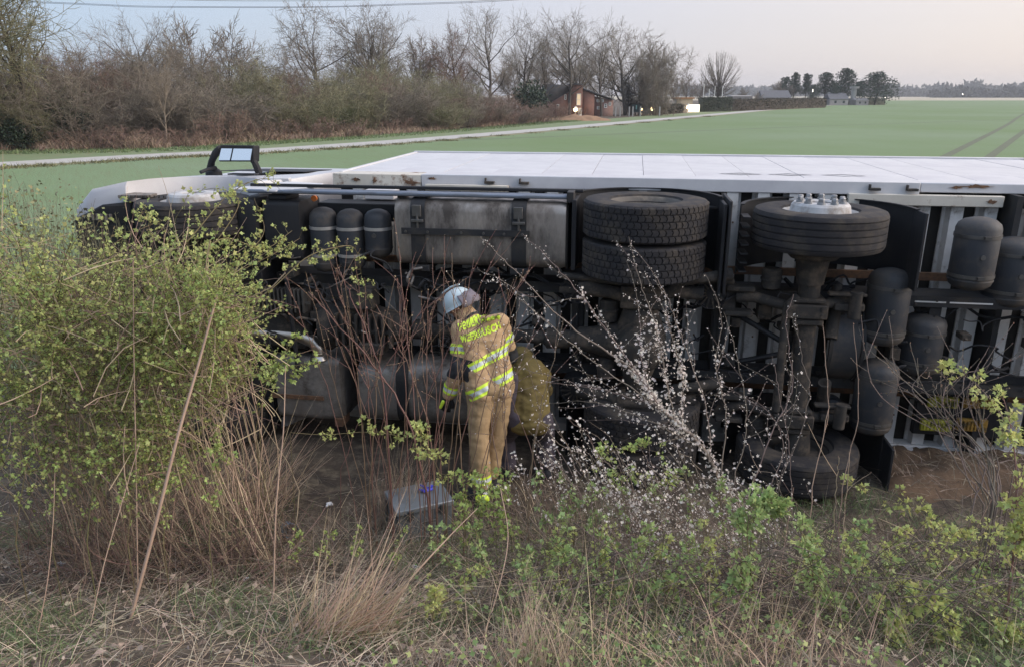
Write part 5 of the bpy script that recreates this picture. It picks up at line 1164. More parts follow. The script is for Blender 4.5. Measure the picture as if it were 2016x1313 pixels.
slab_cut(jk, 'collar_lining', neck, head - neck, -.050, -.028, .004, cl['blk'], pA, rad=.12)
slab_cut(jk, 'yellow_collar_band', neck - (head - neck).normalized() * .01, head - neck, -.095, -.050, .0035, cl['yel'], pA, rad=.115)
# lettering on the back, laid on to the cloth
bvh = BVHTree.FromPolygons([v.co for v in jk.data.vertices], [tuple(p.vertices) for p in jk.data.polygons])
bx = Vector((.955, .12, .27)).normalized(); bn = Vector((.12, -.99, .05)); bn = (bn - bx * bn.dot(bx)).normalized(); by = bn.cross(bx) * 1
if by.z < 0: by = -by
letm = cl['yel']
for line, (t_, p0, sz) in enumerate((('FEUERWEHR', q(945, 640, 5.8), .064), ('MEERBUSCH', q(948, 660, 5.8), .064))):
    cu = bpy.data.curves.new('lettering', 'FONT'); cu.body = t_; cu.size = sz; cu.align_x = 'CENTER'; cu.align_y = 'CENTER'; cu.offset = .0028; cu.space_character = 1.05; cu.resolution_u = 3
    o = bpy.data.objects.new('lettering', cu); col.objects.link(o); dg = bpy.context.evaluated_depsgraph_get(); me = bpy.data.meshes.new_from_object(o.evaluated_get(dg)); bpy.data.objects.remove(o)
    bm = bmesh.new(); bm.from_mesh(me); bmesh.ops.triangulate(bm, faces=bm.faces); bmesh.ops.subdivide_edges(bm, edges=[e for e in bm.edges if e.calc_length() > .012], cuts=2); 
    for v in bm.verts:
        p = p0 + bx * v.co.x * .93 + by * v.co.y * 1.12; h_, n_, i_, d_ = bvh.ray_cast(p + bn * .5, -bn)
        v.co = (h_ + bn * .009) if h_ is not None else p
    bm.to_mesh(me); bm.free(); link('lettering', me, letm, pA)
# trousers, boots, gloves, helmet
tp = [(hipL + Vector((0, 0, .02)), kneeL, .118, .088), (hipR + Vector((0, 0, .02)), kneeR, .118, .088), (hipL, hipR, .125, .125), (kneeL, footL + Vector((0, 0, .13)), .088, .082), (kneeR, footR + Vector((0, 0, .13)), .088, .080)]
trs = blob('trousers', tp, .011, 4, mat('tan_trouser_fabric', (.46, .315, .17), (.37, .25, .135), 5, .85, bump=.5, bscale=20, dirt=(.17, .12, .07), dscale=5, dlo=.5, dhi=.75), pA, .008, 7)
band3(trs, footL + Vector((0, 0, .17)), Vector((0, 0, 1)), .07, pA, rad=.13)
bp_ = []
for f in (footL, footR): bp_ += [(f + Vector((0, 0, .20)), f, .062, .058), (f + Vector((.02, -.03, -.035)), f + Vector((-.14, .12, -.035)), .052, .048)]
blob('boots', bp_, .010, 3, cl['blk'], pA)
blob('boot_heel_band', [(footL + Vector((.035, -.045, .0)), footL + Vector((-.02, -.06, .005)), .038, .036)], .008, 3, cl['yel'], pA)
gp = []
for h_, e_2 in ((haL, elL), (haR, elR)):
    d = (h_ - e_2).normalized(); gp += [(h_ - d * .05, h_, .045, .040)] + [(p[0], p[1], p[2] + .006, p[3] + .006) if p[0] != 'e' else ('e', p[1], tuple(x + .007 for x in p[2]), p[3]) for p in hand(h_, e_2, nL, upL)]
blob('gloves', gp, .0075, 2, cl['blk'], pA)
gl = blob('glove_cuff_trim', [(haL + (haL - elL).normalized() * .03 + Vector((-.03, -.03, 0)), haL + (haL - elL).normalized() * .09 + Vector((-.035, -.03, 0)), .016, .014)], .006, 2, cl['yel'], pA)
he = empty('helmet', (0, 0, 0), 0, pA)
b = MB(); n = 36; prof_ = []
for k in range(10): t = math.pi / 2 * k / 9; prof_.append((math.cos(t), math.sin(t)))
P = []; hb = hc + hu * .012 - fd * .012
for r_, z_ in [(1.10, -.22), (1.02, -.16)] + prof_ + [(0.94 * a, .95 * c_ - .02) for a, c_ in prof_[::-1]] + [(.96, -.14), (1.10, -.235)]:
    for i in range(n):
        a = 2 * math.pi * i / n; P.append(hb + hs_ * (.118 * r_ * math.cos(a)) + fd * (.142 * r_ * math.sin(a)) + hu * (.125 * z_))
k = len(P) // n; b.q(P, [(j * n + i, j * n + (i + 1) % n, (j + 1) * n + (i + 1) % n, (j + 1) * n + i) for j in range(k - 1) for i in range(n)]); b.build('shell', cl['helm'], he, 50)
b = MB(); P = []
for t in np.linspace(-2.5, -.64, 20):            # cloth hanging behind the helmet
    for s_, rr2, z_ in ((0, 1.04, .42), (1, 1.16, .05), (2, 1.28, -.25), (3, 1.30, -.52)):
        P.append(hb + hs_ * (.118 * rr2 * math.cos(t)) + fd * (.145 * rr2 * math.sin(t)) + hu * (.12 * z_ + .006 * math.sin(t * 9)))
b.q(P, [(i * 4 + j, i * 4 + j + 1, i * 4 + 5 + j, i * 4 + 4 + j) for i in range(19) for j in range(3)])
og = b.build('neck_guard', cl['neckg'], he, 60); sm_ = og.modifiers.new('solid', 'SOLIDIFY'); sm_.thickness = .006
MB().tube([hb + hu * .132 + fd * .10, hb + hu * .142, hb + hu * .125 - fd * .10], .008, 8).build('ridge', cl['helm'], he)
blob('hair', [('e', hc - fd * .03 - hu * .045, (.072, .065, .05), HR)], .009, 2, cl['hair'], pA)
# second person crouching behind
pB = empty('person', (vec(1045, 850, 6.05).x, 6.05, 0)); off = Vector(pB.location)
props(pB, 'person crouching in a dull mustard jacket, half hidden behind the tan jacket', 'person')
hp2 = q(1040, 822, 5.98); ch2 = q(1042, 738, 6.10); nk2 = q(1034, 715, 6.30); hd2 = nk2 + Vector((-.04, .13, -.03)); S2 = Vector((.96, .12, -.1)).normalized()
kL, kR = hp2 + Vector((-.20, .26, -.03)), hp2 + Vector((.16, .30, -.05)); fL, fR = Vector((kL.x + .03, kL.y - .05, .08)), Vector((kR.x + .02, kR.y - .05, .08))
kL.z = .42; kR.z = .42; hp2.z = max(hp2.z, .50)
sL, sR = ch2 - S2 * .12 + Vector((0, .06, .0)), ch2 + S2 * .10 + Vector((0, .06, -.03)); eL, eR = sL + Vector((-.10, .22, -.20)), sR + Vector((.05, .24, -.22)); aL, aR = eL + Vector((.03, .22, .0)), eR + Vector((-.05, .22, -.02))
fd2 = Vector((-.2, .85, -.48)).normalized(); hu2 = Vector((0, .4, .9)); hu2 = (hu2 - fd2 * hu2.dot(fd2)).normalized(); hs2 = fd2.cross(hu2).normalized(); HR2 = Matrix((hs2, fd2, hu2)).transposed()
bodyB = [(hp2 - S2 * .09, kL, .085, .06), (hp2 + S2 * .09, kR, .085, .06), (kL, fL, .055, .04), (kR, fR, .055, .04), (fL, fL + Vector((0, .14, -.04)), .04, .035), (fR, fR + Vector((0, .14, -.04)), .04, .035), (hp2, ch2, .13, .13), (ch2, nk2, .11, .06), (nk2, hd2, .055, .055),
         (sL, sR, .06, .06), (sL, eL, .045, .036), (sR, eR, .045, .036), (eL, aL, .036, .026), (eR, aR, .036, .026), ('e', hd2, (.073, .092, .105), HR2), ('e', hd2 + fd2 * .045 - hu2 * .055, (.052, .055, .055), HR2), (hd2 + fd2 * .09, hd2 + fd2 * .112 - hu2 * .03, .010, .016)] + hand(aL, eL, nL, upL) + hand(aR, eR, nL, upL)
blob('body', bodyB, .0095, 2, cl['skin'], pB)
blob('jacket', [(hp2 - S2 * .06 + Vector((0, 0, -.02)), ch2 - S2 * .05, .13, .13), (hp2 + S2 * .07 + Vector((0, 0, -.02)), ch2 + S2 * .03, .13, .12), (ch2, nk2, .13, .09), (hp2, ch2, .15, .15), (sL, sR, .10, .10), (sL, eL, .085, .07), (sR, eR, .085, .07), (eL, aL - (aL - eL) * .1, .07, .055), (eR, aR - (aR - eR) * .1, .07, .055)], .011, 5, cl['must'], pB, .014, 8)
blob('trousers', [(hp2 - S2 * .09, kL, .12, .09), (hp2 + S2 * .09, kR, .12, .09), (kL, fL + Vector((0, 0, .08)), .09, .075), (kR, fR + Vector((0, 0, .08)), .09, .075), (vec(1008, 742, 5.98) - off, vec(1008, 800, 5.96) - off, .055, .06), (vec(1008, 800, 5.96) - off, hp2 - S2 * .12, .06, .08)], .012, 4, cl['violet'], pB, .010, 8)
blob('boots', [(f + Vector((0, y_, -.03)), f + Vector((0, y2, -.03)), .05, .046) for f in (fL, fR) for y_, y2 in ((-.03, .16),)] + [(fL, fL + Vector((0, 0, .15)), .055, .055), (fR, fR + Vector((0, 0, .15)), .055, .055)], .011, 3, cl['blk'], pB)
b = MB(); P = []
for r_, z_ in [(1.10, -.22), (1.02, -.16)] + prof_:
    for i in range(n):
        a = 2 * math.pi * i / n; P.append(hd2 + hu2 * .02 + hs2 * (.118 * r_ * math.cos(a)) + fd2 * (.14 * r_ * math.sin(a)) + hu2 * (.12 * z_))
b.q(P, [(j * n + i, j * n + (i + 1) % n, (j + 1) * n + (i + 1) % n, (j + 1) * n + i) for j in range(len(P) // n - 1) for i in range(n)]); b.build('helmet', cl['must'], pB, 50)
# ------------------------------------------------------------------ tool box and litter
o = empty('metal_toolbox', (*W(825, 1000, 5.40)[:2], 0), math.radians(24)); o.location.z = gh(o.location.x, o.location.y) + .0; props(o, 'grey metal tool box with flat lid standing in the weeds', 'box')
tbm = mat('grey_painted_metal', (.16, .18, .20), (.12, .135, .15), 6, .45, .3, dirt=(.10, .09, .075), dscale=5, dlo=.58, dhi=.75)
tbl = mat('lid_metal', (.22, .245, .27), (.17, .19, .21), 6, .45, .3, dirt=(.13, .12, .10), dscale=5, dlo=.58, dhi=.75)
MB().box((-.22, -.17, 0), (.22, .17, .27)).build('case', tbm, o, bevel=.008)
lidb = MB().box((-.235, -.185, .272), (.235, .185, .315)); lidb.build('lid', tbl, o, bevel=.008)
MB().box((-.238, -.15, .02), (-.222, -.13, .26)).box((-.238, .13, .02), (-.222, .15, .26)).build('corner_rib', tbm, o)
MB().tube([(-.05, -.19, .2), (-.05, -.22, .2), (.08, -.22, .2), (.08, -.19, .2)], .008, 8).build('handle', M['strap'], o)
MB().box((-.14, -.20, .22), (-.10, -.186, .30)).box((.12, -.20, .22), (.16, -.186, .30)).build('latch', M['strap'], o)
rg = random.Random(2)
cp = Vector((*W(838, 950, 5.45)[:2], o.location.z + .325))
ob = blob('blue_glove', [(cp + Vector((rg.uniform(-.035, .035), rg.uniform(-.03, .03), rg.uniform(0, .02))), cp + Vector((rg.uniform(-.05, .05), rg.uniform(-.04, .04), rg.uniform(.0, .05))), .012, .009) for _ in range(9)], .006, 1, mat('blue_nitrile', (.03, .05, .62), (.02, .03, .45), 9, .4)); props(ob, 'crumpled blue glove on the tool box lid', 'glove')
def litter_(nm, px, py, Y, sz, mt, lb, cat):
    r_ = random.Random(int(px)); p = W(px, py, Y); c = Vector((p[0], p[1], gh(p[0], p[1]) + sz * .3))
    ob = blob(nm, [(c + Vector((r_.uniform(-sz, sz), r_.uniform(-sz, sz), r_.uniform(0, sz * .5))), c + Vector((r_.uniform(-sz, sz), r_.uniform(-sz, sz), r_.uniform(0, sz))), sz * .35, sz * .2) for _ in range(5)], sz * .2, 1, mt); props(ob, lb, cat)
def gy(px, py):                                  # where the sight line meets the bank
    Y = 2.2
    while Y < 6.5:
        p = W(px, py, Y)
        if p[2] <= gh(p[0], p[1]): return Y
        Y += .02
    return Y
gpl = mat('pale_plastic_film', (.62, .62, .64), (.5, .5, .52), 9, .4)
cupo = MB().lathe((0, 0, 0), (0, 0, 1), [(.0, .002), (.036, .0), (.048, .11), (.052, .115), (.048, .12), (.044, .11), (.033, .006), (0, .006)], 20).build('plastic_cup', mat('blue_grey_plastic', (.12, .15, .19), None, 8, .4)); yy = gy(566, 1048); cupo.location = (*W(566, 1048, yy)[:2], gh(*W(566, 1048, yy)[:2]) + .045); cupo.rotation_euler = (1.3, .3, .4); cupo.scale = (1.3,) * 3; props(cupo, 'blue grey plastic cup lying on the ground left of the tool box', 'cup')
for px, py, sz, lb in ((121, 1113, .022, 'white plastic scrap on the grass at the left'), (818, 1122, .03, 'pale plastic scrap below the tool box'), (62, 1170, .012, 'tiny white scrap at the left edge'), (488, 1142, .022, 'grey plastic scrap in the straw'), (1340, 1260, .014, 'white scrap near the bottom right'), (636, 812, .03, 'crushed white plastic cup below the muffler')):
    litter_('plastic_scrap', px, py, gy(px, py) if py > 900 else 5.7, sz, gpl, lb, 'litter')
# ------------------------------------------------------------------ roadside plants
def gz(P): return np.array([gh(float(p[0]), float(p[1])) for p in P])
def plant(name, label, cat, group=None, loc=(0, 0, 0)): o = empty(name, loc); return props(o, label, cat, group)
leaf_meshes = []
for k in range(4):
    rng_ = np.random.default_rng(900 + k); n_ = 9; a = np.linspace(-2.0, 2.0, n_) + rng_.normal(0, .15, n_)
    D_ = np.stack([np.sin(a), np.cos(a), rng_.uniform(-.7, .7, n_)], 1); V_, F_ = scatter(LOBED, D_ * .35 + rng_.normal(0, .12, (n_, 3)), D_, rng_.uniform(.45, .95, n_), rng_, .9); leaf_meshes.append((V_, F_))
LEAFOBJ = {}
def leaf_objects(par, P, D, S, mt, rng):
    for p, d, s in zip(P, D, S):
        key = (rng.integers(0, 4), mt.name)
        if key not in LEAFOBJ: LEAFOBJ[key] = np_mesh('leaf', *leaf_meshes[key[0]], mt)
        o = bpy.data.objects.new('leaf', LEAFOBJ[key]); col.objects.link(o); o.parent = par; o.location = p
        o.rotation_euler = Vector(d).to_track_quat('Y', 'Z').to_euler(); o.rotation_euler.rotate_axis('Y', rng.uniform(-1, 1)); o.scale = (s, s, s)
# ---- the big leafing bush on the left: several shrubs grown into each other
tops = [(-80, 450), (0, 460), (60, 500), (150, 545), (200, 545), (250, 520), (300, 510), (400, 525), (460, 550), (500, 590), (530, 660), (560, 740), (640, 860)]
def bush_top(px): return float(np.interp(px, [a for a, b in tops], [b for a, b in tops]))
def leafy(cx0, cx1, label, ntw, seed, lm, nobj, bot=930, ymin=3.95, ymax=5.0):
    rng = np.random.default_rng(seed); o = plant('leafy_shrub', label, 'shrub', 'leafing shrubs on the bank at the left'); st, tw, old = Tub(), Tub(), Tub(); P, D, S = [], [], []
    bases = [np.array([tx((cx0 + cx1) / 2 + rng.uniform(-.5, .5) * (cx1 - cx0), Y), Y, 0]) for Y in rng.uniform(ymin + .2, ymax - .1, 16)]
    for b in bases: b[2] = gh(b[0], b[1]) - .03
    for k in range(ntw):
        px = rng.uniform(cx0 - 30, cx1 + 20); tp = bush_top(px); f = rng.random() ** .9; py = tp + (bot - tp) * f * rng.uniform(.8, 1.16) + rng.normal(0, 14) + 40 * noise.noise(Vector((px * .013, 3, seed))); 
        if noise.noise(Vector((px * .016, py * .016, seed))) < (.04 if f > .70 else -.12): continue
        Y = rng.uniform(ymin, ymax)
        if f < .12 and rng.random() < .35: continue
        p = W(px, py, Y)
        if p[2] < gh(p[0], p[1]) + .05: continue
        d = norm(rng.normal(0, .7, 3) + np.array([.15, -.1, .75])); l = rng.uniform(.16, .42); q_ = curve(p, p + d * l + np.array([0, 0, -.05]), rng.normal(0, .03, 3), 5); tw.add(q_, .0028, .0012)
        m = rng.integers(9, 17)
        for j in range(m):
            t = (j + 1) / m; i = min(int(t * 4), 3); c = q_[i] + (q_[i + 1] - q_[i]) * (t * 4 - i); P.append(c); D.append(d * .5 + rng.normal(0, .8, 3)); S.append(rng.uniform(.013, .031))
        if k % 14 == 0:
            b = bases[rng.integers(0, len(bases))]; st.add(curve(b, p, np.array([rng.normal(-.05, .16), rng.normal(0, .12), rng.normal(.05, .08)]), 8, .018, rng), rng.uniform(.0025, .006), .002)
        elif k % 3 == 0:
            st.add(curve(p - d * rng.uniform(.1, .35) + rng.normal(0, .08, 3), p, rng.normal(0, .03, 3), 4), .0035, .0026)
    for k in range(int((cx1 - cx0) / 9)):                                     # long shoots rising out of the crown
        px = rng.uniform(cx0, cx1); Y = rng.uniform(ymin + .1, ymax); p = W(px, bush_top(px) + rng.uniform(10, 120), Y); l = rng.uniform(.25, .62); e_ = p + np.array([rng.normal(.06, .16), rng.normal(0, .1), l * rng.uniform(.7, 1)]); C = curve(p - np.array([0, 0, .3]), e_, rng.normal(0, .05, 3), 9, .008, rng); tw.add(C, .004, .0013)
        for j in range(2, 9):
            for _ in range(rng.integers(2, 6)): P.append(C[j] + rng.normal(0, .018, 3)); D.append(rng.normal(0, .8, 3) + np.array([0, 0, .4])); S.append(rng.uniform(.014, .034))
    for k in range(int(ntw * .13)):                                           # leafless old twigs between the leaves
        px = rng.uniform(cx0, cx1); p = W(px, rng.uniform(bush_top(px) - 30, bot), rng.uniform(ymin, ymin + .5)); d = norm(rng.normal(0, 1, 3) + np.array([.2, 0, .6])); l = rng.uniform(.2, .5)
        if p[2] > gh(p[0], p[1]) + .2: old.add(curve(p, p + d * l, rng.normal(0, .02, 3), 5, .002, rng), .0024, .0009)
    link('old_twigs', old.mesh('old_twigs', bark['straw' if seed % 2 else 'red'], 3), None, o)
    link('stems', st.mesh('stems', bark['straw'], 4), None, o); link('twigs', tw.mesh('twigs', bark['green'], 3), None, o)
    P, D, S = np.array(P), np.array(D), np.array(S); near_ = np.argsort(P[:, 1])[:nobj * 4]; pick = rng.choice(near_, nobj, replace=False); rest = np.setdiff1d(np.arange(len(P)), pick)
    leaf_objects(o, P[pick], D[pick], S[pick] * .8, leafm[lm[0]], rng)
    h = rng.random(len(rest)) < .72
    V, F = scatter(LOBED, P[rest][h], D[rest][h], S[rest][h], rng); props(link('foliage', np_mesh('foliage', V, F, leafm[lm[0]]), None, o), kind='stuff')
    V, F = scatter(LOBED, P[rest][~h], D[rest][~h], S[rest][~h], rng); props(link('young_foliage', np_mesh('young_foliage', V, F, leafm[lm[1]]), None, o), kind='stuff')
    return o
leafy(-60, 110, 'leafing shrub at the left edge below the track, yellowish green', 1050, 401, ('fresh', 'yellow'), 120)
leafy(110, 280, 'bright leafing shrub in front of the cab nose', 1150, 402, ('yellow', 'fresh'), 150)
leafy(280, 430, 'dense leafing shrub covering the front wheels', 1150, 403, ('fresh', 'yellow'), 150)
leafy(425, 475, 'darker leafing shrub beside the exhaust muffler', 430, 404, ('fresh', 'yellow'), 100, 830)
# long arching sprays reaching over the cab and the tanks
def spray(par_t, par_l, pts, Ys, rng, r0=.005, nl=26, size=.026, side=.10):
    C = spline([np.array(W(px, py, Y)) for (px, py), Y in zip(pts, np.linspace(Ys[0], Ys[1], len(pts)))], 7); par_t.add(C, r0, .0016); n = len(C)
    for k in range(nl):
        t = rng.uniform(.12, 1) * (n - 1); i = min(int(t), n - 2); c = C[i] + (C[i + 1] - C[i]) * (t - i); d = norm(C[i + 1] - C[i]); s = norm(rng.normal(0, 1, 3)); e_ = c + s * rng.uniform(.2, 1) * side; par_t.add(np.array([c, (c + e_) / 2 + rng.normal(0, .004, 3), e_]), .0017, .001)
        for j in range(rng.integers(3, 6)): par_l.append((e_ + rng.normal(0, .008, 3), d * .4 + s + rng.normal(0, .5, 3), size * rng.uniform(.6, 1.25)))
rng = np.random.default_rng(420)
sprays = [([(300, 640), (340, 520), (400, 440), (455, 380), (520, 352), (556, 378)], 'highest leafy spray arching over the black cab underside'),
          ([(330, 620), (380, 520), (430, 470), (470, 400), (430, 372), (380, 380)], 'leafy spray curling back over the front wheel'),
          ([(240, 640), (300, 560), (340, 480), (290, 420), (270, 400)], 'leafy spray in front of the bumper'),
          ([(300, 660), (400, 580), (480, 505), (520, 455), (500, 390)], 'leafy spray beside the battery box'),
          ([(420, 620), (520, 580), (600, 510), (660, 488), (700, 492), (715, 560), (735, 610)], 'drooping leafy spray hanging in front of the strapped air tanks'),
          ([(330, 560), (440, 545), (540, 500), (590, 470)], 'flat leafy spray across the black containers'),
          ([(380, 520), (440, 470), (520, 490), (575, 455)], 'thin leafy spray ending at the first air tank'),
          ([(130, 620), (180, 530), (240, 470), (330, 430)], 'leafy spray crossing the cab corner')]
for pts, lb in sprays:
    o = plant('leafy_spray', lb, 'branch', 'arching sprays over the lorry front'); t_, l_ = Tub(), []; spray(t_, l_, pts, (4.3, 5.25), rng, nl=30, size=.025)
    link('stem', t_.mesh('stem', bark['green'], 5), None, o); P = np.array([a[0] for a in l_]); D = np.array([a[1] for a in l_]); S = np.array([a[2] for a in l_])
    leaf_objects(o, P[::4], D[::4], S[::4] * .85, leafm['yellow'], rng); mk = np.arange(len(P)) % 4 != 0; V, F = scatter(LOBED, P[mk], D[mk], S[mk], rng); props(link('foliage', np_mesh('foliage', V, F, leafm['yellow']), None, o), kind='stuff')
# brown weeds and thin green growth beyond the bush at the left edge
rng = np.random.default_rng(430); o = plant('weed_patch', 'thin brownish green weeds left of the cab at the field edge', 'weeds'); o['kind'] = 'stuff'
st, P, D, S = Tub(), [], [], []
for k in range(620):
    px = rng.uniform(-60, 250); Y = rng.uniform(5.6, 8.6); x = tx(px, Y); h = th(np.interp(px, (0, 100, 180, 260), (350, 395, 430, 460)) + rng.uniform(0, 130), Y); b = np.array([x + rng.normal(0, .2), Y, 0]); 
    if h < .2: h = .3
    e_ = np.array([x, Y, h]); c = curve(b, e_ + rng.normal(0, .15, 3) * np.array([1, 1, .3]), rng.normal(0, .16, 3), 6, .02, rng); st.add(c, .0035, .0012)
    for j in range(6): P.append(c[rng.integers(2, 6)] + rng.normal(0, .035, 3)); D.append(rng.normal(0, 1, 3)); S.append(rng.uniform(.015, .04))
link('stems', st.mesh('stems', bark['olive'], 3), None, o)['kind'] = 'stuff'; V, F = scatter(LOBED, P, D, S, rng); link('foliage', np_mesh('foliage', V, F, mat('dull_weed_leaf', (.17, .20, .08), (.20, .16, .09), 2, .8, island=.4, world=True)), None, o)['kind'] = 'stuff'
# ---- budding brown shrub in the centre
def bud_shrub(label, stems, seed, mt, bm_, group=None, twn=(3, 7)):
    rng = np.random.default_rng(seed); o = plant('budding_shrub', label, 'shrub', group); t0, t1 = Tub(), Tub(); BP, BD, BS = [], [], []
    for pts, Ya, Yb, r in stems:
        C = spline([np.array(W(px, py, Y)) for (px, py), Y in zip(pts, np.linspace(Ya, Yb, len(pts)))], 6); C[0][2] = min(C[0][2], gh(C[0][0], C[0][1]) - .02); C[1:-1] += rng.normal(0, .004, C[1:-1].shape); t0.add(C, r, .0017); n = len(C)
        for k in range(rng.integers(*twn)):
            t = rng.uniform(.35, .95) * (n - 1); i = int(t); c = C[i]; d = norm(C[i + 1] - C[i]) if i < n - 1 else norm(C[i] - C[i - 1]); e_ = c + norm(d + rng.normal(0, .45, 3)) * rng.uniform(.1, .38); q_ = curve(c, e_, rng.normal(0, .01, 3), 5); t1.add(q_, .0021, .0011)
            for j in range(1, 5): BP.append(q_[j]); BD.append(norm(e_ - c) + rng.normal(0, .3, 3)); BS.append(rng.uniform(.009, .018))
        for k in range(n // 2, n): BP.append(C[k]); BD.append(norm(C[-1] - C[-2]) + rng.normal(0, .4, 3)); BS.append(rng.uniform(.009, .018))
    link('stems', t0.mesh('stems', mt, 5), None, o); link('twigs', t1.mesh('twigs', mt, 4), None, o)
    V, F = scatter((OVAL[0] * np.array([1.3, 1, 3]), OVAL[1]), BP, BD, BS, rng, .3); props(link('buds', np_mesh('buds', V, F, bm_), None, o), kind='stuff'); return o
rs = np.random.default_rng(77)
def fan(n, bx, by, tx0, tx1, ty0, ty1, Ya, Yb, r=(.0022, .0045)):
    L = []
    for k in range(n):
        u = (k + rs.random()) / n; b = (bx + rs.normal(0, 50), by + rs.normal(0, 18)); t = (tx0 + (tx1 - tx0) * u + rs.normal(0, 12), rs.uniform(ty0, ty1)); m = (b[0] + (t[0] - b[0]) * .38 + rs.normal(0, 10), b[1] + (t[1] - b[1]) * .5)
        Y = rs.uniform(Ya, Ya + .35); L.append(([b, m, (m[0] + (t[0] - m[0]) * .55, m[1] + (t[1] - m[1]) * .55), t], Y, Y + Yb * rs.uniform(.1, 1), rs.uniform(*r)))
    return L
bud_shrub('reddish brown budding shrub between the camera and the silver tank, fan of straight stems', fan(13, 740, 1000, 560, 860, 480, 640, 4.7, .3), 501, bark['budtwig'], leafm['bud'])
bud_shrub('reddish budding shrub with upright stems in front of the bending person', fan(15, 850, 1010, 780, 1040, 460, 640, 4.55, .3), 502, bark['budtwig'], leafm['bud'])
bud_shrub('small brown budding stems crossing the second person', fan(9, 980, 990, 900, 1130, 560, 760, 4.8, .3), 503, bark['red'], leafm['bloom'])
bud_shrub('leaning brown stem crossing the gearbox to the upper left', [([(850, 1010), (800, 820), (720, 700), (630, 600), (608, 575)], 4.8, 5.2, .009), ([(770, 960), (755, 760), (720, 650), (680, 560), (668, 530)], 4.8, 5.2, .007), ([(860, 1000), (842, 830), (790, 690), (740, 600)], 4.8, 5.1, .006)], 504, bark['budtwig'], leafm['bud'])
# ---- blackthorn with white blossom
rng = np.random.default_rng(520); o = plant('blackthorn', 'blackthorn in white blossom leaning left across the drive axle', 'shrub'); t0, t1 = Tub(), Tub(); FP, FD, FS = [], [], []; BPs = []
def bt_branch(pts, Ya, Yb, r, dens, fdens, sub=5, bs=.5):
    C = spline([np.array(W(px, py, Y)) for (px, py), Y in zip(pts, np.linspace(Ya, Yb, len(pts)))], 8); C[1:-1] += rng.normal(0, .004, C[1:-1].shape); t0.add(C, r * .8, .0012); n = len(C)
    for k in range(int(n * dens)):
        t = rng.uniform(.1, 1) * (n - 1); i = min(int(t), n - 2); c = C[i] + (C[i + 1] - C[i]) * (t - i); e_ = c + rng.normal(0, .012, 3); BPs.append(e_)
    for k in range(int(n * fdens)):
        t = rng.uniform(0, .75) * (n - 1) * bs * 1.5; i = min(int(t), n - 2); c = C[i] + rng.normal(0, .022, 3); FP.append(c); FD.append(rng.normal(0, 1, 3)); FS.append(rng.uniform(.007, .014))
    for k in range(sub):
        t = rng.uniform(.15, .85) * (n - 1); i = min(int(t), n - 2); c = C[i]; d = norm(C[i + 1] - C[i]); e_ = c + norm(d + rng.normal(0, .5, 3)) * rng.uniform(.12, .45); q_ = curve(c, e_, rng.normal(0, .012, 3), 6); t1.add(q_, .0018, .0009)
        for j in range(1, 6):
            for _ in range(2): BPs.append(q_[j] + rng.normal(0, .008, 3))
            if rng.random() < fdens * .35: FP.append(q_[j] + rng.normal(0, .012, 3)); FD.append(rng.normal(0, 1, 3)); FS.append(rng.uniform(.006, .012))
Y0 = 4.55
B = [([(1460, 1010), (1380, 880), (1300, 800), (1240, 725), (1120, 640), (1010, 530), (945, 468)], .017, 2.2, 11), ([(1300, 800), (1230, 700), (1150, 590), (1080, 510), (1030, 462)], .006, 2.6, 2),
     ([(1330, 840), (1310, 740), (1290, 640), (1262, 560), (1238, 466)], .007, 2.6, 5), ([(1340, 850), (1345, 760), (1330, 690), (1300, 600), (1270, 540)], .006, 2.6, 6), ([(1300, 800), (1200, 770), (1100, 745), (1010, 720)], .005, 2, 2),
     ([(1400, 905), (1390, 800), (1340, 660), (1300, 560), (1240, 480)], .006, 2.4, 2), ([(1420, 930), (1430, 820), (1410, 720), (1420, 620), (1388, 540)], .006, 1.8, 1.2), ([(1440, 960), (1470, 830), (1450, 700), (1425, 615)], .006, 1.5, .6),
     ([(1300, 800), (1180, 720), (1060, 620), (1000, 560), (940, 530)], .005, 2.4, 1), ([(1380, 880), (1260, 820), (1150, 790), (1050, 800)], .005, 2, 3), ([(1280, 780), (1262, 700), (1260, 640), (1255, 590)], .004, 2, 4), ([(1460, 1010), (1520, 850), (1560, 760), (1548, 640), (1562, 580)], .006, .8, .1),
     ([(1480, 1010), (1540, 900), (1520, 820), (1440, 770)], .005, 1.0, .3), ([(1560, 1040), (1555, 900), (1535, 780), (1520, 700)], .004, .5, .05), ([(1500, 1040), (1590, 800), (1578, 700), (1565, 620)], .004, .8, .1)]
for pts, r, d_, f_ in B: bt_branch(pts, Y0, Y0 + .45, r, d_, f_)
# the lower cloud of blossom
for k in range(300):
    cxy = rs.choice(4, p=[.28, .3, .22, .2]); c = ((1120, 890), (1260, 960), (1420, 990), (1330, 1080))[cxy]; px, py = c[0] + rs.normal(0, 66), c[1] + rs.normal(0, 46); Y = rng.uniform(3.75, 4.5); p = W(px, py, Y); a = p + np.array([rng.uniform(.05, .3), rng.uniform(-.1, .1), -rng.uniform(.15, .45)]); q_ = curve(a, p, rng.normal(0, .04, 3), 6, .008, rng); t1.add(q_, .002, .001)
    for j in range(rng.integers(3, 10)): FP.append(q_[rng.integers(2, 6)] + rng.normal(0, .02, 3)); FD.append(rng.normal(0, 1, 3)); FS.append(rng.uniform(.006, .0125))
    for j in range(6): BPs.append(q_[rng.integers(1, 6)] + rng.normal(0, .012, 3))
link('stems', t0.mesh('stems', bark['thorn'], 6), None, o); link('twigs', t1.mesh('twigs', bark['thorn'], 4), None, o)
V, F = scatter(FLOWER, FP, FD, FS, rng); props(link('blossoms', np_mesh('blossoms', V, F, leafm['bloom']), None, o), kind='stuff')
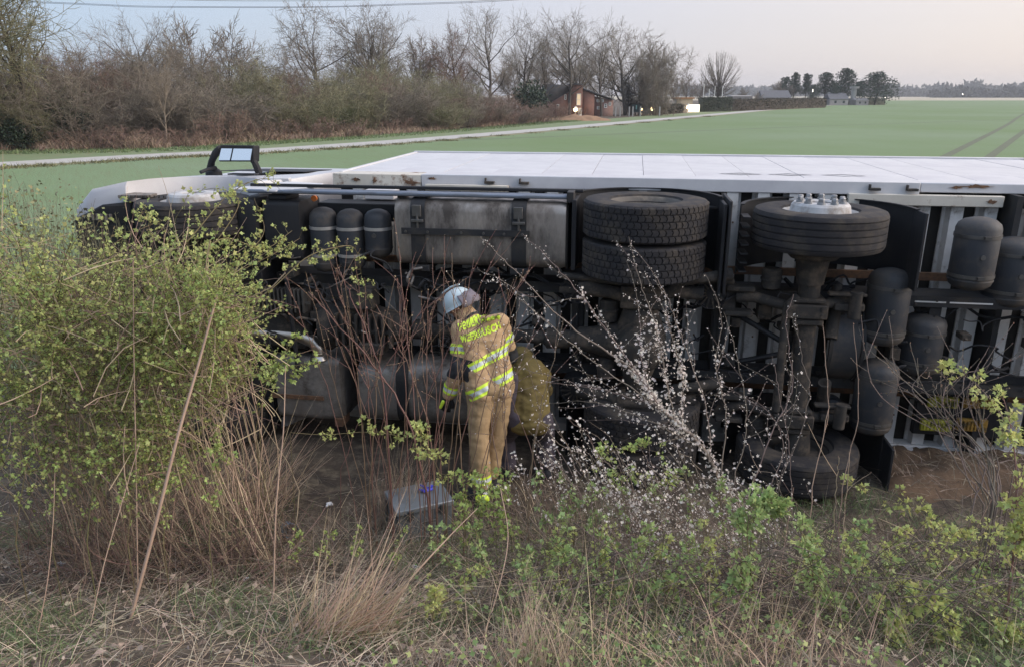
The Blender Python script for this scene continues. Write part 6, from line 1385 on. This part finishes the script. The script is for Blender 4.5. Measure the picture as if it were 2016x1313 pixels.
V, F = scatter((OVAL[0] * np.array([1.6, 1, 4]), OVAL[1]), BPs, rng.normal(0, 1, (len(BPs), 3)), rng.uniform(.006, .011, len(BPs)), rng); props(link('buds', np_mesh('buds', V, F, leafm['bloom']), None, o), kind='stuff')
# ---- leafy young shrubs in the right foreground
def lead_shrub(label, stems, seed, mt, nl, size=.036, cat='shrub', side=.07, bk='green', name='young_shrub'):
    rng = np.random.default_rng(seed); o = plant(name, label, cat); t_ = Tub(); P, D, S = [], [], []
    for pts, Ya, Yb, r in stems:
        C = spline([np.array(W(px, py, Y)) for (px, py), Y in zip(pts, np.linspace(Ya, Yb, len(pts)))], 7); g0 = gh(C[0][0], C[0][1]); C[0][2] = min(C[0][2], g0 - .02); t_.add(C, r, .0018); n = len(C)
        for k in range(int(nl * 1.5)):
            t = rng.uniform(.25, 1) * (n - 1); i = min(int(t), n - 2); c = C[i] + (C[i + 1] - C[i]) * (t - i); s = norm(rng.normal(0, 1, 3) + np.array([0, -.2, .3])); e_ = c + s * rng.uniform(.3, 1) * side; t_.add(np.array([c, (c + e_) / 2, e_]), .0018, .0012); P.append(e_); D.append(s + np.array([0, 0, .3])); S.append(size * 1.4 * rng.uniform(.55, 1.2))
    link('stems', t_.mesh('stems', bark[bk], 5), None, o); leaf_objects(o, P[:290], D[:290], S[:290], mt, rng)
    if len(P) > 290:
        P2, D2, S2 = np.array(P[290:]), np.array(D[290:]), np.array(S[290:]); r3 = lambda a: np.repeat(a, 4, 0); V, F = scatter(LOBED, r3(P2) + rng.normal(0, .012, (len(P2) * 4, 3)), r3(D2) + rng.normal(0, .8, (len(P2) * 4, 3)), r3(S2) * .8, rng); props(link('foliage', np_mesh('foliage', V, F, mt), None, o), kind='stuff')
    return o
br, yl, fr_ = leafm['bright'], leafm['yellow'], leafm['fresh']
lead_shrub('upright leafy shoot standing just below the lower rear wheel', [([(1500, 1330), (1490, 1200), (1472, 1080), (1478, 1000), (1500, 985)], 3.0, 3.3, .006), ([(1495, 1250), (1460, 1150), (1462, 1060), (1450, 1010)], 3.0, 3.3, .003), ([(1478, 1030), (1520, 990), (1545, 1000)], 3.25, 3.3, .003)], 601, br, 20, .030)
lead_shrub('reddish shoot with bright leaves at the right edge', [([(1975, 1340), (1985, 1180), (1998, 1060), (2000, 930), (1990, 840), (1975, 780)], 3.2, 3.6, .007), ([(1990, 1150), (2010, 1060), (2030, 980)], 3.2, 3.4, .003)], 602, yl, 22, .030, bk='budtwig')
lead_shrub('spreading leafy shoots right of the upright shoot', [([(1640, 1330), (1612, 1200), (1590, 1080), (1570, 1030)], 3.0, 3.4, .004), ([(1680, 1320), (1660, 1180), (1690, 1080), (1700, 1030)], 3.1, 3.5, .004), ([(1700, 1320), (1640, 1200), (1600, 1120), (1610, 1060)], 3.0, 3.3, .003)], 603, br, 11, .032)
lead_shrub('low leafy shoots near the bottom right corner', [([(1900, 1330), (1880, 1260), (1850, 1200), (1790, 1170)], 2.9, 3.2, .004), ([(1850, 1330), (1960, 1270), (1990, 1220)], 2.9, 3.1, .004), ([(1800, 1330), (1760, 1250), (1740, 1180)], 2.9, 3.2, .003)], 604, yl, 12, .036)
lead_shrub('thin arching branch with sparse leaves beside the soil mound', [([(1980, 1100), (1860, 1050), (1790, 990), (1720, 960), (1650, 950)], 4.2, 4.6, .003), ([(2000, 1000), (1930, 1030), (1830, 1060), (1770, 1080)], 4.0, 4.3, .003)], 605, yl, 12, .034)
lead_shrub('leafy shoots in the bottom centre below the blossom', [([(1100 + dx, 1330), (1090 + dx * 1.2, 1200), (1060 + dx * 1.5, 1100), (1050 + dx * 1.7, 1010 + abs(dx) * .3)], 3.2, 3.7, .004) for dx in (-120, -70, -20, 30, 80, 130, 190)], 606, br, 17, .028)
lead_shrub('leafy shoots around the boots of the bending person', [([(950 + dx, 1120), (945 + dx, 1040), (935 + dx, 980), (925 + dx, 930)], 4.1, 4.4, .003) for dx in (-30, 0, 30, 60)], 607, fr_, 12, .030)
lead_shrub('fresh green shoots filling the gap under the blossom', [([(1180 + dx, 1180), (1170 + dx, 1080), (1160 + dx, 1000), (1150 + dx, 930)], 3.9, 4.2, .003) for dx in (-90, -40, 10, 70, 130, 200, 260)], 608, br, 11, .025)
lead_shrub('green shoot among the stalks at the bottom centre left', [([(820, 1330), (850, 1220), (860, 1170), (855, 1150)], 3.0, 3.2, .003), ([(700, 1300), (800, 1240), (880, 1180), (960, 1120)], 3.1, 3.5, .003)], 609, yl, 12, .026)
lead_shrub('thin bramble shoot crossing in front of the silver tank', [([(560, 850), (640, 855), (720, 850), (790, 860), (850, 900)], 4.4, 4.5, .003), ([(880, 1000), (865, 930), (835, 870), (820, 840)], 4.4, 4.5, .003)], 610, yl, 14, .028)
lead_shrub('leaves hanging in front of the muffler and exhaust', [([(500, 800), (540, 740), (600, 715), (640, 720)], 4.5, 4.7, .003), ([(500, 860), (520, 780), (560, 700), (590, 660)], 4.5, 4.7, .003)], 611, fr_, 12, .026)
lead_shrub('small leafy twigs in front of the lower drive wheels', [([(1130, 960), (1180, 900), (1240, 880), (1300, 890)], 4.4, 4.5, .003), ([(1150, 1000), (1200, 950), (1280, 940), (1340, 930)], 4.3, 4.4, .003)], 612, fr_, 14, .028)
lead_shrub('bright leaves in front of the wheel chocks', [([(2010, 900), (1960, 800), (1900, 740), (1840, 735)], 4.4, 4.7, .004), ([(2010, 960), (1990, 860), (1960, 790)], 4.3, 4.5, .004)], 613, yl, 8, .034, bk='thorn')
lead_shrub('green leafy growth across the lower right between the dead stems', [([(1380 + dx, 1340), (1390 + dx, 1260), (1380 + dx * 1.02, 1180), (1400 + dx * 1.03, 1120)], 2.9, 3.4, .003) for dx in (-330, -250, -170, -90, -10, 160, 250, 340, 430, 520, 600)], 614, br, 15, .024, side=.13)
lead_shrub('yellowish leafy shoots scattered through the right foreground', [([(1300 + dx, 1240), (1310 + dx, 1160), (1290 + dx, 1090), (1310 + dx, 1040)], 3.3, 3.8, .003) for dx in (-200, -100, 0, 90, 300, 380, 460, 560, 640)], 615, yl, 13, .026, side=.09)
lead_shrub('green leafy growth left of the tool box foot', [([(640 + dx, 1130), (645 + dx, 1080), (650 + dx, 1040)], 4.0, 4.2, .002) for dx in (-60, 0, 60, 140)], 616, fr_, 6, .02, side=.06)
# bare twiggy shrub at the right
bud_shrub('bare grey twiggy shrub in front of the wheel chocks at the right', [([(1960 + rs.normal(0, 20), 1010), (1930 + rs.normal(0, 20), 900), (1860 + 160 * (k / 15 - .5) + rs.normal(0, 20), 780), (1700 + 330 * k / 15 + rs.normal(0, 15), rs.uniform(620, 800))], 4.3, 4.8, rs.uniform(.003, .007)) for k in range(16)], 505, bark['thorn'], leafm['bud'], None, (2, 6))
bud_shrub('bare thin rods rising beside the lower rear wheel', [([(1500 + dx, 1130), (1510 + dx, 960), (1540 + dx, 800), (1530 + dx, 640)], 4.3, 4.7, .004) for dx in (90, 150)] + [([(1660, 1080), (1663, 1000), (1672, 890)], 4.0, 4.1, .004), ([(1640, 1060), (1645, 960), (1652, 900)], 4.1, 4.2, .003)], 506, bark['straw'], leafm['bud'], None, (0, 2))
# ---- dry stalks
def stalk(pts, Ya, Yb, r, label, r1=.002):
    C = spline([np.array(W(px, py, Y)) for (px, py), Y in zip(pts, np.linspace(Ya, Yb, len(pts)))], 8); dz = C[0][2] - gh(C[0][0], C[0][1]) + .01; C[:, 2] -= dz * np.linspace(1, 0, len(C)) if dz > 0 else 0; t_ = Tub(); t_.add(C, r, r1); o = link('dry_stalk', t_.mesh('dry_stalk', bark['straw'], 6)); props(o, label, 'stalk')
stalk([(236, 1105), (290, 950), (340, 800), (385, 690), (428, 580)], 3.4, 3.9, .010, 'thickest pale dry stalk leaning right through the green bush', .006)
stalk([(241, 1000), (246, 760), (253, 640), (262, 510)], 3.8, 4.0, .004, 'thin pale vertical stalk left of the thickest one')
stalk([(532, 1140), (540, 960), (556, 830), (562, 720)], 3.6, 4.0, .005, 'upright thin stalk right of the reed bundle', .0025)
stalk([(930, 1313), (975, 1180), (1000, 1060), (985, 960)], 3.0, 3.6, .004, 'thin stalk rising from the bottom centre')
stalk([(1720, 1313), (1780, 1220), (1830, 1150), (1880, 1100)], 3.0, 3.4, .005, 'pale straight stalk leaning right at the bottom right')
stalk([(1755, 1313), (1700, 1200), (1668, 1140)], 3.0, 3.2, .005, 'pale stalk leaning left at the bottom right')
stalk([(700, 1300), (800, 1150), (880, 1060), (940, 1000)], 3.1, 3.8, .005, 'long dry stalk leaning right across the bottom centre')
stalk([(60, 1190), (85, 1100), (100, 1010), (108, 930)], 3.2, 3.5, .003, 'straight thin stalk at the left edge', .001)
stalk([(160, 1150), (195, 1050), (235, 960), (275, 870)], 3.3, 3.8, .003, 'thin stalk leaning right below the green bush')
def gy0(px, py):                                 # distance at which the sight line through a point meets the bank
    Y = 2.0
    while Y < 6.5:
        p = W(px, py, Y)
        if p[2] <= gh(p[0], p[1]): return Y
        Y += .02
    return Y
def tussock(label, px, py, n, lens, tilt, spread, mt, wd=.006, seed=1, rad=.12, droop=.4, cat='grass tussock', nm='grass_tussock'):
    rng = np.random.default_rng(seed); Yc = gy0(px, py); x, y = tx(px, Yc), Yc; P = np.stack([x + rng.normal(0, rad, n), y + rng.normal(0, rad * .7, n), np.zeros(n)], 1); P[:, 2] = gz(P) - .02
    D = rng.normal(0, spread, (n, 3)) + np.array(tilt); V, F = blades(P, D, rng.uniform(*lens, n) * rng.uniform(.6, 1, n), rng.uniform(.5, 1.2, n) * wd, rng, droop * rng.uniform(.3, 1.6), 5); o = link(nm, np_mesh(nm, V, F, mt)); props(o, label, cat, kind=None); return o
tussock('pale tan dry grass tussock fanning up to the right below the tool box', 575, 1250, 330, (.35, .85), (.50, .05, .75), .27, leafm['tan'], .0065, 701, .12, .35)
tussock('reddish dry reed bundle leaning right in front of the muffler', 400, 1000, 130, (.6, 1.2), (.50, .05, 1), .20, leafm['tan'], .009, 702, .16, .18)
tussock('second dry reed bundle below the green bush', 320, 1010, 170, (.4, .95), (.42, .0, .9), .3, leafm['tan'], .007, 703, .22, .3)
tussock('loose dry grass under the shrub at the left edge', 90, 1040, 220, (.25, .6), (.1, 0, .8), .5, leafm['grassd'], .005, 704, .3, .6)
tussock('reddish dead grass at the foot of the green bush', 200, 1000, 420, (.3, .9), (.35, 0, .9), .32, leafm['grassd'], .006, 712, .35, .6)
tussock('dry grass tussock at the bottom centre', 1040, 1330, 260, (.25, .6), (.10, .2, .9), .22, leafm['grassd'], .0045, 705, .08, .3)
tussock('small dry grass tussock at the bottom edge left of the centre', 790, 1320, 160, (.12, .35), (.2, .1, .8), .4, leafm['grassd'], .0045, 706, .10, .5)
tussock('olive stems and straw at the foot of the budding shrub', 740, 1040, 170, (.5, 1.25), (.10, .05, 1), .16, leafm['grassd'], .006, 707, .07, .2)
tussock('dry straw standing between the green bush and the tool box', 640, 1080, 170, (.25, .7), (.25, .05, .9), .35, leafm['grassd'], .005, 716, .28, .4)
tussock('dry straw standing right of the tool box', 1010, 1060, 200, (.3, .8), (-.1, .05, .9), .35, leafm['grassd'], .005, 717, .3, .4)
lead_shrub('small green shoots rising from the straw below the green bush', [([(120 + dx, 1080), (128 + dx, 1000), (140 + dx, 930), (150 + dx, 880)], 3.7, 3.9, .003) for dx in (-90, -20, 50, 130, 200, 290)], 617, fr_, 12, .02, side=.08)
tussock('dry tangle under the bending person', 985, 1010, 140, (.2, .5), (.0, .05, .8), .5, leafm['reed'], .005, 708, .25, .5)
tussock('dead grass tangle below the lower rear wheel', 1600, 1120, 420, (.25, .6), (-.4, .1, .35), .4, leafm['litter'], .005, 709, .4, .5)
tussock('dead grass tangle in front of the soil mound', 1870, 1130, 520, (.25, .65), (-.5, .1, .3), .45, leafm['litter'], .005, 710, .5, .5)
tussock('dry grass in the bottom right corner', 1790, 1300, 240, (.2, .5), (-.2, .1, .7), .4, leafm['grassd'], .0045, 711, .3, .4)
# ---- tangle of dead stems at the right, and dead brambles under the blossom
def tangle(label, n, px0, px1, py0, py1, Y0_, Y1_, mt, seed, L=(.3, .9), r=.0028, zup=.3, nm='dead_stems', top=.38):
    rng = np.random.default_rng(seed); t_ = Tub()
    for k in range(n):
        px, py, Y = rng.uniform(px0, px1), rng.uniform(py0, py1), rng.uniform(Y0_, Y1_); p = np.array(W(px, py, Y)); g = gh(p[0], p[1])
        if p[2] < g: p[2] = g + rng.uniform(0, .08)
        if p[2] > g + top: p[2] = g + top * rng.random() ** 1.5
        d = norm(rng.normal(0, 1, 3) * np.array([1, .6, .55]) + np.array([0, 0, zup])); l = rng.uniform(*L); c = curve(p - d * l / 2, p + d * l / 2, rng.normal(0, .1 * l, 3), 7); c[:, 2] = np.maximum(c[:, 2], gz(c) + .01); t_.add(c, r * rng.uniform(.6, 1.3), r * .5)
    o = link(nm, t_.mesh(nm, mt, 3)); props(o, label, 'undergrowth', kind='stuff')
tangle('tangle of dead stems in the right foreground', 800, 1000, 2080, 960, 1300, 2.9, 4.6, mat('grey_dead_stem', (.15, .115, .095), (.09, .07, .058), 5, .9, island=.4), 801)
tangle('pale dry stems lying through the right foreground', 170, 900, 2080, 1000, 1320, 2.7, 4.3, bark['straw'], 802, (.2, .8), .0018)
tangle('dead bramble stems at the foot of the budding shrub', 380, 560, 1200, 800, 1060, 4.0, 5.0, bark['grey'], 803, (.2, .7), .0022, .3, 'dead_stems', .3)
tangle('dead stems inside the green bush', 500, -40, 560, 620, 960, 3.9, 4.9, bark['red'], 804, (.3, .9), .003, .8)
# ---- ground cover on the bank
def cover(n, x0, x1, y0, y1, seed, mask=None):
    rng = np.random.default_rng(seed); P = np.stack([rng.uniform(x0, x1, n), rng.uniform(y0, y1, n), np.zeros(n)], 1)
    if mask is not None: m = np.array([mask(p[0], p[1]) for p in P]); P = P[rng.random(len(P)) < m]
    P[:, 2] = gz(P); return P, rng
nz = lambda x, y, s, k: noise.noise(Vector((x * s, y * s, k)))
P, rng = cover(30000, -4.6, 4.9, 2.0, 6.3, 21, lambda x, y: (.8 if x < .3 else .42) if y < 4.9 else .15); n = len(P)
V, F = blades(P + np.array([0, 0, .012]), rng.normal(0, 1, (n, 3)) * np.array([1, 1, .16]) + np.array([0, 0, .10]), rng.uniform(.08, .34, n), rng.uniform(.0025, .006, n), rng, .15, 3)
props(link('straw_litter', np_mesh('straw_litter', V, F, leafm['litter'])), 'cut straw and dead grass lying over the bank', 'litter', kind='stuff')
P, rng = cover(52000, -4.4, 4.8, 2.0, 5.9, 22, lambda x, y: max(.03, min(1, .22 + 2.4 * nz(x, y, 1.1, 5) + (.3 if (x < -1.2 and 2.9 < y < 3.7) else 0) + (.25 if x > 1.2 else 0)))); n = len(P)
V, F = blades(P, rng.normal(0, .45, (n, 3)) + np.array([0, 0, 1]), rng.uniform(.05, .20, n), rng.uniform(.003, .006, n), rng, .6, 4)
props(link('bank_grass', np_mesh('bank_grass', V, F, leafm['grassg'])), 'patchy green grass on the roadside bank', 'grass', kind='stuff')
P, rng = cover(9000, -4.4, 4.8, 2.0, 5.6, 23, lambda x, y: max(.1, min(1, .4 + 2 * nz(x, y, .9, 15)))); n = len(P)
V, F = blades(P, rng.normal(0, .5, (n, 3)) + np.array([.1, 0, .9]), rng.uniform(.08, .30, n), rng.uniform(.0025, .0045, n), rng, .6, 5)
props(link('long_dry_grass', np_mesh('long_dry_grass', V, F, leafm['grassd'])), 'scattered long dry grass on the bank', 'grass', kind='stuff')
P, rng = cover(9000, -.6, 4.8, 2.2, 4.9, 24, lambda x, y: max(.05, min(1, .35 + 2.4 * nz(x, y, 1.4, 33)))); n = len(P); P[:, 2] += rng.uniform(.02, .22, n)
V, F = scatter(LOBED, P, rng.normal(0, 1, (n, 3)) + np.array([0, 0, .5]), rng.uniform(.012, .03, n), rng, 1); props(link('low_leafy_weeds', np_mesh('low_leafy_weeds', V, F, leafm['bright'])), 'low green leafy weeds between the grass on the right', 'weeds', kind='stuff')
P, rng = cover(1500, -4.4, 4.0, 2.0, 4.6, 25, None); n = len(P); P[:, 2] += .012
V, F = scatter(OVAL, P, rng.normal(0, 1, (n, 3)) * np.array([1, 1, .2]), rng.uniform(.02, .06, n), rng, 1.5); props(link('dead_leaves', np_mesh('dead_leaves', V, F, leafm['litter'])), 'dead brown leaves lying on the bank', 'litter', kind='stuff')
tussock('long pale grass standing at the bottom centre right', 1180, 1330, 90, (.3, .75), (.05, .1, 1), .25, leafm['tan'], .0045, 713, .2, .35)
tussock('long pale grass at the bottom right of the centre', 1440, 1330, 80, (.3, .7), (-.25, .1, 1), .25, leafm['tan'], .0045, 714, .22, .35)
tussock('thin pale grass at the bottom right', 1680, 1320, 80, (.3, .75), (.3, .1, 1), .25, leafm['tan'], .0045, 715, .25, .3)
rng = np.random.default_rng(26); mv = [v.co for v in bpy.data.objects['soil_mound'].data.vertices]; ix = rng.integers(0, len(mv), 2600); P = np.array([mv[i][:] for i in ix]) + rng.normal(0, .04, (2600, 3)) * np.array([1, 1, .1]); P = P[P[:, 1] < 6.45]; n = len(P)
V, F = blades(P, rng.normal(0, 1, (n, 3)) * np.array([1, 1, .5]) + np.array([0, 0, .5]), rng.uniform(.05, .28, n), rng.uniform(.0025, .005, n), rng, .4, 4)
props(link('mound_grass', np_mesh('mound_grass', V, F, leafm['litter'])), 'dead grass lying on the soil pushed against the box', 'grass', kind='stuff')
# ---- thin air haze over the far fields
hz = MB().box((-3000, -60, -1), (3000, 2200, 45)).build('haze', None, None, 0)
hm_ = bpy.data.materials.new('thin_haze'); hm_.use_nodes = True; nt = hm_.node_tree; nt.nodes.clear(); o_ = nt.nodes.new('ShaderNodeOutputMaterial'); pv = nt.nodes.new('ShaderNodeVolumePrincipled'); pv.inputs['Color'].default_value = (.84, .86, .90, 1); pv.inputs['Density'].default_value = .00033; pv.inputs['Anisotropy'].default_value = .2
nt.links.new(pv.outputs[0], o_.inputs['Volume']); hz.data.materials.append(hm_); props(hz, 'thin evening haze over the fields', 'haze', kind='stuff')
